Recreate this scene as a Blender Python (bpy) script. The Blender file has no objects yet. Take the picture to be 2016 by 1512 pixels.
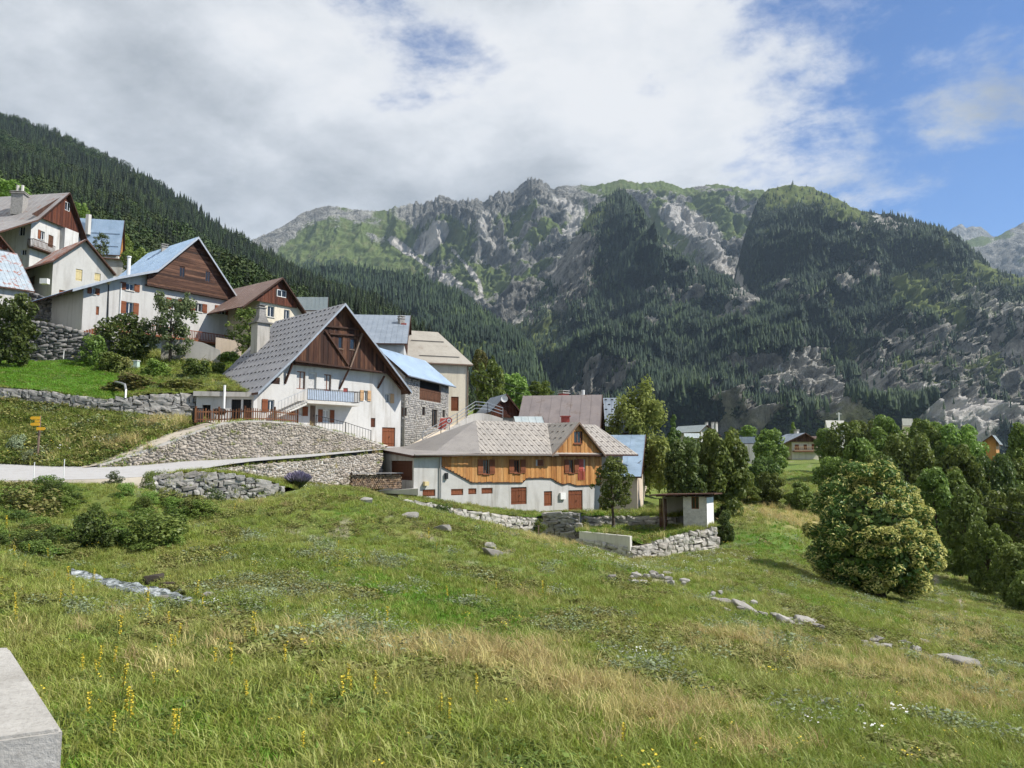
import bpy, bmesh, math, random
import numpy as np
from mathutils import Vector, Matrix

R = math.radians
rng = np.random.default_rng(7)
random.seed(7)
scene = bpy.context.scene
COL = scene.collection

# ---------------------------------------------------------------- camera
FPX, CX, CY = 1514.0, 1008.0, 756.0            # focal length and centre in photograph pixels
PITCH = math.atan(149 / FPX)
SP, CP = math.sin(PITCH), math.cos(PITCH)
cam_data = bpy.data.cameras.new('camera')
cam_data.sensor_width = 36.0
cam_data.lens = 36.0 * FPX / 2016
cam_data.clip_start = 0.1
cam_data.clip_end = 40000
cam = bpy.data.objects.new('camera', cam_data)
cam.rotation_euler = (math.pi / 2 + PITCH, 0, 0)
COL.objects.link(cam)
scene.camera = cam

# ---------------------------------------------------------------- sky, sun, exposure
SUN_AZ, SUN_EL = R(99), R(46)
world = bpy.data.worlds.new('World')
scene.world = world
world.use_nodes = True
wn, wl = world.node_tree.nodes, world.node_tree.links
wn.clear()

def N(nodes, kind, **kw):
    n = nodes.new(kind)
    for k, v in kw.items():
        if k == 'inp':
            for i, val in v.items():
                n.inputs[i].default_value = val
        else:
            setattr(n, k, v)
    return n

def build_sky():
    out = N(wn, 'ShaderNodeOutputWorld')
    bg = N(wn, 'ShaderNodeBackground', inp={'Strength': 0.1})
    sky = N(wn, 'ShaderNodeTexSky', sky_type='NISHITA')
    sky.sun_disc = False
    sky.sun_elevation = SUN_EL
    sky.sun_rotation = SUN_AZ
    sky.altitude = 1200
    sky.air_density = 1.0
    sky.dust_density = 0.4
    sky.ozone_density = 2.0
    tc = N(wn, 'ShaderNodeTexCoord')
    sep = N(wn, 'ShaderNodeSeparateXYZ')
    wl.new(tc.outputs['Generated'], sep.inputs[0])
    # cloud layer seen in perspective: direction divided by its height
    def math_(op, a, b=None, clamp=False):
        m = N(wn, 'ShaderNodeMath', operation=op, use_clamp=clamp)
        for i, v in enumerate((a, b)):
            if v is None:
                continue
            if isinstance(v, (int, float)):
                m.inputs[i].default_value = v
            else:
                wl.new(v, m.inputs[i])
        return m.outputs[0]
    zz = math_('MAXIMUM', sep.outputs['Z'], 0.0)
    den = math_('ADD', zz, 0.30)
    cx = math_('DIVIDE', sep.outputs['X'], den)
    cy = math_('DIVIDE', sep.outputs['Y'], den)
    cmb = N(wn, 'ShaderNodeCombineXYZ')
    wl.new(cx, cmb.inputs[0]); wl.new(cy, cmb.inputs[1])
    def noise(scale, detail, rough, off, dist=0.0, stretch=(1, 1, 1)):
        mp = N(wn, 'ShaderNodeMapping')
        mp.inputs['Location'].default_value = off
        mp.inputs['Scale'].default_value = stretch
        mp.inputs['Rotation'].default_value = (0, 0, R(28))
        wl.new(cmb.outputs[0], mp.inputs[0])
        n = N(wn, 'ShaderNodeTexNoise', inp={'Scale': scale, 'Detail': detail, 'Roughness': rough, 'Distortion': dist})
        wl.new(mp.outputs[0], n.inputs['Vector'])
        return n.outputs['Fac']
    n1 = noise(1.15, 10, 0.60, (3.1, 0.4, 0), 0.1, (1, 1.1, 1))
    n2 = noise(1.5, 8, 0.56, (7.7, 4.4, 1), 0.15, (1, 1.1, 1))
    n3 = noise(3.4, 12, 0.66, (1.7, 2.4, 3), 0.2, (1, 1.15, 1))
    # more open sky towards the sunny side of the valley
    mr = N(wn, 'ShaderNodeMapRange', interpolation_type='SMOOTHSTEP', inp={1: 0.04, 2: 0.46, 3: 0.24, 4: -0.055})
    wl.new(sep.outputs['X'], mr.inputs[0])
    cov = math_('ADD', n1, mr.outputs[0])
    cov = math_('ADD', cov, math_('MULTIPLY', math_('SUBTRACT', n3, 0.5), 0.45))
    mask = N(wn, 'ShaderNodeMapRange', interpolation_type='SMOOTHSTEP', inp={1: 0.47, 2: 0.62, 3: 0.0, 4: 1.0})
    wl.new(cov, mask.inputs[0])
    # thick parts grey, thin parts white
    th = math_('ADD', math_('MULTIPLY', n2, 1.7), math_('MULTIPLY', math_('SUBTRACT', cov, 0.5), 0.42))
    th = math_('ADD', th, math_('MULTIPLY', math_('SUBTRACT', n3, 0.5), 0.6))
    th = math_('SUBTRACT', th, 0.26)
    ramp = N(wn, 'ShaderNodeValToRGB')
    e = ramp.color_ramp.elements
    e[0].position = 0.42; e[0].color = (5.45, 5.45, 5.5, 1)
    e[1].position = 0.92; e[1].color = (2.5, 2.66, 2.85, 1)
    k = e.new(0.54); k.color = (4.9, 5.0, 5.15, 1)
    k = e.new(0.68); k.color = (3.9, 4.05, 4.25, 1)
    wl.new(th, ramp.inputs[0])
    deep = N(wn, 'ShaderNodeMix', data_type='RGBA', blend_type='MULTIPLY', inp={0: 1.0})
    deep.inputs[7].default_value = (0.42, 0.64, 0.90, 1)
    wl.new(sky.outputs[0], deep.inputs[6])
    mix = N(wn, 'ShaderNodeMix', data_type='RGBA')
    wl.new(mask.outputs[0], mix.inputs[0])
    wl.new(deep.outputs[2], mix.inputs[6])
    wl.new(ramp.outputs[0], mix.inputs[7])
    wl.new(mix.outputs[2], bg.inputs['Color'])
    wl.new(bg.outputs[0], out.inputs['Surface'])
build_sky()

sun_data = bpy.data.lights.new('sun', 'SUN')
sun_data.energy = 4.5
sun_data.angle = R(0.9)
sun_data.color = (1.0, 0.95, 0.86)
sun = bpy.data.objects.new('sun', sun_data)
SUN_DIR = Vector((math.sin(SUN_AZ) * math.cos(SUN_EL), math.cos(SUN_AZ) * math.cos(SUN_EL), math.sin(SUN_EL)))
sun.rotation_euler = SUN_DIR.to_track_quat('Z', 'Y').to_euler()
sun.location = (30, -10, 60)
COL.objects.link(sun)

vs = scene.view_settings
vs.view_transform = 'Standard'
vs.look = 'None'
vs.exposure = 0.72
vs.gamma = 1.0
vs.use_curve_mapping = False
cy_ = scene.cycles
cy_.max_bounces = 5
cy_.diffuse_bounces = 2
cy_.glossy_bounces = 2
cy_.transmission_bounces = 2
cy_.transparent_max_bounces = 4
cy_.volume_bounces = 0
cy_.use_adaptive_sampling = True
cy_.adaptive_threshold = 0.02
cy_.use_denoising = True
scene.render.filter_size = 1.15
cy_.caustics_reflective = False
cy_.caustics_refractive = False

# ---------------------------------------------------------------- geometry helpers
def at(px, py, Y):
    """Point at ground distance Y that the photograph shows at pixel (px, py)."""
    u, v = (px - CX) / FPX, (CY - py) / FPX
    dy, dz = CP - v * SP, SP + v * CP
    k = Y / dy
    return Vector((u * k, Y, dz * k))

def atn(px, py, Y):
    u, v = (px - CX) / FPX, (CY - py) / FPX
    dy, dz = CP - v * SP, SP + v * CP
    k = Y / dy
    return np.stack([u * k, Y + 0 * k, dz * k], -1)

def proj(P):
    P = np.asarray(P, float)
    f = P[..., 1] * CP + P[..., 2] * SP
    w = -P[..., 1] * SP + P[..., 2] * CP
    return CX + FPX * P[..., 0] / f, CY - FPX * w / f

def _hash(ix, iy, iz, seed):
    h = (ix * 374761393 + iy * 668265263 + iz * 2147483647 + seed * 1274126177) & 0xffffffff
    h = ((h ^ (h >> 13)) * 1274126177) & 0xffffffff
    h = ((h ^ (h >> 16)) * 2246822519) & 0xffffffff
    return ((h ^ (h >> 15)) & 0xffff) / 65535.0

def vnoise(x, y, z=0.0, seed=0):
    x, y, z = np.broadcast_arrays(np.asarray(x, float), np.asarray(y, float), np.asarray(z, float))
    ix, iy, iz = np.floor(x).astype(np.int64), np.floor(y).astype(np.int64), np.floor(z).astype(np.int64)
    fx, fy, fz = x - ix, y - iy, z - iz
    fx, fy, fz = (f * f * f * (f * (f * 6 - 15) + 10) for f in (fx, fy, fz))
    r = 0
    for a in (0, 1):
        for b in (0, 1):
            for c in (0, 1):
                w = (fx if a else 1 - fx) * (fy if b else 1 - fy) * (fz if c else 1 - fz)
                r = r + w * _hash(ix + a, iy + b, iz + c, seed)
    return r

def fbm(x, y, z=0.0, seed=0, octv=4, gain=0.5, ridged=False):
    s, a, tot = 0, 1.0, 0.0
    x, y, z = np.asarray(x, float), np.asarray(y, float), np.asarray(z, float)
    for o in range(octv):
        n = vnoise(x, y, z, seed + o * 17)
        if ridged:
            n = 1 - np.abs(2 * n - 1)
        s = s + a * n
        tot += a
        a *= gain
        x, y, z = x * 2.03 + 1.7, y * 2.03 + 3.1, z * 2.03 + 5.3
    return s / tot

def sstep(a, b, x):
    t = np.clip((x - a) / (b - a), 0, 1)
    return t * t * (3 - 2 * t)

ORG = {}
def empty(name, loc):
    o = bpy.data.objects.new(name, None)
    o.location = loc
    o.empty_display_size = 0.2
    COL.objects.link(o)
    ORG[o.name] = Vector(loc)
    return o

def tag(o, label=None, cat=None, group=None, kind=None):
    if label: o['label'] = label
    if cat: o['category'] = cat
    if group: o['group'] = group
    if kind: o['kind'] = kind
    return o

def link(name, me, parent=None, loc=None):
    o = bpy.data.objects.new(name, me)
    COL.objects.link(o)
    if parent is not None:
        o.parent = parent
    if loc is not None:
        o.location = loc
    return o

def np_mesh(name, V, faces, mats=None, smooth=False, midx=None):
    """Mesh from vertex array and an (n,k) face array (or list of face arrays)."""
    me = bpy.data.meshes.new(name)
    if isinstance(faces, np.ndarray):
        faces = [faces]
    faces = [f for f in faces if len(f)]
    V = np.asarray(V, np.float32)
    me.vertices.add(len(V)); me.vertices.foreach_set('co', V.ravel())
    loops = np.concatenate([f.ravel() for f in faces]).astype(np.int32)
    tot = np.concatenate([np.full(len(f), f.shape[1]) for f in faces]).astype(np.int32)
    me.loops.add(len(loops)); me.loops.foreach_set('vertex_index', loops)
    me.polygons.add(len(tot))
    me.polygons.foreach_set('loop_start', np.concatenate([[0], np.cumsum(tot)[:-1]]).astype(np.int32))
    me.polygons.foreach_set('loop_total', tot)
    if smooth:
        me.polygons.foreach_set('use_smooth', np.ones(len(tot), bool))
    if midx is not None:
        me.polygons.foreach_set('material_index', np.asarray(midx, np.int32))
    for m in (mats or []):
        me.materials.append(m)
    me.update(calc_edges=True)
    me.validate()
    return me

class MB:
    """Collects boxes, bars, slabs and polygons; build() links them as one mesh object."""
    def __init__(self):
        self.v, self.f, self.m = [], [], []
    def poly(self, pts, m=0):
        i = len(self.v)
        self.v += [tuple(p) for p in pts]
        self.f.append(list(range(i, i + len(pts)))); self.m.append(m)
    def hexa(self, p, m=0, mtop=None):
        """8 corners: bottom 0-3 and top 4-7, same winding."""
        i = len(self.v)
        self.v += [tuple(q) for q in p]
        for k, q in enumerate(((3, 2, 1, 0), (4, 5, 6, 7), (0, 1, 5, 4), (1, 2, 6, 5), (2, 3, 7, 6), (3, 0, 4, 7))):
            self.f.append([i + j for j in q]); self.m.append(mtop if (k == 1 and mtop is not None) else m)
    def box(self, c, x, y, z, m=0):
        """centre and three half-axis vectors"""
        c, x, y, z = Vector(c), Vector(x), Vector(y), Vector(z)
        self.hexa([c - x - y - z, c + x - y - z, c + x + y - z, c - x + y - z,
                   c - x - y + z, c + x - y + z, c + x + y + z, c - x + y + z], m)
    def bar(self, p, q, w, t=None, m=0, up=(0, 0, 1)):
        p, q = Vector(p), Vector(q)
        t = t or w
        d = (q - p)
        side = d.cross(Vector(up))
        if side.length < 1e-6:
            side = Vector((1, 0, 0))
        side.normalize()
        u = side.cross(d).normalized()
        self.box((p + q) / 2, d / 2, side * w / 2, u * t / 2, m)
    def tube(self, pts, rad, n=6, m=0, cap=True):
        pts = [Vector(p) for p in pts]
        rad = rad if isinstance(rad, (list, tuple)) else [rad] * len(pts)
        i0 = len(self.v)
        for k, p in enumerate(pts):
            d = (pts[min(k + 1, len(pts) - 1)] - pts[max(k - 1, 0)]).normalized()
            a = d.cross(Vector((0, 0, 1)))
            if a.length < 0.05: a = d.cross(Vector((0, 1, 0)))
            a.normalize(); b = d.cross(a)
            for j in range(n):
                t = 2 * math.pi * j / n
                self.v.append(tuple(p + (a * math.cos(t) + b * math.sin(t)) * rad[k]))
        for k in range(len(pts) - 1):
            for j in range(n):
                a0, a1 = i0 + k * n + j, i0 + k * n + (j + 1) % n
                self.f.append([a0, a1, a1 + n, a0 + n]); self.m.append(m)
        if cap:
            self.f.append([i0 + j for j in range(n)][::-1]); self.m.append(m)
            e = i0 + (len(pts) - 1) * n
            self.f.append([e + j for j in range(n)]); self.m.append(m)
    def build(self, name, mats, parent=None, smooth=False):
        mats = mats if isinstance(mats, (list, tuple)) else [mats]
        org = Vector((0, 0, 0))
        top = parent
        while top is not None and top.parent is not None:
            top = top.parent
        if top is not None:
            org = ORG.get(top.name, org)
        me = bpy.data.meshes.new(name)
        me.from_pydata([(x - org.x, y - org.y, z - org.z) for x, y, z in self.v], [], self.f)
        for m in mats: me.materials.append(m)
        for p, mi in zip(me.polygons, self.m):
            p.material_index = mi
            p.use_smooth = smooth
        bm = bmesh.new(); bm.from_mesh(me)
        bmesh.ops.recalc_face_normals(bm, faces=bm.faces)
        bm.to_mesh(me); bm.free()
        return link(name, me, parent)

# ---------------------------------------------------------------- materials
MATS = {}
def mat(name):
    m = bpy.data.materials.new(name)
    m.use_nodes = True
    nt = m.node_tree
    nt.nodes.clear()
    out = nt.nodes.new('ShaderNodeOutputMaterial')
    bs = nt.nodes.new('ShaderNodeBsdfPrincipled')
    nt.links.new(bs.outputs[0], out.inputs[0])
    bs.inputs['Specular IOR Level'].default_value = 0.25
    MATS[name] = m
    return m, nt, bs, out

def nd(nt, kind, **kw):
    return N(nt.nodes, kind, **kw)

def tnoise(nt, vec, scale, detail=4, rough=0.55, dist=0.0):
    n = nd(nt, 'ShaderNodeTexNoise', inp={'Scale': scale, 'Detail': detail, 'Roughness': rough, 'Distortion': dist})
    if vec is not None:
        nt.links.new(vec, n.inputs['Vector'])
    return n.outputs['Fac']

def ramp(nt, fac, stops):
    r = nd(nt, 'ShaderNodeValToRGB')
    e = r.color_ramp.elements
    while len(e) < len(stops):
        e.new(0.5)
    for k, (p, c) in enumerate(stops):
        e[k].position = p
        e[k].color = tuple(c) + (1,) if len(c) == 3 else c
    nt.links.new(fac, r.inputs[0])
    return r.outputs[0]

def mixc(nt, fac, a, b, blend='MIX'):
    m = nd(nt, 'ShaderNodeMix', data_type='RGBA', blend_type=blend)
    for i, v in ((0, fac), (6, a), (7, b)):
        if isinstance(v, (int, float)):
            m.inputs[i].default_value = v
        elif isinstance(v, (tuple, list)):
            m.inputs[i].default_value = tuple(v) + (1,) if len(v) == 3 else v
        else:
            nt.links.new(v, m.inputs[i])
    return m.outputs[2]

def mth(nt, op, a, b=None, clamp=False):
    m = nd(nt, 'ShaderNodeMath', operation=op, use_clamp=clamp)
    for i, v in enumerate((a, b)):
        if v is None: continue
        if isinstance(v, (int, float)): m.inputs[i].default_value = v
        else: nt.links.new(v, m.inputs[i])
    return m.outputs[0]

def mrange(nt, v, a, b, c=0.0, d=1.0):
    m = nd(nt, 'ShaderNodeMapRange', interpolation_type='SMOOTHSTEP', inp={1: a, 2: b, 3: c, 4: d})
    nt.links.new(v, m.inputs[0])
    return m.outputs[0]

def mapping(nt, scale=(1, 1, 1), rot=(0, 0, 0), src='pos'):
    if src == 'pos':
        v = nd(nt, 'ShaderNodeNewGeometry').outputs['Position']
    else:
        v = nd(nt, 'ShaderNodeTexCoord').outputs[src]
    mp = nd(nt, 'ShaderNodeMapping')
    mp.inputs['Scale'].default_value = scale
    mp.inputs['Rotation'].default_value = rot
    nt.links.new(v, mp.inputs[0])
    return mp.outputs[0]

def bump(nt, bs, h, strength=0.4, dist=0.05):
    b = nd(nt, 'ShaderNodeBump', inp={'Strength': strength, 'Distance': dist})
    nt.links.new(h, b.inputs['Height'])
    nt.links.new(b.outputs[0], bs.inputs['Normal'])

def orand(nt):
    return nd(nt, 'ShaderNodeObjectInfo').outputs['Random']

def m_plaster(name, c, dirt=(0.25, 0.22, 0.18), amt=0.5):
    m, nt, bs, _ = mat(name)
    v = mapping(nt)
    n1 = tnoise(nt, v, 0.55, 5, 0.6)
    n2 = tnoise(nt, v, 3.5, 6, 0.65)
    vs_ = mapping(nt, (1.6, 1.6, 0.18))
    st = tnoise(nt, vs_, 1.2, 5, 0.6)
    a = mixc(nt, mrange(nt, n1, 0.42, 0.72, 0, amt), c, tuple(0.72 * x + 0.28 * y * 0.9 for x, y in zip(c, dirt)))
    a = mixc(nt, mrange(nt, st, 0.46, 0.72, 0, amt * 0.8), a, dirt)
    a = mixc(nt, mrange(nt, n2, 0.3, 0.75, 0, 0.22), a, tuple(x * 0.72 for x in c))
    nt.links.new(a, bs.inputs['Base Color'])
    bs.inputs['Roughness'].default_value = 0.92
    bump(nt, bs, tnoise(nt, v, 14, 4, 0.6), 0.35, 0.02)
    return m

def m_wood(name, cols, grain=(9, 9, 0.7), rough=0.75, wear=0.35):
    """Planks: each object takes its own tone from cols, grain along local z of the wall."""
    m, nt, bs, _ = mat(name)
    base = ramp(nt, orand(nt), [(i / (len(cols) - 1), c) for i, c in enumerate(cols)])
    v = mapping(nt, grain)
    g = tnoise(nt, v, 2.2, 6, 0.7, 0.4)
    v2 = mapping(nt, tuple(x * 0.22 for x in grain))
    g2 = tnoise(nt, v2, 1.0, 3, 0.5)
    a = mixc(nt, mrange(nt, g, 0.38, 0.66, 0, wear), base, (0.02, 0.009, 0.006), 'MIX')
    a = mixc(nt, mrange(nt, g2, 0.45, 0.8, 0, wear * 0.9), a, tuple(min(1, x * 1.25) for x in cols[-1]))
    nt.links.new(a, bs.inputs['Base Color'])
    bs.inputs['Roughness'].default_value = rough
    bump(nt, bs, g, 0.5, 0.01)
    return m

def m_metal(name, c, c2=None, rust=None, rust_amt=0.0, rough=0.45, metallic=0.35, streak=(0.5, 0.5, 0.5)):
    m, nt, bs, _ = mat(name)
    v = mapping(nt)
    n1 = tnoise(nt, v, 0.7, 5, 0.6)
    n2 = tnoise(nt, mapping(nt, streak), 3.0, 5, 0.65)
    c2 = c2 or tuple(x * 0.75 for x in c)
    a = mixc(nt, mrange(nt, n1, 0.35, 0.7), c, c2)
    a = mixc(nt, mrange(nt, n2, 0.45, 0.75, 0, 0.35), a, tuple(x * 0.6 for x in c))
    if rust:
        n3 = tnoise(nt, mapping(nt, streak), 1.3, 7, 0.7, 0.5)
        n3 = mth(nt, 'ADD', n3, mth(nt, 'MULTIPLY', mth(nt, 'SUBTRACT', n1, 0.5), 0.5))
        f = mrange(nt, n3, 0.62 - rust_amt * 0.5, 0.72 - rust_amt * 0.35)
        a = mixc(nt, f, a, rust)
        mt = mth(nt, 'MULTIPLY', mth(nt, 'SUBTRACT', 1.0, f), metallic)
        nt.links.new(mt, bs.inputs['Metallic'])
    else:
        bs.inputs['Metallic'].default_value = metallic
    nt.links.new(a, bs.inputs['Base Color'])
    nt.links.new(mrange(nt, n1, 0.2, 0.8, rough - 0.08, rough + 0.15), bs.inputs['Roughness'])
    bump(nt, bs, n1, 0.15, 0.03)
    return m

def m_plain(name, c, rough=0.7, metallic=0.0, var=0.2, scale=4.0, rnd=0.0):
    m, nt, bs, _ = mat(name)
    v = mapping(nt)
    n = tnoise(nt, v, scale, 5, 0.6)
    a = mixc(nt, mrange(nt, n, 0.3, 0.75, 0, 1), c, tuple(x * (1 - var) for x in c))
    if rnd:
        hsv = nd(nt, 'ShaderNodeHueSaturation')
        nt.links.new(mrange(nt, orand(nt), 0, 1, 1 - rnd, 1 + rnd), hsv.inputs['Value'])
        nt.links.new(a, hsv.inputs['Color'])
        a = hsv.outputs[0]
    nt.links.new(a, bs.inputs['Base Color'])
    bs.inputs['Roughness'].default_value = rough
    bs.inputs['Metallic'].default_value = metallic
    bump(nt, bs, n, 0.25, 0.02)
    return m

def m_stone(name, cols, island=False, scale=5.0, moss=0.25):
    m, nt, bs, _ = mat(name)
    rnd = nd(nt, 'ShaderNodeNewGeometry').outputs['Random Per Island'] if island else orand(nt)
    base = ramp(nt, rnd, [(i / (len(cols) - 1), c) for i, c in enumerate(cols)])
    v = mapping(nt)
    n = tnoise(nt, v, scale, 7, 0.65, 0.3)
    n2 = tnoise(nt, v, 1.1, 5, 0.6)
    a = mixc(nt, mrange(nt, n, 0.35, 0.75, 0, 0.55), base, tuple(x * 0.45 for x in cols[0]))
    a = mixc(nt, mrange(nt, n2, 0.5, 0.78, 0, moss), a, (0.07, 0.075, 0.035))
    nt.links.new(a, bs.inputs['Base Color'])
    bs.inputs['Roughness'].default_value = 0.93
    bump(nt, bs, n, 0.7, 0.05)
    return m

def m_leaf(name, cols, trans=0.25, rough=0.55, island=True, var_scale=0.5, val=0.25):
    """Foliage: tone by leaf, by plant and by a slow noise through space; some light passes through."""
    m, nt, bs, out = mat(name)
    rnd = nd(nt, 'ShaderNodeNewGeometry').outputs['Random Per Island'] if island else orand(nt)
    v = mapping(nt)
    n = tnoise(nt, v, var_scale, 4, 0.6)
    f = mth(nt, 'ADD', mth(nt, 'MULTIPLY', rnd, 0.55), mrange(nt, n, 0.3, 0.7, 0.0, 0.45))
    a = ramp(nt, f, [(i / (len(cols) - 1), c) for i, c in enumerate(cols)])
    hsv = nd(nt, 'ShaderNodeHueSaturation')
    nt.links.new(mrange(nt, orand(nt), 0, 1, 1 - val, 1 + val), hsv.inputs['Value'])
    nt.links.new(mrange(nt, orand(nt), 0, 1, 0.485, 0.515), hsv.inputs['Hue'])
    nt.links.new(a, hsv.inputs['Color'])
    nt.links.new(hsv.outputs[0], bs.inputs['Base Color'])
    bs.inputs['Roughness'].default_value = rough
    tr = nd(nt, 'ShaderNodeBsdfTranslucent')
    nt.links.new(hsv.outputs[0], tr.inputs[0])
    mx = nd(nt, 'ShaderNodeMixShader', inp={0: trans})
    nt.links.new(bs.outputs[0], mx.inputs[1]); nt.links.new(tr.outputs[0], mx.inputs[2])
    nt.links.new(mx.outputs[0], out.inputs[0])
    return m

# ---------------------------------------------------------------- ground sheet
# rows of the hillside from the camera outwards: (Y, [(px, value)]), value > 200 is the pixel row where the
# ground shows, otherwise its height relative to the eye
ROWS = [
    (3,  [(-900, -3.6), (0, -4.3), (1000, -4.4), (2016, -4.9), (2900, -5.4)]),
    (10, [(-900, -3.4), (0, 1530), (500, 1540), (1000, 1560), (1500, 1640), (2016, 1760), (2900, -7.0)]),
    (15, [(-900, -3.2), (0, 1330), (500, 1330), (1000, 1370), (1500, 1450), (2016, 1560), (2900, -8.5)]),
    (22, [(-900, -2.4), (0, 1165), (150, 1182), (370, 1195), (500, 1200), (1000, 1250), (1500, 1320), (2016, 1410), (2900, -9.5)]),
    (26, [(-900, -2.0), (0, 1118), (150, 1150), (370, 1168), (500, 1155), (1000, 1200), (1500, 1268), (2016, 1352), (2900, -10)]),
    (31, [(-900, -1.6), (0, 1066), (130, 1108), (250, 1118), (500, 1112), (1000, 1155), (1500, 1224), (2016, 1305), (2900, -10.5)]),
    (38, [(-900, -1.3), (0, 985), (150, 1010), (250, 1022), (500, 1045), (750, 1055), (1000, 1098), (1250, 1128), (1500, 1170), (1750, 1205), (2016, 1250), (2900, -11)]),
    (42.3, [(-900, -1.3), (0, 951), (250, 950), (300, 962), (340, 985), (500, 1000), (560, 992), (750, 1005), (1000, 1060), (1250, 1118), (1500, 1145), (1620, 1166), (1750, 1196), (2016, 1240), (2900, -11.5)]),
    (48, [(-900, -1.5), (0, -2.2), (300, -2.4), (500, 985), (600, 965), (700, 968), (800, 1000), (900, 1025), (1000, 1050), (1250, 1112), (1500, 1122), (1620, 1156), (1750, 1190), (2016, 1228), (2900, -12)]),
    (55, [(-900, -1.0), (0, -1.6), (300, -2.0), (500, -2.4), (600, 966), (700, 965), (800, 988), (900, 1014), (1000, 1042), (1100, 1062), (1250, 1110), (1400, 1088), (1500, 1095), (1600, 1138), (1750, 1180), (2016, 1218), (2900, -13)]),
    (65, [(-900, 8), (0, 3.0), (250, 2.0), (500, 0.0), (700, -2.6), (750, -2.9), (800, -3.7), (900, -5.0), (1000, -6.1), (1100, -7.0), (1250, -7.8), (1400, -7.4), (1500, 1058), (1620, 1102), (1750, 1158), (2016, 1198), (2900, -14)]),
    (80, [(-900, 24), (0, 8.5), (250, 7.5), (450, 6), (600, 3), (750, -1), (900, -2), (1000, -4), (1250, -6.5), (1420, 1010), (1500, 1022), (1620, 1058), (1750, 1128), (2016, 1168), (2900, -17)]),
    (100, [(-900, 40), (0, 21), (250, 16), (500, 10), (750, 4.5), (1000, 1), (1250, -3.5), (1420, 985), (1500, 990), (1620, 1000), (1750, 1060), (2016, 1080), (2900, -16)]),
    (130, [(-900, 58), (0, 34), (250, 28), (500, 19), (750, 10), (1000, 4.5), (1250, -0.5), (1420, 942), (1500, 948), (1620, 955), (1750, 995), (2016, 1005), (2900, -14)]),
    (170, [(-900, 75), (0, 47), (250, 40), (500, 30), (750, 17), (1000, 8), (1250, 3), (1420, 912), (1500, 914), (1620, 914), (1750, 945), (2016, 950), (2900, -8)]),
    (220, [(-900, 95), (0, 62), (250, 52), (500, 40), (750, 24), (1000, 12), (1250, 5), (1420, 898), (1500, 897), (1620, 895), (1750, 905), (2016, 910), (2900, -2)]),
    (400, [(-900, 130), (0, 100), (250, 85), (500, 60), (750, 30), (1000, 8), (1250, -15), (1500, -20), (2016, -25), (2900, -30)]),
    (900, [(-900, 150), (0, 100), (500, 40), (1000, -60), (1500, -80), (2900, -60)]),
    (2500, [(-900, 150), (0, 60), (1000, -60), (2900, -60)]),
]
GU = np.linspace(-1.25, 1.25, 420)
GV = np.linspace(0, 1, 340)
GY = 3 * (2500 / 3) ** (GV ** 1.25)
def build_ground_table():
    px = GU * FPX + CX
    tab, ys = [], []
    for Y, row in ROWS:
        zs = [(p, at(p, v, Y).z if v > 200 else v) for p, v in row]
        tab.append(np.interp(px, [a for a, _ in zs], [b for _, b in zs]))
        ys.append(Y)
    tab = np.array(tab)
    Z = np.empty((len(GY), len(GU)))
    for j in range(len(GU)):
        Z[:, j] = np.interp(np.log(GY), np.log(ys), tab[:, j])
    for _ in range(5):
        Zp = np.pad(Z, 1, mode='edge')
        Z = (Zp[:-2, 1:-1] + Zp[2:, 1:-1] + Zp[1:-1, :-2] + Zp[1:-1, 2:] + 4 * Zp[1:-1, 1:-1]) / 8
    X = GU[None, :] * GY[:, None]
    Yg = GY[:, None] + 0 * X
    amp = np.clip(Yg / 60, 0.35, 2.0)
    Z = Z + (fbm(X / 6, Yg / 6, 0, 3, 4) - 0.5) * 0.7 * amp + (fbm(X / 1.6, Yg / 1.6, 0, 5, 3) - 0.5) * 0.22 * np.clip(amp, 0, 1)
    return X, Yg, Z
GX2, GY2, GZ2 = build_ground_table()
GVOF = np.interp
def gz(x, y):
    x, y = np.asarray(x, float), np.asarray(y, float)
    u = np.clip((x / y - GU[0]) / (GU[1] - GU[0]), 0, len(GU) - 1.001)
    v = np.clip(np.interp(y, GY, np.arange(len(GY))), 0, len(GY) - 1.001)
    i, j = v.astype(int), u.astype(int)
    fi, fj = v - i, u - j
    return (GZ2[i, j] * (1 - fi) * (1 - fj) + GZ2[i + 1, j] * fi * (1 - fj) + GZ2[i, j + 1] * (1 - fi) * fj + GZ2[i + 1, j + 1] * fi * fj)
def ground_at(px, Y):
    x = (px - CX) / FPX * Y
    return Vector((x, Y, float(gz(x, Y))))
def on_ground(px, py, y0=6.0, y1=300.0):
    """where the view line through (px, py) first meets the ground sheet"""
    ys = y0 * (y1 / y0) ** np.linspace(0, 1, 900)
    P = atn(np.full(900, float(px)), np.full(900, float(py)), ys)
    d = P[:, 2] - gz(P[:, 0], P[:, 1])
    k = np.argmax(d < 0) if (d < 0).any() else 899
    return Vector((P[k, 0], P[k, 1], float(gz(P[k, 0], P[k, 1]))))

def blobs(px, py, lst):
    s = 0
    for (x, y, rx, ry, w) in lst:
        s = s + w * np.exp(-(((px - x) / rx) ** 2 + ((py - y) / ry) ** 2))
    return s
def pline(px, py, pts):
    """distance in photograph pixels to a polyline"""
    best = np.full(np.shape(px), 1e9)
    for (a, b), (c, d) in zip(pts[:-1], pts[1:]):
        L = (c - a) ** 2 + (d - b) ** 2
        t = np.clip(((px - a) * (c - a) + (py - b) * (d - b)) / L, 0, 1)
        best = np.minimum(best, np.hypot(px - a - t * (c - a), py - b - t * (d - b)))
    return best

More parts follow.
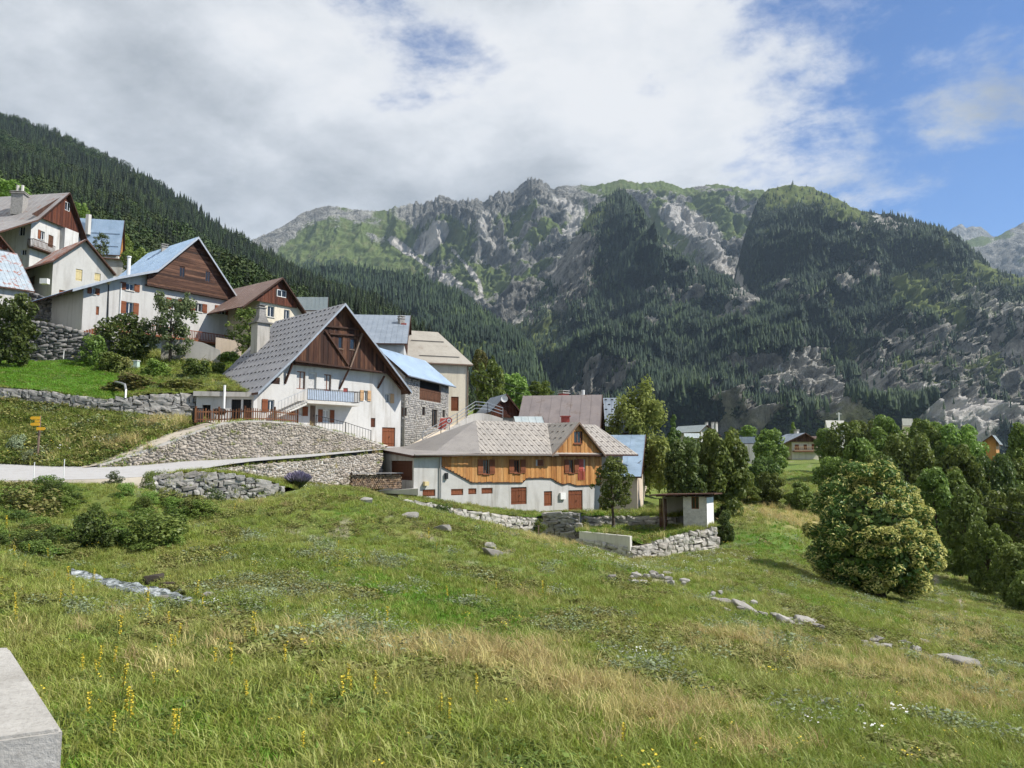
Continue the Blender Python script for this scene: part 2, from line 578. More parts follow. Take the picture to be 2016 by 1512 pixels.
DRY = [(960, 1318, 110, 18, 0.8), (1150, 1365, 130, 20, 1.0), (1340, 1420, 140, 26, 1.0), (1150, 1470, 220, 30, 0.2), (1480, 1488, 100, 24, 0.9),
       (900, 1290, 120, 25, 0.5), (600, 1270, 140, 25, 0.45), (330, 1300, 100, 40, 0.35), (1480, 1010, 110, 14, 1.0), (1600, 1030, 60, 14, 0.9),
       (1750, 1330, 160, 25, 0.5), (1900, 1380, 160, 40, 0.5), (1500, 1270, 120, 20, 0.4), (1100, 1060, 90, 22, 0.4), (250, 880, 60, 14, 0.9), (320, 840, 40, 12, 1.0),
       (1900, 1260, 90, 25, 0.45), (1850, 1230, 90, 20, 0.4), (760, 1300, 60, 20, 0.4), (1600, 1320, 120, 18, 0.4), (1450, 1250, 90, 14, 0.3)]
LUSH = [(850, 1200, 200, 60, 0.8), (950, 1230, 60, 25, 0.9), (250, 1400, 250, 60, 0.4), (700, 1130, 120, 40, 0.4), (1300, 1060, 160, 18, 0.7), (1520, 1070, 60, 30, 0.6),
        (120, 740, 140, 34, 1.3), (1140, 1020, 100, 30, 0.6)]
def tones(X, Y, Z):
    P = np.stack([X, Y, Z], -1)
    px, py = proj(P)
    n = fbm(X / 5, Y / 5, 0, 11, 4)
    n2 = fbm(X / 1.3, Y / 1.3, 0, 23, 3)
    dry = np.clip(blobs(px, py, DRY) * (0.3 + 1.1 * n2) + sstep(0.56, 0.76, n) * 0.22, 0, 1)
    lush = np.clip(blobs(px, py, LUSH) * (0.5 + n2) + sstep(0.55, 0.7, 1 - n) * 0.35, 0, 1)
    path = np.minimum(pline(px, py, [(1845, 1140), (1850, 1175), (1852, 1200)]), pline(px, py, [(1888, 1178), (1895, 1200), (1912, 1222)]))
    bare = sstep(7, 2, path + (n2 - 0.5) * 6) + 0.7 * sstep(9, 2, pline(px, py, [(1240, 1142), (1300, 1140), (1345, 1158)]) + (n2 - .5) * 8)
    bare = bare + 0.6 * sstep(12, 2, pline(px, py, [(1700, 1265), (1800, 1290), (1900, 1320), (2016, 1370)]) + (n2 - .5) * 16)
    bare = bare + 0.8 * sstep(12, 2, pline(px, py, [(1390, 1180), (1470, 1202), (1540, 1226), (1640, 1240)]) + (n2 - .5) * 16)
    bare = bare + 0.8 * sstep(12, 2, pline(px, py, [(1350, 1345), (1450, 1385), (1600, 1410)]) + (n2 - .35) * 20) * 0.6
    bare = np.clip(bare + sstep(0.70, 0.80, fbm(X / 2.2, Y / 2.2, 0, 41, 4)) * 0.6, 0, 1)
    return dry, lush, np.clip(bare, 0, 1)

def m_ground():
    m, nt, bs, _ = mat('meadow_soil')
    att = nd(nt, 'ShaderNodeAttribute', attribute_name='tone')
    sep = nd(nt, 'ShaderNodeSeparateColor')
    nt.links.new(att.outputs['Color'], sep.inputs[0])
    v = mapping(nt)
    n = tnoise(nt, v, 2.2, 8, 0.7)
    n2 = tnoise(nt, v, 0.35, 5, 0.6)
    a = ramp(nt, n, [(0.3, (0.07, 0.105, 0.016)), (0.5, (0.12, 0.165, 0.03)), (0.7, (0.17, 0.20, 0.05))])
    a = mixc(nt, mrange(nt, n2, 0.4, 0.65, 0, 0.5), a, (0.13, 0.135, 0.04))
    a = mixc(nt, sep.outputs[1], a, (0.075, 0.15, 0.018))
    d = mixc(nt, n, (0.28, 0.235, 0.10), (0.40, 0.34, 0.16))
    a = mixc(nt, sep.outputs[0], a, d)
    b = mixc(nt, n, (0.20, 0.17, 0.12), (0.36, 0.32, 0.25))
    a = mixc(nt, sep.outputs[2], a, b)
    nt.links.new(a, bs.inputs['Base Color'])
    bs.inputs['Roughness'].default_value = 0.95
    bump(nt, bs, n, 0.8, 0.12)
    return m
M_GROUND = m_ground()

def color_attr(me, name, cols):
    a = me.color_attributes.new(name, 'FLOAT_COLOR', 'POINT')
    c = np.ones((len(me.vertices), 4), np.float32)
    c[:, :cols.shape[1]] = cols
    a.data.foreach_set('color', c.ravel())

def grid_faces(nr, nc):
    i = np.arange((nr - 1) * (nc - 1))
    r, c = i // (nc - 1), i % (nc - 1)
    a = r * nc + c
    return np.stack([a, a + 1, a + nc + 1, a + nc], -1)

def build_ground():
    V = np.stack([GX2, GY2, GZ2], -1).reshape(-1, 3)
    me = np_mesh('meadow', V, grid_faces(len(GY), len(GU)), [M_GROUND], True)
    color_attr(me, 'tone', np.stack(tones(V[:, 0], V[:, 1], V[:, 2]), -1))
    o = link('meadow', me)
    tag(o, 'sloping alpine meadow in front of the village', None, None, 'structure')
build_ground()

# lofted patches: terraces, banks and roads between two edge lines
class Loft:
    def __init__(self, rows, nu, nv, bump_amp=0.0, seed=1):
        """rows: list of edge lines from front to back, each a list of (px, py, Y)"""
        lines = []
        for r in rows:
            P = np.array([at(*p) for p in r])
            L = np.concatenate([[0], np.cumsum(np.linalg.norm(np.diff(P, axis=0), axis=1))])
            t = np.linspace(0, L[-1], nu)
            Q = np.stack([np.interp(t, L, P[:, k]) for k in range(3)], -1)
            for _ in range(3):
                Q[1:-1] = (Q[:-2] + 2 * Q[1:-1] + Q[2:]) / 4
            lines.append(Q)
        lines = np.array(lines)
        tv = np.linspace(0, len(rows) - 1, nv)
        i = np.clip(tv.astype(int), 0, len(rows) - 2)
        f = (tv - i)[:, None, None]
        self.P = lines[i] * (1 - f) + lines[i + 1] * f
        if bump_amp:
            X, Y = self.P[..., 0], self.P[..., 1]
            edge = np.ones((nv, nu)); 
            self.P[..., 2] += (fbm(X / 1.5, Y / 1.5, 0, seed, 4) - 0.5) * bump_amp * edge
        self.nu, self.nv = nu, nv
    def mesh(self, name, mats, tone=False):
        V = self.P.reshape(-1, 3)
        me = np_mesh(name, V, grid_faces(self.nv, self.nu), mats, True)
        if tone:
            color_attr(me, 'tone', np.stack(tones(V[:, 0], V[:, 1], V[:, 2]), -1))
        return me
    def sample(self, n):
        d1 = np.linalg.norm(self.P[1:, :-1] - self.P[:-1, :-1], axis=-1)
        d2 = np.linalg.norm(self.P[:-1, 1:] - self.P[:-1, :-1], axis=-1)
        w = (d1 * d2).ravel(); w = w / w.sum()
        k = rng.choice(len(w), n, p=w)
        i, j = k // (self.nu - 1), k % (self.nu - 1)
        a, b = rng.random(n)[:, None], rng.random(n)[:, None]
        P = self.P
        return (P[i, j] * (1 - a) * (1 - b) + P[i + 1, j] * a * (1 - b) + P[i, j + 1] * (1 - a) * b + P[i + 1, j + 1] * a * b)
    def area(self):
        d1 = np.linalg.norm(self.P[1:, :-1] - self.P[:-1, :-1], axis=-1)
        d2 = np.linalg.norm(self.P[:-1, 1:] - self.P[:-1, :-1], axis=-1)
        return float((d1 * d2).sum())

# ---------------------------------------------------------------- mountains
def m_mountain(name, rock=((0.16, 0.155, 0.15), (0.30, 0.285, 0.27), (0.42, 0.40, 0.37)), scale=1.0, meadow=((0.075, 0.105, 0.03), (0.15, 0.17, 0.06))):
    m, nt, bs, _ = mat(name)
    att = nd(nt, 'ShaderNodeAttribute', attribute_name='zone')
    sep = nd(nt, 'ShaderNodeSeparateColor')
    nt.links.new(att.outputs['Color'], sep.inputs[0])
    v = mapping(nt, (0.01 * scale, 0.01 * scale, 0.005 * scale))
    n = tnoise(nt, v, 2.2, 12, 0.68, 0.5)
    n2 = tnoise(nt, v, 9.0, 8, 0.7, 0.3)
    vor = nd(nt, 'ShaderNodeTexVoronoi', feature='DISTANCE_TO_EDGE', inp={'Scale': 5.0})
    nt.links.new(v, vor.inputs['Vector'])
    a = ramp(nt, n, [(0.34, rock[0]), (0.5, rock[1]), (0.66, rock[2])])
    a = mixc(nt, mrange(nt, n2, 0.4, 0.7, 0, 0.5), a, rock[0])
    md = mixc(nt, n2, meadow[0], meadow[1])
    md = mixc(nt, mrange(nt, n, 0.5, 0.7, 0, 0.6), md, (0.14, 0.135, 0.065))
    fr = mixc(nt, n2, (0.010, 0.019, 0.009), (0.024, 0.038, 0.015))
    scr = mixc(nt, n2, (0.28, 0.27, 0.255), (0.52, 0.50, 0.465))
    jit = mth(nt, 'MULTIPLY', mth(nt, 'SUBTRACT', n2, 0.5), 0.9)
    def fz(i):
        return mrange(nt, mth(nt, 'ADD', sep.outputs[i], jit), 0.35, 0.65)
    a = mixc(nt, fz(1), a, md)
    a = mixc(nt, fz(2), a, scr)
    a = mixc(nt, fz(0), a, fr)
    nt.links.new(a, bs.inputs['Base Color'])
    bs.inputs['Roughness'].default_value = 0.95
    bs.inputs['Specular IOR Level'].default_value = 0.1
    hgt = mth(nt, 'ADD', mth(nt, 'MULTIPLY', n, 1.0), mth(nt, 'MULTIPLY', n2, 0.35))
    rk = mth(nt, 'SUBTRACT', 1.0, mth(nt, 'MULTIPLY', mth(nt, 'MAXIMUM', sep.outputs[1], sep.outputs[2]), 0.8))
    b = nd(nt, 'ShaderNodeBump', inp={'Distance': 150.0 / scale})
    nt.links.new(rk, b.inputs['Strength'])
    nt.links.new(hgt, b.inputs['Height'])
    nt.links.new(b.outputs[0], bs.inputs['Normal'])
    return m

def interp(px, pts, k):
    return np.interp(px, [p[0] for p in pts], [p[k] for p in pts])

def mountain(name, label, crest, base, px0, px1, nu, nt_, relief, lam, mat_, zone, jag=3.0, jlam=8.0, seed=0, ypow=1.0, stretch=2.0, relief_px=None):
    """A mountainside from its foot (base) to its crest line, with gullies and ribs, closed behind the crest."""
    px = np.linspace(px0, px1, nu)
    pyc, Yc = interp(px, crest, 1), interp(px, crest, 2)
    jg = (fbm(px / jlam, 0 * px, 0, seed + 5, 4, 0.6, True) - 0.5) + 0.6 * (fbm(px / (jlam * 5), 0 * px, 0, seed + 6, 3) - 0.5)
    jagv = jag(px) if callable(jag) else jag
    pyc = pyc - jg * jagv * 2
    pyb, Yb = interp(px, base, 1), interp(px, base, 2)
    t = np.linspace(0, 1, nt_)[:, None]
    py = pyb[None] + (pyc - pyb)[None] * t
    Y = Yb[None] + (Yc - Yb)[None] * t ** ypow
    P = atn(px[None] + 0 * py, py, Y)
    X, Yw, Z = P[..., 0], P[..., 1], P[..., 2]
    wx = (fbm(X / lam / 2, Yw / lam / 2, Z / lam / 2, seed + 9, 3) - 0.5) * lam * 1.2
    n = fbm((X + wx) / lam, Yw / lam / stretch, Z / lam / stretch, seed, 6, 0.52, True)
    n2 = fbm(X / lam * 4, Yw / lam * 4, Z / lam * 3, seed + 31, 4, 0.55, True)
    fade = (1 - 0.85 * sstep(0.8, 1.0, t)) * sstep(-0.02, 0.12, t)
    n3 = fbm(X / lam * 14, Yw / lam * 14, Z / lam * 8, seed + 51, 3, 0.6, True)
    d = ((n - 0.55) * relief * 2 + (n2 - 0.5) * relief * 0.7 + (n3 - 0.5) * relief * 0.16) * fade * (relief_px(px)[None] if relief_px else 1)
    P[..., 1] -= d * 0.85
    P[..., 2] += d * 0.45
    P[..., 0] += (n2 - 0.5) * relief * 0.3 * fade
    # far side
    back = []
    for k, (dy, dz) in enumerate(((60, -25), (260, -200), (700, -700))):
        q = P[-1].copy()
        q[:, 1] += dy; q[:, 2] = np.maximum(q[:, 2] + dz, -100)
        back.append(q)
    G = np.concatenate([P, np.array(back)], 0)
    V = G.reshape(-1, 3)
    me = np_mesh(name, V, grid_faces(G.shape[0], nu), [mat_], True)
    ppx, ppy = proj(V)
    tt = np.concatenate([np.repeat(np.linspace(0, 1, nt_), nu), np.ones(3 * nu)])
    nz = fbm(V[:, 0] / lam * 1.5, V[:, 1] / lam * 1.5, V[:, 2] / lam * 1.5, seed + 77, 5, 0.6)
    below = ppy - np.tile(pyc, nt_ + 3)          # pixels under the crest line
    zc = zone(ppx, ppy, tt, nz, below, np.concatenate([n.ravel(), np.tile(n[-1], 3)]))
    color_attr(me, 'zone', np.clip(np.stack(zc, -1), 0, 1))
    o = link(name, me)
    tag(o, label, None, None, 'structure')
    return dict(P=P, zone=np.stack(zc, -1)[: nt_ * nu].reshape(nt_, nu, 3), nu=nu, nt=nt_)

def scatter_on(M, n, floor=0.0, power=1.0, edge=True):
    """random spots on a mountainside, by its forest share"""
    P, z = M['P'], np.clip(M['zone'][..., 0], 0, 1)
    f = (z[:-1, :-1] + z[1:, 1:]) / 2
    w = np.clip(f - floor, 0, 1) ** power
    w = w.ravel() / w.sum()
    k = rng.choice(len(w), n, p=w)
    nc = M['nu'] - 1
    i, j = k // nc, k % nc
    a, b = rng.random(n)[:, None], rng.random(n)[:, None]
    return P[i, j] * (1 - a) * (1 - b) + P[i + 1, j] * a * (1 - b) + P[i, j + 1] * (1 - a) * b + P[i + 1, j + 1] * a * b

def cone_forest(name, label, Q, hmin, hmax, mat_, parent=None, sides=4, wr=(0.14, 0.22)):
    """far conifers, each a ragged two-tier cone, joined as one wood"""
    n = len(Q)
    h = rng.uniform(hmin, hmax, n) * (0.75 + 0.5 * fbm(Q[:, 0] / 80, Q[:, 1] / 80, 0, 5, 2))
    w = h * rng.uniform(wr[0], wr[1], n)
    ph = rng.uniform(0, 6.28, n)
    k = 2 * sides + 1
    V = np.zeros((n, k, 3))
    for s in range(sides):
        a = ph + 2 * math.pi * s / sides
        r1 = w * rng.uniform(0.75, 1.25, n)
        r2 = w * 0.55 * rng.uniform(0.75, 1.25, n)
        V[:, s] = Q + np.stack([np.cos(a) * r1, np.sin(a) * r1, h * rng.uniform(-0.08, 0.1, n)], -1)
        V[:, sides + s] = Q + np.stack([np.cos(a + 0.5) * r2, np.sin(a + 0.5) * r2, h * rng.uniform(0.4, 0.52, n)], -1)
    lean = rng.uniform(-0.03, 0.03, (n, 2)) * h[:, None]
    V[:, 2 * sides] = Q + np.stack([lean[:, 0], lean[:, 1], h], -1)
    f4, f3 = [], []
    for s in range(sides):
        s2 = (s + 1) % sides
        f4.append([s, s2, sides + s2, sides + s])
        f3.append([sides + s, sides + s2, 2 * sides])
    base = (np.arange(n) * k)[:, None, None]
    F4 = (base + np.array(f4)[None]).reshape(-1, 4)
    F3 = (base + np.array(f3)[None]).reshape(-1, 3)
    me = np_mesh(name, V.reshape(-1, 3), [F4, F3], [mat_])
    o = link(name, me)
    tag(o, label, 'forest', None, 'stuff')
    return o

M_FOREST = m_leaf('conifer_far', [(0.008, 0.017, 0.010), (0.014, 0.028, 0.014), (0.026, 0.044, 0.018), (0.070, 0.098, 0.03)], 0.0, 0.8, True, 0.012, 0.1)
M_ROCKY = m_mountain('alpine_rock', ((0.12, 0.123, 0.12), (0.31, 0.31, 0.29), (0.52, 0.51, 0.47)), 1.0, ((0.05, 0.082, 0.022), (0.12, 0.145, 0.05)))
M_ROCKY2 = m_mountain('cliff_rock', ((0.12, 0.12, 0.11), (0.43, 0.42, 0.38), (0.70, 0.675, 0.615)), 2.0, ((0.06, 0.09, 0.025), (0.13, 0.15, 0.05)))

# distant blue peaks and grey-green ridge on the right
def z_far(px, py, t, n, b, g):
    return (0 * n, 0.9 * sstep(0.45, 0.6, n) * sstep(5, 40, b), 0 * n)
mountain('distant_peaks', 'jagged blue distant peaks at the right edge', [(1780, 560, 7000), (1840, 480, 7000), (1868, 455, 7000), (1885, 443, 7000), (1893, 441, 7000), (1902, 449, 7000), (1915, 447, 7000), (1930, 449, 7000), (1942, 458, 7000), (1952, 466, 7000), (2100, 480, 7000)],
         [(1700, 760, 5600), (2200, 760, 5600)], 1790, 2090, 150, 60, 120, 260, M_ROCKY, z_far, 2.0, 6, 3)
mountain('distant_ridge', 'grey green distant ridge sloping up at the right edge', [(1800, 540, 5200), (1870, 492, 5200), (1905, 474, 5200), (1930, 468, 5200), (1955, 472, 5200), (1985, 455, 5200), (2016, 438, 5200), (2150, 400, 5200), (2500, 380, 5200)],
         [(1700, 760, 4000), (2500, 760, 4000)], 1800, 2450, 220, 80, 120, 300, M_ROCKY, lambda px, py, t, n, b, g: (0 * n, 0.75 * sstep(0.42, 0.6, n), 0 * n), 1.5, 9, 8)

# the long rocky massif in the middle
def z_massif(px, py, t, n, b, g):
    scree = np.maximum.reduce([
        0.75 * sstep(24, 6, pline(px, py, [(868, 452), (850, 478), (838, 488)]) + (n - .5) * 40),
        0.7 * sstep(6, 1, pline(px, py, [(775, 475), (830, 515), (880, 545), (935, 585), (948, 600)]) + (n - .5) * 22),
        0.7 * sstep(9, 2, pline(px, py, [(870, 545), (905, 565), (930, 580)]) + (n - .5) * 24),
        0.8 * sstep(4, 1, pline(px, py, [(890, 490), (925, 530), (945, 560), (950, 610), (955, 660)]) + (n - .5) * 14),
        sstep(22, 5, pline(px, py, [(960, 430), (950, 460), (985, 490)]) + (n - .5) * 60) * 0.6,
        sstep(22, 5, pline(px, py, [(1100, 395), (1140, 420), (1120, 460)]) + (n - .5) * 60) * 0.6,
        sstep(40, 10, pline(px, py, [(1330, 420), (1400, 480), (1450, 560), (1475, 585)]) + (n - .5) * 110) * 0.6])
    rockband = sstep(58, 18, b + (n - .5) * 60) * sstep(740, 830, px + (n - .5) * 80)
    rockband = np.maximum(rockband, 0.85 * sstep(46, 10, b + (n - .5) * 150) * sstep(820, 700, px))
    rockband = np.maximum(rockband, sstep(0.50, 0.62, n) * sstep(980, 1060, px) * 0.9)
    mead = (1 - rockband) * np.maximum(sstep(0.66, 0.5, n), sstep(900, 780, px + (n - .5) * 120))
    mead = np.maximum(mead, sstep(1080, 1200, px) * sstep(0.62, 0.48, n) * 0.95)
    fo = sstep(485, 540, py + (n - .5) * 160) * sstep(780, 660, px) * 0.8 * sstep(.62, .5, n) + 0.75 * sstep(560, 640, py + (n - .5) * 120) * sstep(0.5, 0.4, n)
    fo = fo + sstep(0.6, 0.7, n) * sstep(40, 80, b) * sstep(1000, 1080, px) * 0.5
    return (np.clip(fo, 0, 1) * (1 - scree), mead * (1 - scree), scree)
def jag_massif(px):
    return 2.5 + 7 * sstep(720, 800, px) * sstep(1110, 1060, px) * 1.0
MASSIF = mountain('rocky_massif', 'long grey rocky alpine ridge with scree and green slopes',
    [(250, 680, 3600), (420, 540, 3700), (495, 474, 3800), (560, 445, 3900), (600, 418, 4000), (650, 405, 4000), (700, 414, 4000), (760, 418, 4000), (800, 410, 4000), (835, 400, 4000), (866, 386, 4000), (900, 398, 4000), (945, 396, 4000), (985, 384, 4000), (1010, 380, 4000), (1030, 362, 4000), (1060, 355, 4000), (1085, 370, 4000),
     (1140, 364, 4000), (1180, 364, 4000), (1220, 358, 4000), (1250, 368, 4000), (1300, 362, 4000), (1340, 375, 4000), (1400, 364, 4000), (1440, 372, 4000), (1500, 378, 4000), (1600, 400, 4000)],
    [(250, 820, 2500), (950, 740, 2500), (1050, 720, 2500), (1600, 700, 2500)], 260, 1590, 760, 230, 190, 420, M_ROCKY, z_massif, jag_massif, 7, 21, relief_px=lambda p: 0.45 + 0.55 * sstep(740, 900, p))

# forested spur in the centre
def z_spur(px, py, t, n, b, g):
    rock_l = sstep(1230, 1130, px + (n - .5) * 120) * sstep(640, 560, py)
    rock = np.maximum(rock_l * sstep(0.40, 0.55, n), sstep(0.74, 0.80, n) * 0.7)
    rock = np.maximum(rock, sstep(0.58, 0.66, n + 0.22 * np.exp(-(((px - 1530) / 110) ** 2 + ((py - 735) / 60) ** 2))))
    rock = np.maximum(rock, sstep(60, 15, pline(px, py, [(1590, 730), (1650, 800), (1700, 845)]) + (n - .5) * 120) * 0.9)
    rock = rock * (1 - 0.0 * t)
    mead = sstep(0.46, 0.36, n) * rock_l + 0.8 * sstep(70, 20, pline(px, py, [(960, 640), (1040, 680), (1100, 640)]) + (n - .5) * 90) * sstep(1150, 1080, px)
    fo = (1 - rock) * (1 - 0.8 * np.clip(mead, 0, 1))
    return (fo, mead, 0.35 * rock * sstep(1480, 1560, px))
SPUR = mountain('forested_spur', 'dark conifer covered mountain spur in the middle distance',
    [(820, 800, 1900), (900, 735, 2100), (950, 690, 2200), (1000, 645, 2300), (1050, 592, 2400), (1090, 540, 2450), (1130, 470, 2500), (1170, 412, 2550), (1220, 376, 2600), (1250, 402, 2550), (1290, 462, 2400), (1350, 512, 2250), (1412, 545, 2150), (1476, 583, 2050), (1520, 610, 1950), (1560, 652, 1850), (1610, 722, 1700), (1680, 802, 1500), (1760, 860, 1350)],
    [(820, 900, 1200), (1300, 890, 1150), (1760, 880, 1150)], 830, 1750, 520, 190, 150, 240, M_ROCKY2, z_spur, 3, 12, 41)

# right-hand mountain: wooded above, pale cliffs below
CLIFF = [(1800, 705, 150, 40, 0.22), (1720, 780, 170, 50, 0.30), (1950, 690, 90, 60, 0.2), (1880, 760, 120, 50, 0.26), (1990, 820, 70, 40, 0.24), (1640, 800, 60, 40, .2), (1980, 740, 80, 50, .2), (1770, 520, 70, 25, 0.12), (1660, 560, 80, 30, 0.08), (1920, 600, 80, 50, 0.06)]
def z_right(px, py, t, n, b, g):
    rock = sstep(0.575, 0.65, n + blobs(px, py, CLIFF) * 1.25 - 0.01 * sstep(620, 520, py))
    top = sstep(75, 15, b + (n - .5) * 90) * sstep(1480, 1520, px) * sstep(1760, 1680, px)
    mead = top * 0.9 + 0.8 * sstep(0.42, 0.34, n) * sstep(1550, 1600, px) + 0.5 * sstep(60, 20, pline(px, py, [(1840, 560), (1950, 600), (2016, 600)]) + (n - .5) * 120)
    scree = sstep(24, 6, pline(px, py, [(1425, 520), (1450, 560), (1478, 588)]) + (n - .5) * 40)
    scree = np.maximum(scree, rock * sstep(620, 760, py) * sstep(0.55, 0.66, n) * 0.8)
    fo = (1 - 0.86 * rock * sstep(0.30, 0.42, np.abs((n * 7) % 1 - .5) + .2)) * (1 - 0.75 * np.clip(mead, 0, 1)) * (1 - scree)
    return (fo, mead, scree)
RIGHT = mountain('wooded_mountain', 'steep wooded mountain with pale cliffs on the right',
    [(1330, 700, 2300), (1400, 640, 2400), (1455, 560, 2500), (1464, 500, 2550), (1474, 445, 2600), (1492, 395, 2650), (1512, 372, 2700), (1560, 362, 2700), (1600, 370, 2700), (1640, 388, 2650), (1680, 412, 2600), (1700, 424, 2550), (1750, 430, 2500), (1800, 443, 2450), (1850, 456, 2400), (1880, 476, 2400), (1910, 505, 2350), (1950, 535, 2300), (2016, 552, 2250), (2150, 600, 2100), (2600, 700, 1900)],
    [(1330, 890, 1350), (2600, 890, 1350)], 1350, 2560, 640, 210, 160, 260, M_ROCKY2, z_right, 3, 12, 63)

# dark wooded shoulder left of the ravine
def z_dark(px, py, t, n, b, g):
    return (1 - 0.7 * sstep(0.68, 0.74, n), sstep(0.66, 0.74, n), 0 * n)
SHOULDER = mountain('wooded_shoulder', 'dark wooded shoulder falling into the ravine',
    [(250, 620, 1900), (420, 560, 2000), (520, 528, 2000), (600, 528, 2000), (690, 524, 1950), (760, 534, 1900), (823, 547, 1800), (900, 578, 1700), (956, 616, 1600), (1013, 658, 1500), (1044, 690, 1400), (1058, 735, 1300), (1075, 795, 1150), (1110, 860, 1000)],
    [(250, 900, 700), (1110, 890, 700)], 260, 1105, 380, 140, 60, 200, M_ROCKY2, z_dark, 3, 12, 85)

# wooded hillside rising on the left behind the village
def z_left(px, py, t, n, b, g):
    f = sstep(0.02, 0.10, t + (n - .5) * 0.15)
    return (f, 1 - f, 0 * n)
HILL = mountain('wooded_hillside', 'wooded hillside rising steeply behind the village',
    [(-500, 60, 1500), (-200, 150, 1500), (0, 226, 1500), (60, 244, 1480), (120, 268, 1450), (200, 312, 1400), (300, 358, 1350), (380, 412, 1300), (440, 454, 1250), (500, 492, 1200), (548, 524, 1150), (650, 566, 1050), (762, 622, 900), (820, 668, 750), (870, 726, 560), (920, 802, 380), (960, 862, 260)],
    [(-500, 470, 175), (0, 505, 175), (250, 560, 175), (500, 660, 175), (750, 755, 175), (960, 870, 175)], -480, 955, 420, 150, 22, 120, M_ROCKY2, z_left, 1, 20, 97, 1.5)
cone_forest('spur_forest', 'dense dark conifers covering the central spur', scatter_on(SPUR, 30000, 0.1), 9, 22, M_FOREST)
cone_forest('mountain_forest', 'conifers scattered between the cliffs of the right mountain', scatter_on(RIGHT, 30000, 0.1, 1.2), 8, 21, M_FOREST)
cone_forest('shoulder_forest', 'dense dark conifers on the shoulder left of the ravine', scatter_on(SHOULDER, 16000, 0.1), 9, 22, M_FOREST)
cone_forest('massif_forest', 'sparse dark trees on the green slopes of the rocky ridge', scatter_on(MASSIF, 11000, 0.1, 1.5), 8, 19, M_FOREST)

# ---------------------------------------------------------------- instancing
def protos(objs):
    c = bpy.data.collections.new('plant_patterns')
    for o in objs:
        c.objects.link(o)
    return c

def proto(name, V, faces, mats, midx=None, smooth=False):
    me = np_mesh(name, V, faces, mats, smooth, midx)
    return bpy.data.objects.new(name, me)

def instancer(name, label, coll, P, idx, scl, rot, cat=None):
    """one stuff object: plants set out on points by geometry nodes"""
    me = bpy.data.meshes.new(name)
    n = len(P)
    me.vertices.add(n); me.vertices.foreach_set('co', np.asarray(P, np.float32).ravel())
    a = me.attributes.new('pick', 'INT', 'POINT'); a.data.foreach_set('value', np.asarray(idx, np.int32))
    a = me.attributes.new('size', 'FLOAT_VECTOR', 'POINT'); a.data.foreach_set('vector', np.asarray(scl, np.float32).ravel())
    a = me.attributes.new('turn', 'FLOAT_VECTOR', 'POINT'); a.data.foreach_set('vector', np.asarray(rot, np.float32).ravel())
    o = link(name, me)
    g = bpy.data.node_groups.new(name, 'GeometryNodeTree')
    g.interface.new_socket('Geometry', in_out='INPUT', socket_type='NodeSocketGeometry')
    g.interface.new_socket('Geometry', in_out='OUTPUT', socket_type='NodeSocketGeometry')
    gi, go = g.nodes.new('NodeGroupInput'), g.nodes.new('NodeGroupOutput')
    iop = g.nodes.new('GeometryNodeInstanceOnPoints')
    ci = g.nodes.new('GeometryNodeCollectionInfo')
    ci.inputs['Collection'].default_value = coll
    ci.inputs['Separate Children'].default_value = True
    ci.inputs['Reset Children'].default_value = True
    iop.inputs['Pick Instance'].default_value = True
    def na(nm, t):
        x = g.nodes.new('GeometryNodeInputNamedAttribute'); x.data_type = t
        x.inputs['Name'].default_value = nm
        return x.outputs['Attribute']
    L = g.links
    L.new(gi.outputs[0], iop.inputs['Points'])
    L.new(ci.outputs[0], iop.inputs['Instance'])
    L.new(na('pick', 'INT'), iop.inputs['Instance Index'])
    L.new(na('turn', 'FLOAT_VECTOR'), iop.inputs['Rotation'])
    L.new(na('size', 'FLOAT_VECTOR'), iop.inputs['Scale'])
    L.new(iop.outputs[0], go.inputs[0])
    md = o.modifiers.new('plants', 'NODES'); md.node_group = g
    tag(o, label, cat, None, 'stuff')
    return o

M_CONIFER = m_leaf('conifer_near', [(0.007, 0.015, 0.008), (0.013, 0.025, 0.011), (0.024, 0.038, 0.014), (0.048, 0.062, 0.02)], 0.03, 0.8, False, 0.012, 0.35)
M_BARK = m_plain('bark', (0.10, 0.075, 0.055), 0.9, 0, 0.5, 6)

def conifer_proto(name, seed, tiers=9, spikes=10, slim=0.17):
    r = np.random.default_rng(seed)
    V, F3, mi = [], [], []
    for k in range(tiers):
        z0 = 0.06 + 0.9 * k / tiers
        rad = slim * (1 - k / tiers) ** 0.85 + 0.012
        top = z0 + 0.2 * (1 - 0.35 * k / tiers)
        for s in range(spikes):
            a = 2 * math.pi * (s + r.uniform(-0.35, 0.35)) / spikes + k
            rr = rad * r.uniform(0.6, 1.25)
            zd = z0 - rr * r.uniform(0.15, 0.5)
            da = 0.42
            i = len(V)
            V += [(0, 0, top), (math.cos(a - da) * rr * 0.62, math.sin(a - da) * rr * 0.62, z0 + 0.02), (math.cos(a) * rr, math.sin(a) * rr, zd), (math.cos(a + da) * rr * 0.62, math.sin(a + da) * rr * 0.62, z0 + 0.02)]
            F3 += [(i, i + 1, i + 2), (i, i + 2, i + 3)]
    i = len(V)
    for s in range(5):
        V.append((math.cos(s * 1.2566) * 0.014, math.sin(s * 1.2566) * 0.014, -0.03))
    V.append((0, 0, 0.6))
    F3 += [(i + s, i + (s + 1) % 5, i + 5) for s in range(5)]
    mi = [0] * (len(F3) - 5) + [1] * 5
    return proto(name, np.array(V), np.array(F3), [M_CONIFER, M_BARK], mi)

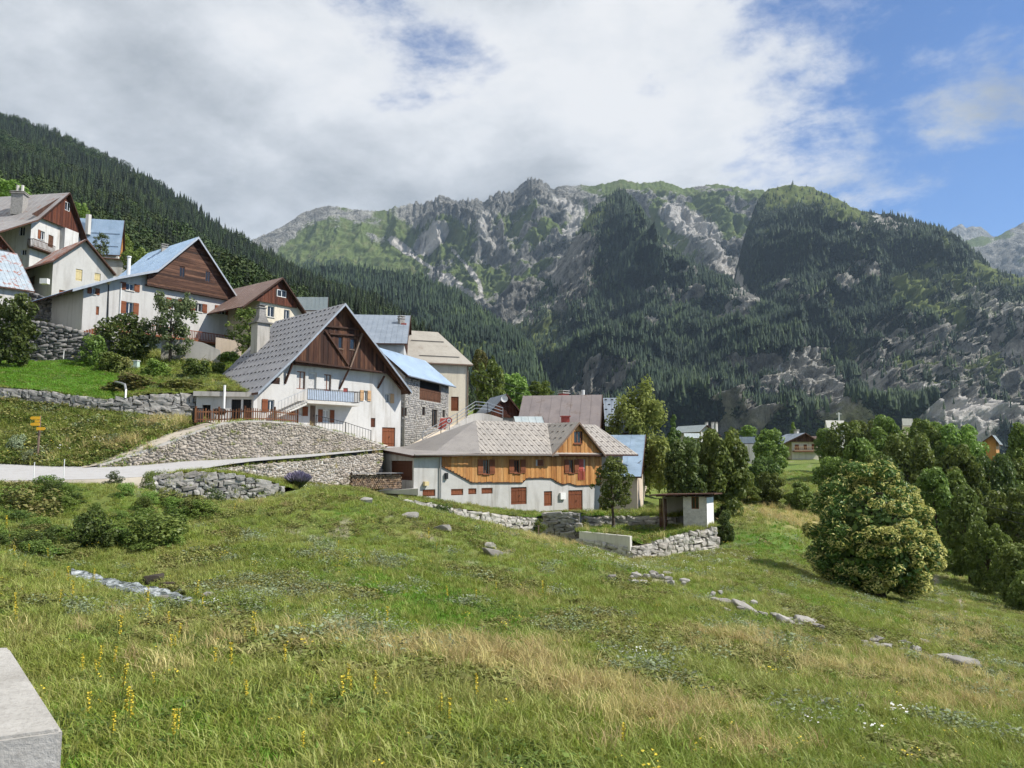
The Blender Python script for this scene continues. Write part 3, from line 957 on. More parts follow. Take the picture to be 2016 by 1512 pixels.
def near_forest():
    lm = m_leaf('hillside_broadleaf', [(0.022, 0.042, 0.010), (0.042, 0.066, 0.016), (0.066, 0.090, 0.024)], .1, .7, True, .02, .25)
    rg = np.random.default_rng(8)
    q = rg.normal(size=(320, 3)); q /= np.linalg.norm(q, axis=1)[:, None]
    c = q * np.array([.30, .30, .36]) * rg.uniform(.7, 1.12, 320)[:, None] * (.8 + .4 * vnoise(q[:, 0] * 2 + 9, q[:, 1] * 2 + 9, q[:, 2] * 2 + 9, 4))[:, None] + np.array([0, 0, .5])
    t_ = rg.normal(size=(320, 3)); t_ /= np.linalg.norm(t_, axis=1)[:, None]; b_ = np.cross(q, t_)
    V = np.stack([c + t_ * .04, c + b_ * .03, c - t_ * .04, c - b_ * .03], 1).reshape(-1, 3)
    bl = proto('conifer_pattern.004', V, np.arange(1280).reshape(320, 4), [lm])
    ps = [bl, conifer_proto('conifer_pattern', 1), conifer_proto('conifer_pattern.001', 2, 10, 9, 0.14), conifer_proto('conifer_pattern.002', 3, 8, 11, 0.21), conifer_proto('conifer_pattern.003', 4, 11, 9, 0.12)]
    Q = scatter_on(HILL, 24000, 0.1)
    n = len(Q)
    d = np.hypot(Q[:, 0], Q[:, 1])
    h = rng.uniform(8, 21, n) * (0.55 + 0.7 * fbm(Q[:, 0] / 60, Q[:, 1] / 60, 0, 9, 2))
    h *= np.clip(0.42 + d / 1100, 0.45, 1.0)
    w = h * rng.uniform(0.85, 1.3, n)
    instancer('hillside_forest', 'dense spruce and fir forest on the left hillside', protos(ps), Q, np.where(fbm(Q[:, 0] / 90, Q[:, 1] / 90, 0, 15, 3) + .25 * np.exp(-d / 300) + rng.uniform(-.12, .12, n) > .66, 4, rng.integers(0, 4, n)), np.stack([w, w, h], -1),
              np.stack([rng.uniform(-.04, .04, n), rng.uniform(-.04, .04, n), rng.uniform(0, 6.28, n)], -1), 'forest')
near_forest()

# ---------------------------------------------------------------- the air
def build_haze():
    mb = MB()
    mb.box((0, 3800, 700), (7600, 0, 0), (0, 4100, 0), (0, 0, 1600))
    m = bpy.data.materials.new('mountain_air')
    m.use_nodes = True
    nt = m.node_tree
    nt.nodes.clear()
    out = nt.nodes.new('ShaderNodeOutputMaterial')
    pv = nt.nodes.new('ShaderNodeVolumePrincipled')
    pv.inputs['Color'].default_value = (0.58, 0.77, 1.0, 1)
    pv.inputs['Density'].default_value = 0.000042
    pv.inputs['Anisotropy'].default_value = 0.1
    nt.links.new(pv.outputs[0], out.inputs['Volume'])
    o = mb.build('haze', m)
    tag(o, 'thin blue mountain haze over the whole valley', None, None, 'stuff')
build_haze()

# ---------------------------------------------------------------- village materials
WHITE = m_plaster('white_plaster', (0.57, 0.56, 0.54), (0.30, 0.27, 0.23), 0.8)
GREYP = m_plaster('grey_plaster', (0.50, 0.49, 0.47), (0.24, 0.22, 0.2), 0.5)
CREAM = m_plaster('cream_plaster', (0.66, 0.60, 0.48), (0.32, 0.27, 0.2), 0.5)
PALEG = m_plaster('pale_concrete_plaster', (0.50, 0.49, 0.47), (0.24, 0.22, 0.19), 0.85)
BEIGE = m_plaster('beige_plaster', (0.60, 0.50, 0.40), (0.3, 0.24, 0.18), 0.5)
CONC = m_plaster('weathered_concrete', (0.44, 0.42, 0.39), (0.16, 0.15, 0.12), 0.8)
CONCL = m_plaster('pale_concrete', (0.58, 0.56, 0.52), (0.24, 0.22, 0.19), 0.5)
ROADM = m_plaster('road_surface', (0.40, 0.395, 0.39), (0.30, 0.28, 0.26), 0.5)
DIRTM = m_plaster('pale_dirt_path', (0.46, 0.41, 0.34), (0.24, 0.2, 0.14), 0.6)
TANP = m_plaster('tan_ramp', (0.62, 0.53, 0.42), (0.36, 0.3, 0.22), 0.4)
BOARD = m_wood('dark_red_boards', [(0.030, 0.013, 0.009), (0.055, 0.022, 0.014), (0.085, 0.034, 0.019), (0.15, 0.070, 0.038)], wear=0.75)
BOARDH = m_wood('dark_horizontal_boards', [(0.030, 0.014, 0.010), (0.055, 0.024, 0.016), (0.085, 0.038, 0.023), (0.17, 0.085, 0.052)], grain=(0.8, 0.8, 9), wear=0.8)
BOARDR = m_wood('red_brown_boards', [(0.065, 0.020, 0.012), (0.095, 0.030, 0.016), (0.14, 0.044, 0.022)], wear=0.5)
ORANGE = m_wood('orange_larch_planks', [(0.33, 0.135, 0.035), (0.46, 0.205, 0.058), (0.55, 0.275, 0.09), (0.38, 0.15, 0.04), (0.58, 0.33, 0.13)], rough=0.6, wear=0.42)
TIMBER = m_wood('old_timber', [(0.045, 0.022, 0.015), (0.075, 0.036, 0.024), (0.10, 0.05, 0.032)], wear=0.5)
TIMBERL = m_wood('weathered_timber', [(0.17, 0.12, 0.09), (0.22, 0.155, 0.115)], wear=0.4)
SHUT = m_wood('brown_shutter', [(0.17, 0.055, 0.024), (0.21, 0.07, 0.030), (0.24, 0.082, 0.036)], wear=0.3)
SHUTL = m_wood('light_wood_shutter', [(0.48, 0.30, 0.16), (0.55, 0.36, 0.2)], wear=0.2)
SHUTY = m_wood('pale_yellow_shutter', [(0.58, 0.48, 0.25), (0.62, 0.52, 0.29)], wear=0.15)
FENCEW = m_wood('red_brown_fence', [(0.10, 0.04, 0.018), (0.14, 0.058, 0.026), (0.19, 0.085, 0.038)], wear=0.4)
BLUEM = m_metal('blue_sheet_roof', (0.34, 0.46, 0.60), (0.40, 0.52, 0.66), rough=0.36, metallic=0.45)
BLUEG = m_metal('blue_grey_sheet', (0.24, 0.28, 0.33), (0.29, 0.33, 0.38), rough=0.45, metallic=0.3)
GREYR = m_metal('grey_steel_tile', (0.27, 0.27, 0.285), (0.31, 0.31, 0.325), rough=0.42, metallic=0.15)
TAUPE = m_metal('taupe_steel_tile', (0.31, 0.285, 0.255), (0.36, 0.33, 0.295), rough=0.5, metallic=0.12)
TAUPED = m_metal('taupe_plain_sheet', (0.27, 0.25, 0.235), (0.30, 0.28, 0.26), rough=0.5, metallic=0.15)
MAUVE = m_metal('mauve_brown_sheet', (0.22, 0.19, 0.185), (0.26, 0.225, 0.215), (0.18, 0.145, 0.13), 0.12, 0.5, 0.2)
RUSTR = m_metal('rusty_sheet_roof', (0.30, 0.26, 0.25), (0.34, 0.29, 0.27), (0.24, 0.085, 0.045), 0.35, 0.55, 0.3)
RUSTL = m_metal('pale_rusted_sheet', (0.36, 0.345, 0.34), (0.31, 0.29, 0.285), (0.25, 0.18, 0.155), 0.10, 0.5, 0.35)
RUSTB = m_metal('blue_sheet_with_rust', (0.40, 0.47, 0.52), (0.46, 0.52, 0.56), (0.26, 0.09, 0.055), 0.22, 0.45, 0.4, (1.2, 1.2, 0.25))
BROWNR = m_metal('brown_sheet_roof', (0.20, 0.135, 0.11), (0.25, 0.175, 0.15), (0.30, 0.24, 0.21), 0.08, 0.5, 0.2)
PALEGR = m_metal('pale_green_grey_sheet', (0.36, 0.41, 0.42), (0.42, 0.46, 0.46), rough=0.5, metallic=0.2)
SANDR = m_metal('sand_coloured_sheet', (0.36, 0.335, 0.29), (0.32, 0.295, 0.255), (0.24, 0.2, 0.16), 0.05, 0.6, 0.1)
GUARD = m_plain('snow_guard_dark', (0.03, 0.03, 0.032), 0.5)
GUARDT = m_plain('snow_guard_brown', (0.17, 0.15, 0.135), 0.6)
IRON = m_plain('dark_iron', (0.03, 0.03, 0.032), 0.5, 0.3)
GALV = m_plain('galvanised_steel', (0.42, 0.43, 0.44), 0.4, 0.6)
WPAINT = m_plain('white_paint', (0.78, 0.78, 0.76), 0.5, 0, 0.12)
YELLOW = m_plain('yellow_sign_enamel', (0.80, 0.44, 0.03), 0.4, 0, 0.1, 9)
REDP = m_plain('red_paint', (0.50, 0.03, 0.025), 0.5)
REDB = m_plain('faded_red_board', (0.42, 0.09, 0.07), 0.7)
CLOTHB = m_plain('pale_blue_canvas', (0.52, 0.60, 0.72), 0.8, 0, 0.15, 3)
BLACKM = m_plain('matt_black', (0.012, 0.012, 0.013), 0.6)
DARKIN = m_plain('dark_interior', (0.015, 0.013, 0.012), 0.9)
CURTAIN = m_plain('pale_curtain', (0.55, 0.54, 0.52), 0.9, 0, 0.3, 8)
GREENBOX = m_plain('pale_green_paint', (0.50, 0.62, 0.54), 0.6)
def m_glass():
    m, nt, bs, _ = mat('window_glass')
    bs.inputs['Base Color'].default_value = (0.018, 0.021, 0.024, 1)
    bs.inputs['Roughness'].default_value = 0.08
    bs.inputs['Specular IOR Level'].default_value = 0.6
    return m
GLASS = m_glass()
STONE_G = m_stone('grey_wall_stone', [(0.19, 0.185, 0.18), (0.30, 0.29, 0.275), (0.40, 0.385, 0.36), (0.27, 0.25, 0.23), (0.46, 0.44, 0.41)])
STONE_T = m_stone('tan_wall_stone', [(0.24, 0.21, 0.175), (0.36, 0.32, 0.265), (0.46, 0.41, 0.345), (0.31, 0.265, 0.22), (0.42, 0.38, 0.34)], True)
STONE_D = m_stone('dark_wall_stone', [(0.10, 0.098, 0.095), (0.17, 0.165, 0.16), (0.25, 0.24, 0.23), (0.31, 0.295, 0.28)], True)
STONE_GJ = m_stone('grey_rubble_stone', [(0.19, 0.185, 0.18), (0.30, 0.29, 0.275), (0.40, 0.385, 0.36), (0.27, 0.25, 0.23), (0.46, 0.44, 0.41)], True)
STONE_W = m_stone('pale_wall_stone', [(0.36, 0.34, 0.31), (0.48, 0.455, 0.42), (0.58, 0.55, 0.51), (0.42, 0.38, 0.34)], False, 5, 0.15)
ROCKM = m_stone('meadow_rock', [(0.22, 0.205, 0.185), (0.30, 0.285, 0.26), (0.38, 0.36, 0.33)], False, 3, 0.5)
MORTAR = m_plaster('wall_core_mortar', (0.36, 0.33, 0.285), (0.12, 0.11, 0.09), 0.8)

# ---------------------------------------------------------------- houses
class Fr:
    """Vertical plane: origin (x, y), direction a to the right; d goes into the building, z is height above the eye."""
    def __init__(s, x, y, ax, ay):
        L = math.hypot(ax, ay)
        s.x, s.y, s.ax, s.ay = x, y, ax / L, ay / L
        s.nx, s.ny = s.ay, -s.ax
    def W(s, u, d, z):
        return Vector((s.x + s.ax * u - s.nx * d, s.y + s.ay * u - s.ny * d, z))
    def hit(s, px, py):
        r = at(px, py, 1.0)
        den = r.x * s.nx + r.y * s.ny
        k = (s.x * s.nx + s.y * s.ny) / den
        X, Y, Z = r.x * k, r.y * k, r.z * k
        return ((X - s.x) * s.ax + (Y - s.y) * s.ay, Z)
    def off(s, d):
        p = s.W(0, d, 0)
        return Fr(p.x, p.y, s.ax, s.ay)
    def right(s, u):
        p = s.W(u, 0, 0)
        return Fr(p.x, p.y, -s.nx, -s.ny)
    def left(s, u, L):
        p = s.W(u, L, 0)
        return Fr(p.x, p.y, s.nx, s.ny)
    def rect(s, x0, y0, x1, y1):
        xm, ym = (x0 + x1) / 2, (y0 + y1) / 2
        a, b = s.hit(x0, ym)[0], s.hit(x1, ym)[0]
        return (min(a, b), max(a, b), s.hit(xm, y1)[1], s.hit(xm, y0)[1])

def pf(prof):
    xs, zs = [p[0] for p in prof], [p[1] for p in prof]
    return lambda u: float(np.interp(u, xs, zs))

def clip_top(poly, m, c):
    """keep the part of polygon [(u,z)] under z = m*u + c"""
    out = []
    for i in range(len(poly)):
        p, q = poly[i], poly[(i + 1) % len(poly)]
        fp, fq = m * p[0] + c - p[1], m * q[0] + c - q[1]
        if fp >= -1e-9: out.append(p)
        if (fp > 1e-9 and fq < -1e-9) or (fp < -1e-9 and fq > 1e-9):
            t = fp / (fp - fq)
            out.append((p[0] + (q[0] - p[0]) * t, p[1] + (q[1] - p[1]) * t))
    return out

def wall_panel(mb, fr, u0, u1, zb, top, holes=(), m=0, depth=0.22, d=0.0):
    """wall between u0 and u1, from zb up to the profile top [(u,z)], with real openings and their reveals"""
    f = pf(top)
    us = {u0, u1} | {p[0] for p in top if u0 < p[0] < u1}
    zs = {zb, max(p[1] for p in top) + 0.01}
    hs = []
    for (a, b, c, e) in holes:
        a, b, c = max(a, u0 + .01), min(b, u1 - .01), max(c, zb + .01)
        if b - a < 0.05: continue
        hs.append((a, b, c, e)); us |= {a, b}; zs |= {c, e}
    us, zs = sorted(us), sorted(zs)
    for i in range(len(us) - 1):
        a, b = us[i], us[i + 1]
        if b - a < 1e-4: continue
        fa, fb = f(a + 1e-6), f(b - 1e-6)
        mm = (fb - fa) / (b - a); cc = fa - mm * a
        for j in range(len(zs) - 1):
            c, e = zs[j], zs[j + 1]
            if e - c < 1e-4: continue
            if any(h[0] - 1e-5 <= a and b <= h[1] + 1e-5 and h[2] - 1e-5 <= c and e <= h[3] + 1e-5 for h in hs): continue
            p = clip_top([(a, c), (b, c), (b, e), (a, e)], mm, cc)
            if len(p) > 2:
                mb.poly([fr.W(u, d, z) for u, z in p], m)
    for (a, b, c, e) in hs:
        q = [(a, c), (b, c), (b, e), (a, e)]
        for k in range(4):
            (p0, z0), (p1, z1) = q[k], q[(k + 1) % 4]
            mb.poly([fr.W(p0, d, z0), fr.W(p1, d, z1), fr.W(p1, d + depth, z1), fr.W(p0, d + depth, z0)], m)
        mb.poly([fr.W(u, d + depth + 0.02, z) for u, z in q], m + 1)

def roof_mesh(parent, fr, prof, d0, d1, mats, thick=0.16, seam=0.0, name='roof', seam_h=0.03, seam_w=0.035):
    mb = MB()
    n = len(prof)
    T0 = [fr.W(u, d0, z) for u, z in prof]; T1 = [fr.W(u, d1, z) for u, z in prof]
    B0 = [fr.W(u, d0, z - thick) for u, z in prof]; B1 = [fr.W(u, d1, z - thick) for u, z in prof]
    for i in range(n - 1):
        mb.poly([T0[i], T0[i + 1], T1[i + 1], T1[i]], 0)
        mb.poly([B0[i], B1[i], B1[i + 1], B0[i + 1]], 1)
        mb.poly([T0[i], B0[i], B0[i + 1], T0[i + 1]], 1)
        mb.poly([T1[i], T1[i + 1], B1[i + 1], B1[i]], 1)
    for i in (0, n - 1):
        mb.poly([T0[i], T1[i], B1[i], B0[i]], 1)
    o = mb.build(name, mats, parent)
    if seam:
        sb = MB()
        k = int((d1 - d0) / seam)
        for j in range(k + 1):
            d = d0 + 0.03 + (d1 - d0 - 0.06) * j / k
            for i in range(n - 1):
                (u0, z0), (u1, z1) = prof[i], prof[i + 1]
                sb.bar(fr.W(u0, d, z0 + seam_h / 2), fr.W(u1, d, z1 + seam_h / 2), seam_w, seam_h)
        s = sb.build('roof_seams', mats[0], o)
        s['kind'] = 'stuff'
    return o

def guards(parent, fr, p0, p1, d0, d1, rows, step, mat_, size=(0.28, 0.10), stagger=True, skip=None):
    """rows of small snow guards on the slope from p0 (eave) to p1 (ridge)"""
    mb = MB()
    (u0, z0), (u1, z1) = p0, p1
    sl = Vector((0, 0, 0)) + (fr.W(u1, 0, z1) - fr.W(u0, 0, z0)); sl.normalize()
    dd = fr.W(0, 1, 0) - fr.W(0, 0, 0)
    nn = sl.cross(dd).normalized()
    if nn.z < 0: nn = -nn
    for r in range(rows):
        t = (r + 0.6) / rows
        k = int((d1 - d0) / step)
        for j in range(k):
            d = d0 + (j + (0.75 if (stagger and r % 2) else 0.25)) * step
            if skip and skip(d, t): continue
            c = fr.W(u0 + (u1 - u0) * t, d, z0 + (z1 - z0) * t) + nn * size[1] / 2
            mb.box(c, dd * size[0] / 2, sl * 0.06, nn * size[1] / 2)
    o = mb.build('snow_guards', mat_, parent)
    o['kind'] = 'stuff'
    return o

def window(parent, fr, rc, frame=None, pane=None, shut='', smat=None, sw=None, sill=None, mull=1, d=0.0, depth=0.2):
    a, b, c, e = rc
    frame = frame or WPAINT
    mb = MB()
    t, dd = 0.07, d + depth - 0.06
    def bx(m_, u0, u1, z0, z1, d0, d1):
        p = [fr.W(u, q, z) for z in (z0, z1) for (u, q) in ((u0, d0), (u1, d0), (u1, d1), (u0, d1))]
        m_.hexa(p)
    bx(mb, a, a + t, c, e, dd, dd + 0.05); bx(mb, b - t, b, c, e, dd, dd + 0.05)
    bx(mb, a + t, b - t, c, c + t, dd, dd + 0.05); bx(mb, a + t, b - t, e - t, e, dd, dd + 0.05)
    for k in range(mull):
        u = a + (b - a) * (k + 1) / (mull + 1)
        bx(mb, u - t / 2, u + t / 2, c + t, e - t, dd, dd + 0.045)
    w = mb.build('window', frame, parent)
    pb = MB()
    pb.poly([fr.W(u, dd + 0.03, z) for u, z in ((a + .01, c + .01), (b - .01, c + .01), (b - .01, e - .01), (a + .01, e - .01))])
    pb.build('pane', pane or GLASS, w)
    if sill:
        sb = MB(); bx(sb, a - 0.08, b + 0.08, c - 0.09, c, d - 0.10, d + 0.02)
        sb.build('sill', sill, w)
    sw = sw or (b - a) / 2
    for ch in shut:
        sb = MB()
        u0, u1 = (a - sw - 0.02, a - 0.02) if ch == 'L' else (b + 0.02, b + sw + 0.02)
        bx(sb, u0, u1, c - 0.02, e + 0.02, d - 0.07, d - 0.02)
        for zz in (c + 0.15 * (e - c), e - 0.2 * (e - c)):
            bx(sb, u0 + .02, u1 - .02, zz, zz + 0.07, d - 0.095, d - 0.07)
        sb.build('shutter', smat or SHUT, w)
    return w

def closed(parent, fr, rc, m=None, name='shutter', leaves=2, d=0.0, depth=0.08, battens=True, handle=False):
    """a closed door or shutter of boards set in its opening"""
    a, b, c, e = rc
    o = None
    k = max(2 * leaves, int((b - a) / 0.16))
    mb = MB()
    w = (b - a) / k
    for i in range(k):
        u0 = a + i * w + 0.008; u1 = a + (i + 1) * w - 0.008
        q = d + depth + (0.0 if i % 2 else 0.008)
        mb.hexa([fr.W(u, dd, z) for z in (c + .01, e - .01) for (u, dd) in ((u0, q), (u1, q), (u1, q + 0.05), (u0, q + 0.05))])
    if battens:
        for zz in (c + 0.16 * (e - c), e - 0.2 * (e - c)):
            for l in range(leaves):
                u0 = a + (b - a) * l / leaves + .03; u1 = a + (b - a) * (l + 1) / leaves - .03
                mb.hexa([fr.W(u, dd, z) for z in (zz, zz + 0.09) for (u, dd) in ((u0, d + depth - .03), (u1, d + depth - .03), (u1, d + depth), (u0, d + depth))])
    o = mb.build(name, m or SHUT, parent)
    if handle:
        hb = MB(); hb.bar(fr.W((a + b) / 2 + .08, d + depth - .07, c + (e - c) * .45), fr.W((a + b) / 2 + .08, d + depth - .07, c + (e - c) * .55), 0.04, 0.04)
        hb.build('handle', IRON, o)
    return o

def planks(parent, fr, u0, u1, zbot, ztop, w, mat_, holes=(), d=0.0, th=0.035, name='plank', gap=0.012, jag=0.0):
    """upright boards, each an object of its own, split round the openings"""
    n = max(1, int(round((u1 - u0) / w))); w = (u1 - u0) / n
    for i in range(n):
        a, b = u0 + i * w + gap / 2, u0 + (i + 1) * w - gap / 2
        m_ = (a + b) / 2
        ta, tb = ztop(a), ztop(b)
        za = zbot(m_) + random.uniform(-jag, jag)
        q = d - (0.02 if i % 2 else 0.0) - random.uniform(0, .008)
        segs = [(za, None)]
        for (ha, hb, hc, he) in holes:
            if ha - w * 0.3 < m_ < hb + w * 0.3:
                out = []
                for (s0, s1) in segs:
                    out += [(s0, hc), (he, s1)] if (s0 < hc) else [(max(s0, he), s1)]
                segs = out
        for (s0, s1) in segs:
            e0, e1 = (ta, tb) if s1 is None else (min(s1, ta), min(s1, tb))
            if max(e0, e1) - s0 < 0.08: continue
            e0, e1 = max(e0, s0 + .01), max(e1, s0 + .01)
            mb = MB()
            mb.hexa([fr.W(a, q - th, s0), fr.W(b, q - th, s0), fr.W(b, q, s0), fr.W(a, q, s0), fr.W(a, q - th, e0), fr.W(b, q - th, e1), fr.W(b, q, e1), fr.W(a, q, e0)])
            mb.build(name, mat_, parent)

def boards(parent, fr, zb, zt, w, left, right, mat_, holes=(), d=0.0, th=0.035, name='board'):
    """level boards between two slanting limits left(z), right(z)"""
    n = max(1, int(round((zt - zb) / w))); w = (zt - zb) / n
    for i in range(n):
        z0, z1 = zb + i * w + .006, zb + (i + 1) * w - .006
        zm = (z0 + z1) / 2
        q = d - random.uniform(0, .02)
        runs = [(None, None)]
        cuts = sorted([h for h in holes if h[2] - .05 < zm < h[3] + .05])
        xs = [(left(z0), left(z1))]
        segs, cur = [], (left(z0), left(z1))
        for h in cuts:
            segs.append((cur, (h[0], h[0]))); cur = (h[1], h[1])
        segs.append((cur, (right(z0), right(z1))))
        for (l0, l1), (r0, r1) in segs:
            if r0 - l0 < 0.1: continue
            r1 = max(r1, l1 + .02)
            mb = MB()
            mb.hexa([fr.W(l0, q - th, z0), fr.W(r0, q - th, z0), fr.W(r0, q, z0), fr.W(l0, q, z0), fr.W(l1, q - th * .6, z1), fr.W(r1, q - th * .6, z1), fr.W(r1, q, z1), fr.W(l1, q, z1)])
            mb.build(name, mat_, parent)

def barge(parent, fr, prof, d, h=0.24, t=0.05, mat_=None):
    for i in range(len(prof) - 1):
        (u0, z0), (u1, z1) = prof[i], prof[i + 1]
        mb = MB()
        mb.hexa([fr.W(u0, d - t, z0 - h - .01), fr.W(u1, d - t, z1 - h - .01), fr.W(u1, d, z1 - h - .01), fr.W(u0, d, z0 - h - .01),
                 fr.W(u0, d - t, z0 + .015), fr.W(u1, d - t, z1 + .015), fr.W(u1, d, z1 + .015), fr.W(u0, d, z0 + .015)])
        mb.build('bargeboard', mat_ or TIMBER, parent)

def body(parent, fr, u0, u1, L, zb, prof, wm, fholes=(), lholes=(), rholes=(), name='wall', d=0.0):
    """four walls under a roof profile; openings are (u0,u1,z0,z1) on each face"""
    mb = MB()
    wall_panel(mb, fr, u0, u1, zb, prof, fholes, d=d)
    f = pf(prof)
    rf, lf = fr.right(u1), fr.left(u0, L)
    wall_panel(mb, rf, d, L, zb, [(d, f(u1)), (L, f(u1))], rholes)
    wall_panel(mb, lf, 0, L - d, zb, [(0, f(u0)), (L - d, f(u0))], lholes)
    bp = [fr.W(u, L, z) for u, z in ([(u0, zb), (u1, zb), (u1, f(u1))] + [(p[0], p[1]) for p in reversed(prof) if u0 < p[0] < u1] + [(u0, f(u0))])]
    mb.poly(bp)
    return mb.build(name, [wm, DARKIN], parent)

def chimney(parent, c, w, z0, z1, mat_, cap=True, name='chimney', ang=0.6):
    mb = MB()
    a = Vector((math.cos(ang), math.sin(ang), 0)); b = Vector((-a.y, a.x, 0))
    c = Vector(c)
    mb.box((c.x, c.y, (z0 + z1) / 2), a * w / 2, b * w / 2, (0, 0, (z1 - z0) / 2))
    o = mb.build(name, mat_, parent)
    if cap:
        m2 = MB()
        m2.box((c.x, c.y, z1 + .05), a * w * .62, b * w * .62, (0, 0, .05))
        for s1 in (-1, 1):
            for s2 in (-1, 1):
                m2.box(Vector((c.x, c.y, z1 + .2)) + a * w * .4 * s1 + b * w * .4 * s2, a * .05, b * .05, (0, 0, .1))
        m2.box((c.x, c.y, z1 + .33), a * w * .6, b * w * .6, (0, 0, .035))
        m2.build('chimney_cap', CONC, o)
    return o

def rail(parent, pts, h, mat_, step=0.16, bw=0.03, rw=0.05, name='railing', low=0.1):
    mb = MB()
    for p, q in zip(pts[:-1], pts[1:]):
        p, q = Vector(p), Vector(q)
        up = Vector((0, 0, h))
        mb.bar(p + up, q + up, rw); mb.bar(p + Vector((0, 0, low)), q + Vector((0, 0, low)), rw * .8)
        n = max(1, int((q - p).length / step))
        for i in range(n + 1):
            r = p + (q - p) * i / n
            mb.bar(r + Vector((0, 0, low)), r + Vector((0, 0, h)), bw)
    o = mb.build(name, mat_, parent)
    o['kind'] = 'stuff'
    return o

# ---- big white house with the grey steel-tile roof
def white_house():
    root = empty('farmhouse', at(700, 862, 67.5))
    tag(root, 'large white farmhouse with grey roof, dark plank gable and balcony above the stone wall', 'house')
    pk = at(680, 597, 67)
    fr = Fr(pk.x, pk.y, .707, .707)                      # verge plane
    OV = 1.3
    wf = fr.off(OV)                                      # wall plane
    prof = [fr.hit(508, 772), fr.hit(583, 700), fr.hit(680, 597), fr.hit(811, 771)]
    prof[2] = (0.0, pk.z)
    L = 12.5
    uL, uR = wf.hit(499, 800)[0], wf.hit(789, 820)[0]
    zw = wf.hit(583, 712)[1]
    R_ = lambda *q: wf.rect(*q)
    specs = [(584, 731, 601, 766), (607.5, 733, 623, 766), (638, 737, 652, 769), (676, 764, 685, 773), (715.6, 769, 723, 789), (759, 775, 768, 793),
             (527, 787, 540, 811), (580, 800, 595, 818), (610, 798, 621, 839), (635, 807, 649, 831), (730, 823, 739, 841), (752, 841.5, 778, 879), (533, 743, 551, 756)]
    rc = [R_(*s) for s in specs]
    rp = [(u, z - .18) for u, z in prof]
    body(root, wf, uL, uR, L - OV, -1.5, rp, WHITE, rc)
    window(root, wf, rc[0], SHUT, CURTAIN, '', mull=1); window(root, wf, rc[1], WPAINT, CURTAIN, '', mull=0); window(root, wf, rc[2], SHUT, CURTAIN, '', mull=1)
    closed(root, wf, rc[3], REDB, leaves=1)
    window(root, wf, rc[4], WPAINT, GLASS, 'LR', SHUTL, 0.36); window(root, wf, rc[5], WPAINT, GLASS, 'R', SHUTL, 0.40)
    window(root, wf, rc[6], WPAINT, GLASS, 'L', SHUT, 0.5); window(root, wf, rc[7], WPAINT, CURTAIN, 'LR', SHUT, 0.5)
    closed(root, wf, rc[8], TIMBERL, 'door', 1, handle=True); window(root, wf, rc[9], WPAINT, CURTAIN, 'LR', SHUT, 0.42)
    closed(root, wf, rc[10], BOARDR, leaves=1); closed(root, wf, rc[11], SHUT, 'door', 2, handle=True); closed(root, wf, rc[12], BOARDH, leaves=1)
    # plank gable, hung proud of the wall
    gf = fr.off(OV - .55)
    f = pf([(u, z - .2) for u, z in prof])
    zl = gf.hit(583, 714)[1]
    ub0 = np.interp(zl, [prof[0][1], prof[2][1]], [prof[0][0], 0]) + .4
    gh = [gf.rect(665, 663, 674, 686), gf.rect(688, 667, 698, 688)]
    ur = prof[3][0] - .35
    def bot(u):
        return zl - max(0, u - gf.hit(757, 735)[0]) * 0.62
    planks(root, gf, gf.hit(582, 712)[0], ur, bot, f, 0.24, BOARD, gh)
    for h in gh:
        window(root, gf, h, TIMBER, GLASS, '', mull=0, depth=.05, sill=TIMBERL)
    mb = MB(); mb.poly([gf.W(u, .06, z) for u, z in ((gf.hit(582, 712)[0], zl), (gf.hit(757, 735)[0], zl), (ur, bot(ur)), (ur, f(ur)), (0, f(0)), (gf.hit(582, 712)[0], f(gf.hit(582, 712)[0])))])
    mb.build('gable_backing', TIMBER, root)
    # soffit under the gable
    mb = MB(); mb.hexa([wf.W(u, d, z) for z in (zl - .14, zl - .02) for (u, d) in ((gf.hit(582, 712)[0], -.55), (gf.hit(757, 735)[0], -.55), (gf.hit(757, 735)[0], .05), (gf.hit(582, 712)[0], .05))])
    mb.build('soffit', TIMBER, root)
    tf = gf.off(-.10)
    def beam(x0, y0, x1, y1, w=.22, mt=TIMBER, name='beam', f0=None, f1=None):
        a, b = (f0 or tf).hit(x0, y0), (f1 or tf).hit(x1, y1)
        mb = MB(); mb.bar((f0 or tf).W(a[0], 0, a[1]), (f1 or tf).W(b[0], 0, b[1]), w, .14)
        mb.build(name, mt, root)
    beam(640, 642, 716, 649); beam(648, 657, 708, 661); beam(640, 651, 686, 719); beam(580, 710, 761, 734, .26)
    beam(713.5, 654, 688, 726, .26, TIMBERL)
    for x0, y0, x1, y1 in ((576, 715, 561, 755), (686, 729, 668, 766), (757, 740, 744, 764)):
        beam(x0, y0, x1, y1, .18, TIMBER, 'brace', gf, wf)
    rf = roof_mesh(root, fr, prof, 0, L, [GREYR, TIMBER], .18, .42)
    def sk(d, t): return False
    guards(rf, fr, prof[0], prof[1], .3, L, 4, .72, GUARD, (.2, .055))
    guards(rf, fr, prof[1], prof[2], .3, L, 8, .72, GUARD, (.2, .055))
    barge(root, fr, prof, 0, .2, .05, GALV)
    # rafters under the right eave
    for k in range(7):
        mb = MB(); d = .25 + k * 1.9
        mb.bar(fr.W(prof[3][0] - 2.2, d, np.interp(prof[3][0] - 2.2, [0, prof[3][0]], [pk.z, prof[3][1]]) - .28), fr.W(prof[3][0] - .1, d, prof[3][1] - .22), .14, .18)
        mb.build('rafter', TIMBER, root)
    # balcony
    u0, u1 = wf.hit(590, 790)[0], wf.hit(693, 798)[0]
    zf = wf.off(-1.2).hit(640, 791)[1]
    mb = MB(); mb.hexa([wf.W(u, d, z) for z in (zf - .2, zf) for (u, d) in ((u0, -1.25), (u1, -1.25), (u1, .02), (u0, .02))])
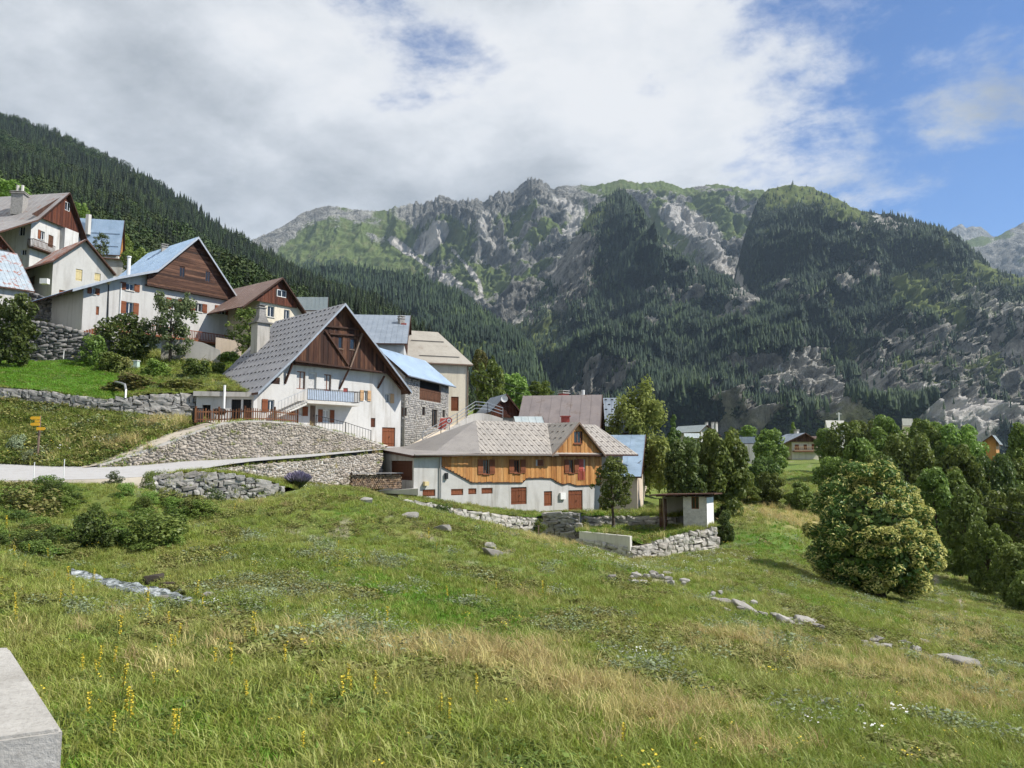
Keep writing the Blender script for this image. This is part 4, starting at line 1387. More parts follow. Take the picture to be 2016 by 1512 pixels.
    bal = mb.build('balcony', CONCL, root)
    rail(bal, [wf.W(u0 + .05, -1.2, zf), wf.W(u1 - .05, -1.2, zf), wf.W(u1 - .05, 0, zf)], 1.05, IRON, .17, .025)
    mb = MB(); mb.hexa([wf.W(u, d, z) for z in (zf + .12, zf + .98) for (u, d) in ((u0 + .1, -1.16), (u1 - .6, -1.16), (u1 - .6, -1.145), (u0 + .1, -1.145))])
    mb.build('canvas_screen', CLOTHB, bal)
    # outside stair
    zg = wf.off(-1.0).hit(545, 815)[1]
    us = wf.off(-1.0).hit(545, 812)[0]
    n = 11
    st = MB(); st.hexa([wf.W(u, d, z) for (u, z, q) in ((us, zg - .25, 0), (u0, zf - .45, 1)) for d in (-1.2, -.15) for z in (z, z + .3)][:0] or
                       [wf.W(us, -1.2, zg - .3), wf.W(u0, -1.2, zf - .35), wf.W(u0, -.15, zf - .35), wf.W(us, -.15, zg - .3), wf.W(us, -1.2, zg), wf.W(u0, -1.2, zf - .08), wf.W(u0, -.15, zf - .08), wf.W(us, -.15, zg)])
    stair = st.build('stair', CONCL, root)
    for i in range(n):
        t = (i + .5) / n
        mb = MB(); u = us + (u0 - us) * t; z = zg + (zf - zg) * t
        mb.hexa([wf.W(uu, d, zz) for zz in (z - .06, z + .05) for (uu, d) in ((u - .2, -1.25), (u + .2, -1.25), (u + .2, -.1), (u - .2, -.1))])
        mb.build('step', CONC, stair)
    rail(stair, [wf.W(us, -1.2, zg), wf.W(u0, -1.2, zf)], 1.0, GALV, .3, .02, .03)
    # great chimney at the left eave
    cx_ = at(512, 680, 72)
    zc = at(512, 638, 72).z
    chm = chimney(root, (cx_.x, cx_.y, 0), 1.25, 4.0, zc, CONC, False, 'chimney', .8)
    mb = MB()
    c0 = Vector((cx_.x, cx_.y, zc)); a_, b_ = Vector((.7, .7, 0)), Vector((-.7, .7, 0))
    mb.box(c0 + Vector((0, 0, .06)), a_ * .85, b_ * .85, (0, 0, .06))
    for (z0, z1, w0, w1) in ((.12, .75, .55, .36), (.75, 1.5, .36, .30), (1.5, 1.6, .40, .40), (1.75, 1.85, .36, .3)):
        mb.hexa([c0 + Vector((0, 0, z)) + a_ * sx * w + b_ * sy * w for (z, w) in ((z0, w0), (z1, w1)) for (sx, sy) in ((-1, -1), (1, -1), (1, 1), (-1, 1))])
    for sx in (-1, 1):
        mb.box(c0 + Vector((0, 0, 1.68)) + a_ * .22 * sx, a_ * .06, b_ * .2, (0, 0, .08))
    mb.build('chimney_stack', STONE_D, chm)
    mb = MB(); mb.hexa([wf.W(u, d, z) for z in (0, 0) for (u, d) in ((0, 0),) * 4]) if False else None
    return root, wf
FARM, FARM_W = white_house()

# ---- house with blue roof and level boards, upper left
def board_house():
    root = empty('chalet_house', at(320, 672, 88))
    tag(root, 'long plastered house with blue roof and dark level-board gable, balcony with brown shutters', 'house')
    pk = at(391, 466, 90)
    fr = Fr(pk.x, pk.y, .61, .79)
    OV = 1.1
    wf = fr.off(OV)
    prof = [fr.hit(143, 569), fr.hit(232, 545), fr.hit(311, 531), (0, pk.z), fr.hit(482, 606)]
    L = 12.0
    uL, uR = wf.hit(162, 620)[0], wf.hit(477, 640)[0]
    rp = [(u, z - .18) for u, z in prof]
    sp = [(248, 558, 264, 572), (248, 595, 262, 618), (337, 588, 350, 609), (384, 597, 398, 614), (432, 603, 444, 619), (180, 567, 188, 579), (277, 660, 288, 690), (189, 603, 195, 620)]
    rc = [wf.rect(*s) for s in sp]
    body(root, wf, uL, uR, L - OV, 8.5, rp, GREYP, rc)
    for k, (i, sh, w) in enumerate(((0, 'LR', .6), (1, 'LR', .6), (2, 'LR', .6), (3, 'LR', .6), (4, 'LR', .6), (5, 'LR', .4))):
        window(root, wf, rc[i], WPAINT, GLASS, sh, SHUT, w, CONCL)
    closed(root, wf, rc[6], SHUT, 'door', 1, handle=True); closed(root, wf, rc[7], SHUT, 'door', 1)
    gf = fr.off(OV - .5)
    zb = gf.hit(289, 558)[1]; zt = pk.z - .25
    ul = gf.hit(290, 550)[0]
    P2 = prof
    def lft(z):
        return max(ul, float(np.interp(z, [P2[2][1], pk.z], [P2[2][0], 0]) + .15)) if z > P2[2][1] - .2 else ul
    def rgt(z):
        return float(np.interp(z, [prof[4][1], pk.z], [prof[4][0], 0])) - .15
    gh = [gf.rect(353, 526, 364, 546), gf.rect(404, 534, 414, 555)]
    boards(root, gf, zb, zt, .26, lft, rgt, BOARDH, gh)
    mb = MB(); mb.poly([gf.W(u, .05, z) for u, z in ((ul, zb), (rgt(zb), zb), (0, zt), (lft(P2[2][1]), P2[2][1] - .25), (ul, P2[2][1] - .3))])
    mb.build('gable_backing', TIMBER, root)
    mb = MB(); mb.hexa([wf.W(u, d, z) for z in (zb - .2, zb - .02) for (u, d) in ((ul, -.52), (rgt(zb), -.52), (rgt(zb), .05), (ul, .05))]); mb.build('soffit', TIMBER, root)
    for h in gh: window(root, gf, h, TIMBER, GLASS, '', mull=1, depth=.05)
    rf = roof_mesh(root, fr, prof, 0, L, [BLUEM, TIMBER], .2, .5)
    barge(root, fr, prof, 0, .26, .06, GALV)
    c = at(324, 490, 94)
    chimney(root, c, .7, at(324, 505, 94).z, at(324, 487, 94).z, CONC)
    c = at(253, 535, 87)
    mb = MB(); z9 = at(253, 508, 87).z; mb.tube([(c.x, c.y, c.z - .8), (c.x, c.y, z9)], .2, 8); mb.tube([(c.x, c.y, z9 + .06), (c.x, c.y, z9 + .2)], .27, 8)
    mb.build('flue_pipe', WPAINT, root)
    # long balcony
    bf = wf.off(-1.1)
    a0, z0 = bf.hit(235, 641); a1, _ = bf.hit(470, 680)
    zf = bf.hit(440, 676)[1]
    mb = MB(); mb.hexa([wf.W(u, d, z) for z in (zf - .22, zf) for (u, d) in ((a0, -1.15), (a1, -1.15), (a1, .02), (a0, .02))])
    bal = mb.build('balcony', SHUT, root)
    rail(bal, [wf.W(a0 + .05, 0, zf), wf.W(a0 + .05, -1.1, zf), wf.W(a1 - .05, -1.1, zf), wf.W(a1 - .05, 0, zf)], 1.0, SHUT, .2, .06, .09)
    # stair with brown parapet at the left
    p0 = bf.hit(165, 641); p1 = bf.hit(234, 624)
    mb = MB()
    n = 14
    for i in range(n):
        t = i / n
        u = p0[0] + (a0 - p0[0]) * t; z = (zf - 1.6) + 1.6 * t
        mb.hexa([wf.W(uu, d, zz) for zz in (z + .05, z + 1.0) for (uu, d) in ((u, -1.12), (u + (a0 - p0[0]) / n * .82, -1.12), (u + (a0 - p0[0]) / n * .82, -1.07), (u, -1.07))])
    o = mb.build('stair_parapet', SHUT, root); o['kind'] = 'stuff'
    mb = MB(); mb.hexa([wf.W(p0[0], -1.1, 8.5), wf.W(a0, -1.1, 8.5), wf.W(a0, 0, 8.5), wf.W(p0[0], 0, 8.5), wf.W(p0[0], -1.1, zf - 1.6), wf.W(a0, -1.1, zf), wf.W(a0, 0, zf), wf.W(p0[0], 0, zf - 1.6)])
    mb.build('stair', GREYP, root)
    mb = MB(); mb.bar(wf.W(wf.hit(236, 600)[0], -.06, wf.hit(236, 625)[1]), wf.W(wf.hit(236, 600)[0], -.06, wf.hit(236, 557)[1]), .12); mb.build('downpipe', WPAINT, root)
    return root
board_house()

def simple_house(name, label, peak, a, prof, OV, L, uLR, zb, wm, roofm, seam=.5, front=(), side_r=(), side_l=(), under=None, thick=.16, bargem=None):
    """peak (px,py,Y) of the front verge; prof as pixels on the verge plane"""
    pk = at(*peak)
    fr = Fr(pk.x, pk.y, a[0], a[1])
    pr = [(fr.hit(*p) if len(p) == 2 else (p[0], p[1])) for p in prof]
    wf = fr.off(OV)
    uL, uR = (wf.hit(uLR[0], peak[1] + 60)[0], wf.hit(uLR[1], peak[1] + 60)[0]) if isinstance(uLR[0], int) else (pr[0][0] + uLR[0], pr[-1][0] - uLR[0])
    b = wf.W((uL + uR) / 2, 0, zb)
    root = empty(name, b)
    tag(root, label, 'house')
    fh = [wf.rect(*f[:4]) for f in front]
    rp = [(u, z - thick) for u, z in pr]
    rr, ll = wf.right(uR), wf.left(uL, L - OV)
    rh = [rr.rect(*f[:4]) for f in side_r]; lh = [ll.rect(*f[:4]) for f in side_l]
    body(root, wf, uL, uR, L - OV, zb, rp, wm, fh, lh, rh)
    for face, hs, ss in ((wf, fh, front), (rr, rh, side_r), (ll, lh, side_l)):
        for h, s in zip(hs, ss):
            k = s[4]
            if k == 'win': window(root, face, h, s[6] if len(s) > 6 else WPAINT, GLASS, s[5] if len(s) > 5 else '', SHUT, None, CONCL)
            elif k == 'shut': closed(root, face, h, s[5] if len(s) > 5 else SHUT)
            elif k == 'door': closed(root, face, h, s[5] if len(s) > 5 else SHUT, 'door', 2, handle=True)
    rf = roof_mesh(root, fr, pr, 0, L, [roofm, under or TIMBER], thick, seam)
    barge(root, fr, pr, 0, .22, .05, bargem or TIMBER)
    return root, fr, wf, pr, rf

def gable_planks(root, fr, OV, pr, zb, w, mat_, holes=(), d=-.05, inset=.25):
    gf = fr.off(OV)
    f = pf([(u, z - .2) for u, z in pr])
    us = np.linspace(pr[0][0], pr[-1][0], 400)
    ok = [u for u in us if f(u) > zb + .1]
    planks(root, gf, ok[0] + inset, ok[-1] - inset, lambda u: zb, f, w, mat_, holes, d)

# ---- grey plastered house with rusty roof
r, fr, wf, pr, rf = simple_house('rusty_roof_house', 'grey plastered house with rust-red roof and pale yellow shutters', (171, 470, 105), (.61, .79),
    [(40, 530), (106, 512), (171, 470), (229, 540)], .7, 10, (104, 226), 20.0, GREYP, RUSTR, .6,
    [(149, 530, 162, 553, 'shut', SHUTY), (186, 538, 198, 553, 'shut', SHUTY), (143, 573, 155, 595, 'shut', SHUTY), (116, 571, 129, 593, 'door')],
    side_l=[(55, 545, 68, 562, 'door', BOARD)])
pk_ = at(88, 554, 100)
mb = MB(); mb.box(pk_, (.5, 0, 0), (0, .3, 0), (0, 0, .35)); mb.build('meter_box', WPAINT, r)

# ---- tall white house with big pale rusted roof, far left
r, fr, wf, pr, rf = simple_house('tall_white_house', 'tall white house with pale rusted roof and dark red plank gable, far left', (138, 379, 120), (.16, .987),
    [(-12, 459), (76, 432), (138, 379), (172, 472)], 1.2, 22, (62, 168), 24.0, WHITE, RUSTL, .9,
    [(79, 455, 88, 472, 'win', 'L'), (95, 463, 105, 487, 'door', BOARD)],
    side_l=[(38, 446, 49, 464, 'win'), (42, 491, 52, 502, 'win')])
gable_planks(r, fr, .75, pr, fr.off(.75).hit(100, 437)[1], .3, BOARDR, [fr.off(.75).rect(127, 398, 137, 415)])
window(r, fr.off(.7), fr.off(.7).rect(127, 398, 137, 415), WPAINT, GLASS, '', depth=.02)
mb = MB(); gf_ = fr.off(.85); zq = gf_.hit(100, 437)[1]
f_ = pf([(u, z - .2) for u, z in pr]); mb.poly([gf_.W(u, 0, z) for u, z in ((pr[1][0] - .5, zq), (pr[3][0] - .5, zq), (0, f_(0)))]); mb.build('gable_backing', TIMBER, r)
u0_, z0_ = wf.off(-1).hit(66, 484); u1_, _ = wf.off(-1).hit(108, 492)
mb = MB(); mb.hexa([wf.W(u, d, z) for z in (z0_ - .2, z0_) for (u, d) in ((u0_, -1), (u1_, -1), (u1_, 0), (u0_, 0))]); bl = mb.build('balcony', TIMBER, r)
rail(bl, [wf.W(u0_, 0, z0_), wf.W(u0_, -1, z0_), wf.W(u1_, -1, z0_)], 1.1, TIMBER, .25, .06, .09)
c = at(37, 418, 117)
ch = chimney(r, (c.x, c.y, 0), 1.7, at(37, 425, 117).z, at(37, 384, 117).z, STONE_GJ, True, 'chimney', .16)
mb = MB()
for dx in (-.4, .35): mb.tube([(c.x + dx, c.y, at(37, 378, 117).z), (c.x + dx, c.y, at(37, 365, 117).z)], .22, 8)
mb.build('chimney_pots', CONCL, ch)['kind'] = 'stuff'
u0_ = wf.hit(118, 460)[0]; zc = wf.hit(130, 453)[1]
mb = MB(); mb.hexa([wf.W(u, d, z) for z in (24, zc) for (u, d) in ((u0_, -.9), (u0_ + 3, -.9), (u0_ + 3, .02), (u0_, .02))]); mb.build('stair_turret', WHITE, r)

# ---- barn and gable at the left edge
r, fr, wf, pr, rf = simple_house('edge_cottage', 'small house with dark plank gable cut by the left edge', (-14, 446, 100), (.61, .79),
    [(-90, 500), (-14, 446), (42, 512)], .7, 8, (-80, 36), 20.0, WHITE, BROWNR, .6)
gable_planks(r, fr, .6, pr, fr.off(.6).hit(0, 490)[1], .28, BOARDR)
# ---- blue roof behind, with orange boarded end
def facing_roof(name, label, ridge_l, ridge_r, eave_r, Y, wm, roofm, L=None, gabm=None, seam=.6, zb=None, drop=3.0, a=(1, 0), end=None):
    """house whose roof slope faces us: ridge between two pixels, gable end on its right"""
    pr_, pl = at(*ridge_r, Y), at(*ridge_l, Y)
    # gable frame on the right end looks along the ridge
    ax, ay = a
    fr = Fr(pr_.x, pr_.y, -ay, ax)           # runs away from us
    ln = abs(pl.x - pr_.x) / abs(ax)
    e = fr.hit(*eave_r)
    w, h = abs(e[0]), pr_.z - e[1]
    prof = [(-w, e[1]), (0, pr_.z), (w, e[1])]
    zb = e[1] - drop if zb is None else zb
    root = empty(name, fr.W(0, ln / 2, zb))
    tag(root, label, 'house')
    rf = roof_mesh(root, fr, prof, -.4, ln, [roofm, TIMBER], .15, seam)
    body(root, fr, -w + .5, w - .5, ln, zb, [(u, z - .16) for u, z in prof], wm)
    barge(root, fr, prof, -.4, .22, .05)
    if gabm:
        planks(root, fr, -w + .5, w - .5, lambda u: e[1], pf([(u, z - .2) for u, z in prof]), .3, gabm, (), -.01)
    return root, fr, prof, rf, ln

facing_roof('tin_roof_barn', 'low barn with rust streaked pale blue tin roof at the left edge', (-120, 470), (26, 498), (60, 572), 88, WHITE, RUSTB, gabm=BOARD, zb=16, a=(.66, .75), seam=.45)
r, fr, pr, rf, ln = facing_roof('blue_roof_house', 'house with ribbed light blue roof and orange boarded end, behind the rusty roof', (160, 432), (240, 434), (231, 502), 132, WHITE, BLUEM, gabm=ORANGE, a=(.98, .2))
c = at(173, 455, 130); mb = MB(); mb.tube([(c.x, c.y, at(173, 462, 130).z), (c.x, c.y, at(173, 423, 130).z)], .5, 6); mb.build('chimney', CONCL, r)
for t in (.42, .78):
    mb = MB(); u, z = pr[0][0] * t, pr[1][1] + (pr[0][1] - pr[1][1]) * t
    mb.bar(fr.W(u, 0, z + .15), fr.W(u, ln - .5, z + .15), .12); mb.build('snow_bar', BLUEM, r)
facing_roof('red_roof_cottage', 'low cottage with plain red-brown roof between the grey and the blue roofed houses', (196, 506), (262, 511), (268, 530), 126, GREYP, BROWNR, zb=20, a=(.95, .3))

# ---- brown house with cream wall
r, fr, wf, pr, rf = simple_house('cream_gable_house', 'small cream house with brown roof, red plank gable and white window', (557, 546, 92), (.61, .79),
    [(478, 603), (557, 546), (604, 617)], .8, 11, (511, 599), 12, CREAM, BROWNR, .7,
    [(527, 603, 540, 624, 'win'), (559, 610, 570, 631, 'win')])
gh_ = [fr.off(.6).rect(545, 571, 563, 585)]
gable_planks(r, fr, .65, pr, fr.off(.65).hit(515, 594)[1], .26, BOARDR, gh_)
window(r, fr.off(.6), gh_[0], WPAINT, GLASS, '', depth=.02)
facing_roof('pale_roof_house', 'house showing only its pale grey-green roof behind the cream gable', (574, 583), (641, 585), (641, 612), 112, GREYP, PALEGR, a=(1, .02), zb=12)
r, fr, pr, rf, ln = facing_roof('slate_blue_house', 'house with broad slate-blue sheet roof and stone chimney behind the white farmhouse', (690, 621), (802, 621), (795, 676), 96, GREYP, BLUEG, a=(.995, .1), zb=5, gabm=BOARD)
c = at(790, 640, 93); chimney(r, (c.x, c.y, 0), .65, at(790, 648, 93).z, at(790, 628, 93).z, STONE_GJ)
for p_ in (1,):
    mb = MB(); mb.hexa([at(790, 641, 92.5) + Vector(v) for v in ((0, 0, 0), (.6, 0, 0), (.6, .3, 0), (0, .3, 0), (0, 0, .3), (.6, 0, .3), (.6, .3, .3), (0, .3, .3))]); mb.build('red_box', REDB, r)

# ---- stone barn with blue roof
def stone_barn():
    D = at(808, 740, 80)
    fr = Fr(D.x, D.y, .32, .95)                       # eave line, running away
    u1 = fr.hit(896, 761)[0]
    wf = fr.off(.6)
    zE = D.z
    root = empty('stone_barn', fr.W(u1 / 2, .6, 1.0))
    tag(root, 'rubble stone barn with smooth light blue roof and dark boarded hayloft', 'barn')
    w = 7.2
    gz_ = None
    # ridge from pixel (741, 666) at the front end
    best = min(((abs(proj(np.array(fr.W(-.2, dd, zE + dd * .82)))[0] - 741) + abs(proj(np.array(fr.W(-.2, dd, zE + dd * .82)))[1] - 667)), dd) for dd in np.linspace(3, 10, 60))
    dR = best[1]; zR = zE + dR * .82
    mb = MB()
    def rp(u, d): return fr.W(u, d, zE + d * .82 if d < dR else zR - (d - dR) * .82)
    for (d0, d1) in ((0, dR), (dR, 2 * dR)):
        mb.hexa([rp(-.4, d0) - Vector((0, 0, .16)), rp(u1, d0) - Vector((0, 0, .16)), rp(u1, d1) - Vector((0, 0, .16)), rp(-.4, d1) - Vector((0, 0, .16)), rp(-.4, d0), rp(u1, d0), rp(u1, d1), rp(-.4, d1)], 1, 0)
    rf = mb.build('roof', [BLUEM, TIMBER], root)
    mb = MB(); mb.tube([fr.W(-.3, -.08, zE - .05), fr.W(u1, -.08, zE - .12)], .09, 6); g = mb.build('gutter', BLUEG, rf)
    sp = [(826, 752, 868, 790), (831, 801, 837, 818), (850, 806, 861, 842), (871, 807, 876, 822), (795, 803, 801, 819)]
    rc = [wf.rect(*s) for s in sp]
    mb = MB()
    wall_panel(mb, wf, 0, u1 - .5, -.8, [(0, zE - .1), (u1 - .5, zE - .1)], rc)
    lf = wf.left(0, 2 * dR - 1.2)
    wall_panel(mb, lf, 0, 2 * dR - 1.2, -.8, [(0, zE), (dR - .6, zR - .2), (2 * dR - 1.2, zE)])
    bf = wf.right(u1 - .5)
    wall_panel(mb, bf, 0, 2 * dR - 1.2, -.8, [(0, zE), (dR - .6, zR - .2), (2 * dR - 1.2, zE)])
    wl_ = mb.build('wall', [m_plaster('barn_mortar', (0.34, 0.32, 0.285), (0.2, 0.18, 0.15), .6), DARKIN], root)
    closed(root, wf, (rc[0][0], rc[0][1], rc[0][2], rc[0][2] + (rc[0][3] - rc[0][2]) * .62), BOARD, 'hayloft_boards', 3, depth=.02)
    window(root, wf, rc[1], TIMBER, GLASS, '', mull=0); window(root, wf, rc[2], TIMBERL, GLASS, '', mull=1); window(root, wf, rc[3], TIMBERL, GLASS, '', mull=0); window(root, wf, rc[4], TIMBER, GLASS, '', mull=0)
    return root, wf, u1, zE, rc
BARN, BARN_F, BARN_U, BARN_Z, BARN_H = stone_barn()

# ---- tall cream building with hipped roof
def hipped_house():
    c0 = at(922, 718, 98)                             # front right eave corner
    fr = Fr(c0.x, c0.y, .94, .34)
    root = empty('hipped_house', fr.W(-3, 0, 1))
    tag(root, 'tall cream house with sand coloured hipped roof and one brown shutter', 'house')
    ze = c0.z
    uL = fr.hit(790, 735)[0]
    zr = at(862, 658, 103).z
    W_ = 9.0
    rL, rR = fr.W(uL - 1, W_ / 2, zr), fr.W(fr.off(W_ / 2).hit(862, 658)[0], W_ / 2, zr)
    o = .5
    A, B, Cc, Dd = fr.W(uL - 1, -o, ze), fr.W(o, -o, ze), fr.W(o, W_ + o, ze), fr.W(uL - 1, W_ + o, ze)
    mb = MB(); t = Vector((0, 0, .16))
    mb.poly([A, B, rR, rL], 0); mb.poly([B, Cc, rR], 0); mb.poly([Cc, Dd, rL, rR], 0); mb.poly([A - t, Dd - t, Cc - t, B - t], 1)
    for p, q in ((A, B), (B, Cc), (Cc, Dd), (Dd, A)): mb.poly([p, p - t, q - t, q], 1)
    rf = mb.build('roof', [SANDR, TIMBERL], root)
    for t_ in (.35, .82):
        mb = MB(); p, q = rL + (A - rL) * t_, rR + (B - rR) * t_
        mb.bar(p + (q - p) * .35 + Vector((0, 0, .12)), p + (q - p) * .9 + Vector((0, 0, .12)), .07); mb.build('snow_bar', IRON, rf)
    mb = MB(); q = at(826, 682, 100); mb.box(q, (.3, 0, 0), (0, .3, 0), (0, 0, .5)); mb.box(q + Vector((0, 0, .65)), (.45, 0, 0), (0, .45, 0), (0, 0, .08)); mb.build('chimney', CONC, root)
    mb = MB()
    h = fr.rect(888, 781, 903, 809)
    rr = fr.right(0)
    h2, h3 = (2.2, 3.6, ze - 3.6, ze - 1.6), (2.2, 3.4, ze - 7.2, ze - 5.4)
    wall_panel(mb, fr, uL, 0, -1, [(uL, ze), (0, ze)], [h])
    wall_panel(mb, rr, 0, W_, -1, [(0, ze), (W_, ze)], [h2, h3])
    mb.poly([fr.W(uL, 0, -1), fr.W(uL, W_, -1), fr.W(uL, W_, ze), fr.W(uL, 0, ze)]); mb.poly([fr.W(uL, W_, -1), fr.W(0, W_, -1), fr.W(0, W_, ze), fr.W(uL, W_, ze)])
    mb.build('wall', [CREAM, DARKIN], root)
    closed(root, fr, h, SHUT); window(root, rr, h2, WPAINT, GLASS, 'LR', SHUT, .6); window(root, rr, h3, WPAINT, GLASS, '')
    mb = MB(); mb.tube([fr.W(-.1, -.08, -1), fr.W(-.1, -.08, ze - .1)], .06, 6); mb.build('downpipe', TIMBERL, root)
hipped_house()

# ---- roofs beyond the orange house
r, fr, wf, pr, rf = simple_house('small_wooden_gable', 'small hut with reddish plank gable and blue-grey roof beside the mauve roof', (998, 775, 92), (.95, .31),
    [(965, 811), (998, 775), (1033, 820)], .5, 7, (969, 1029), -2, PALEG, BLUEG, .5)
gable_planks(r, fr, .45, pr, fr.off(.45).hit(995, 822)[1], .24, BOARDR)
q = at(993, 785, 91.2); dish = MB()
for k in range(12):
    a0, a1 = k * math.pi / 6, (k + 1) * math.pi / 6
    for (r0, r1, y0, y1) in ((0, .22, .1, .06), (.22, .42, .06, 0)):
        dish.poly([q + Vector((math.cos(a) * rr_, y, math.sin(a) * rr_)) for (a, rr_, y) in ((a0, r0, y0), (a0, r1, y1), (a1, r1, y1), (a1, r0, y0))][(1 if r0 == 0 else 0):])
dish.build('satellite_dish', WPAINT, r)
r, fr, pr, rf, ln = facing_roof('mauve_roof_barn', 'big barn with steep plain mauve-brown roof', (1030, 785), (1179, 777), (1174, 850), 88, PALEG, MAUVE, a=(.985, -.17), gabm=BOARD, zb=-3, seam=1.1)
c = at(1113, 826, 84); mb = MB(); mb.box(c, (.45, 0, 0), (0, .3, 0), (0, 0, .3)); mb.box(c + Vector((0, 0, .35)), (.55, 0, 0), (0, .4, 0), (0, 0, .05)); mb.build('roof_hatch', REDB, r)
c = at(1148, 776, 92); mb = MB(); mb.tube([c - Vector((0, 0, .6)), c + Vector((0, 0, .5))], .2, 7); mb.build('flue_pipe', WPAINT, r)
c = at(1110, 781, 91); chimney(r, (c.x, c.y, 0), .9, c.z - .4, c.z + .35, REDB)
r, fr, pr, rf, ln = facing_roof('shingle_roof_house', 'house with pale grey snow-guarded roof half hidden behind the birch', (1183, 783), (1250, 783), (1256, 852), 98, PALEG, BLUEG, a=(.99, -.1), zb=-3)
guards(rf, fr, pr[0], pr[1], .3, ln, 7, .8, GUARD, (.28, .08))
facing_roof('low_grey_roof_shed', 'low shed with short pale grey roof above the orange house ridge', (1012, 821), (1060, 820), (1066, 838), 80, PALEG, PALEGR, a=(.98, .1), zb=-2.5, gabm=BOARD)
r, fr, pr, rf, ln = facing_roof('blue_gable_barn', 'barn with flat light blue roof and dark plank end right of the orange house', (1195, 857), (1264, 856), (1254, 938), 88, BEIGE, BLUEM, a=(.97, -.2), gabm=BOARD, zb=-8, seam=1.2)

# ---- long house with orange larch planks
def orange_house():
    root = empty('larch_clad_house', at(1000, 1000, 68))
    tag(root, 'long low house clad in orange planks over pale plaster, taupe roof with dormer', 'house')
    p = at(940, 893, 66)
    fr = Fr(p.x, p.y, .8, .6)
    ze = p.z
    U = lambda px, py=900, d=0.0: fr.off(d).hit(px, py)[0]
    zb = -7.5
    # --- walls
    uA, uB, uC = U(815), U(866), U(1182)
    uD = U(1243)
    base = [(832, 963.5, 857, 977), (888, 962.5, 912, 975), (922, 961.5, 938, 973), (948, 960.5, 970, 972), (1006, 959, 1037, 993), (1071, 967, 1087, 996), (1119, 965, 1147, 1007)]
    rb = [fr.rect(*s) for s in base]
    up = [(950, 905, 962, 933), (1011, 905, 1023, 931), (1119, 905, 1129, 931), (1136, 904, 1149, 928)]
    ru = [fr.rect(*s) for s in up]
    top = [(uA, ze - .15), (uC, ze - .15)]
    mb = MB()
    wall_panel(mb, fr, uA, uC, zb, top, rb + ru)
    rr = fr.right(uC); 
    wall_panel(mb, rr, 0, 8, zb, [(0, ze - .15), (8, ze - .15)])
    mb.poly([fr.W(uA, 8, zb), fr.W(uC, 8, zb), fr.W(uC, 8, ze), fr.W(uA, 8, ze)])
    mb.build('wall', [PALEG, DARKIN], root)
    for i, h in enumerate(rb):
        closed(root, fr, h, SHUT, 'door' if i in (4, 6) else 'shutter', 2 if i in (4, 6) else 1, handle=i in (4, 6))
    for s in ((1180, 975, 1193, 1006),):
        closed(root, fr, fr.rect(*s), SHUT, 'door', 1, d=-.1)
    # right bay set back
    bf = fr.off(1.2)
    mb = MB(); hb = [bf.rect(1222, 985, 1236, 1004)]
    wall_panel(mb, bf, uC - .2, uD, zb, [(uC - .2, ze - .15), (uD, ze - .15)], hb)
    wall_panel(mb, bf.right(uD), 0, 6.5, zb, [(0, ze - .15), (6.5, ze - .15)])
    mb.build('wall', [BEIGE, DARKIN], root)
    closed(root, bf, hb[0], SHUT, 'door', 1)
    # --- planks with the wavy lower edge
    low = [(869, 917), (900, 933), (928, 949), (1028, 949), (1036, 941), (1060, 940), (1085, 941), (1096, 948), (1108, 953), (1118, 950), (1135, 955), (1184, 953)]
    lo = [fr.hit(*q) for q in low]
    lf = lambda u: float(np.interp(u, [a for a, _ in lo], [b for _, b in lo]))
    small = fr.rect(1058, 905, 1069, 917)
    planks(root, fr, lo[0][0], lo[-1][0], lf, lambda u: ze - .12, .30, ORANGE, ru + [small], -.02, .045, jag=.03)
    mb = MB()
    for (q0, q1) in zip(lo[:-1], lo[1:]):
        mb.hexa([fr.W(u, d, z) for dz in (-.09, -.03) for (u, z, d) in ((q0[0], q0[1] + dz, -.10), (q1[0], q1[1] + dz, -.10), (q1[0], q1[1] + dz, 0), (q0[0], q0[1] + dz, 0))])
    mb.build('drip_board', TIMBER, root)
    for i, h in enumerate(ru[:3]):
        window(root, fr, h, SHUT, GLASS, 'LR', SHUT, .55, SHUT, 1, -.08, .2)
    closed(root, fr, small, SHUT, leaves=1, d=-.12)
    closed(root, fr, ru[3], REDB, 'door', 1, d=-.1)
    mb = MB()
    for k in range(5):
        u = ru[3][0] + (ru[3][1] - ru[3][0]) * (k + .2) / 4.6
        mb.hexa([fr.W(uu, d, z) for z in (ru[3][2] - .8, ru[3][2] + .25) for (uu, d) in ((u, -.16), (u + .07, -.16), (u + .07, -.12), (u, -.12))])
    o = mb.build('balcony_slats', REDB, root); o['kind'] = 'stuff'
    # --- main hipped roof
    zr = 3.6; dR = 4.0; o_ = .75
    e = lambda u, d: fr.W(u, d, ze)
    rl, rrg = fr.off(dR).hit(937, 827), fr.off(dR).hit(1172, 842)
    RL, RR = fr.W(rl[0], dR, zr), fr.W(rrg[0], dR, zr)
    EL, ER = e(U(945, 893, -o_), -o_), e(U(1257, 905, -o_), -o_)
    BR, BL = e(U(1257, 905, -o_) , 2 * dR + o_), e(U(945, 893, -o_) - 4, 2 * dR + o_)
    HL = fr.W(U(850, 876, 1.5), 1.5, .45)
    t = Vector((0, 0, .15))
    mb = MB()
    mb.poly([EL, ER, RR, RL], 0); mb.poly([ER, BR, RR], 0); mb.poly([BR, BL, RL, RR], 0); mb.poly([HL, EL, RL], 2); mb.poly([BL, HL, RL], 2)
    mb.poly([EL - t, HL - t, BL - t, BR - t, ER - t], 1)
    for q0, q1 in ((HL, EL), (EL, ER), (ER, BR), (BR, BL), (BL, HL)): mb.poly([q0, q0 - t, q1 - t, q1], 1)
    rf = mb.build('roof', [TAUPE, TIMBER, TAUPED], root)
    # tile ribs and snow guards on the front slope
    sb = MB(); gb = MB()
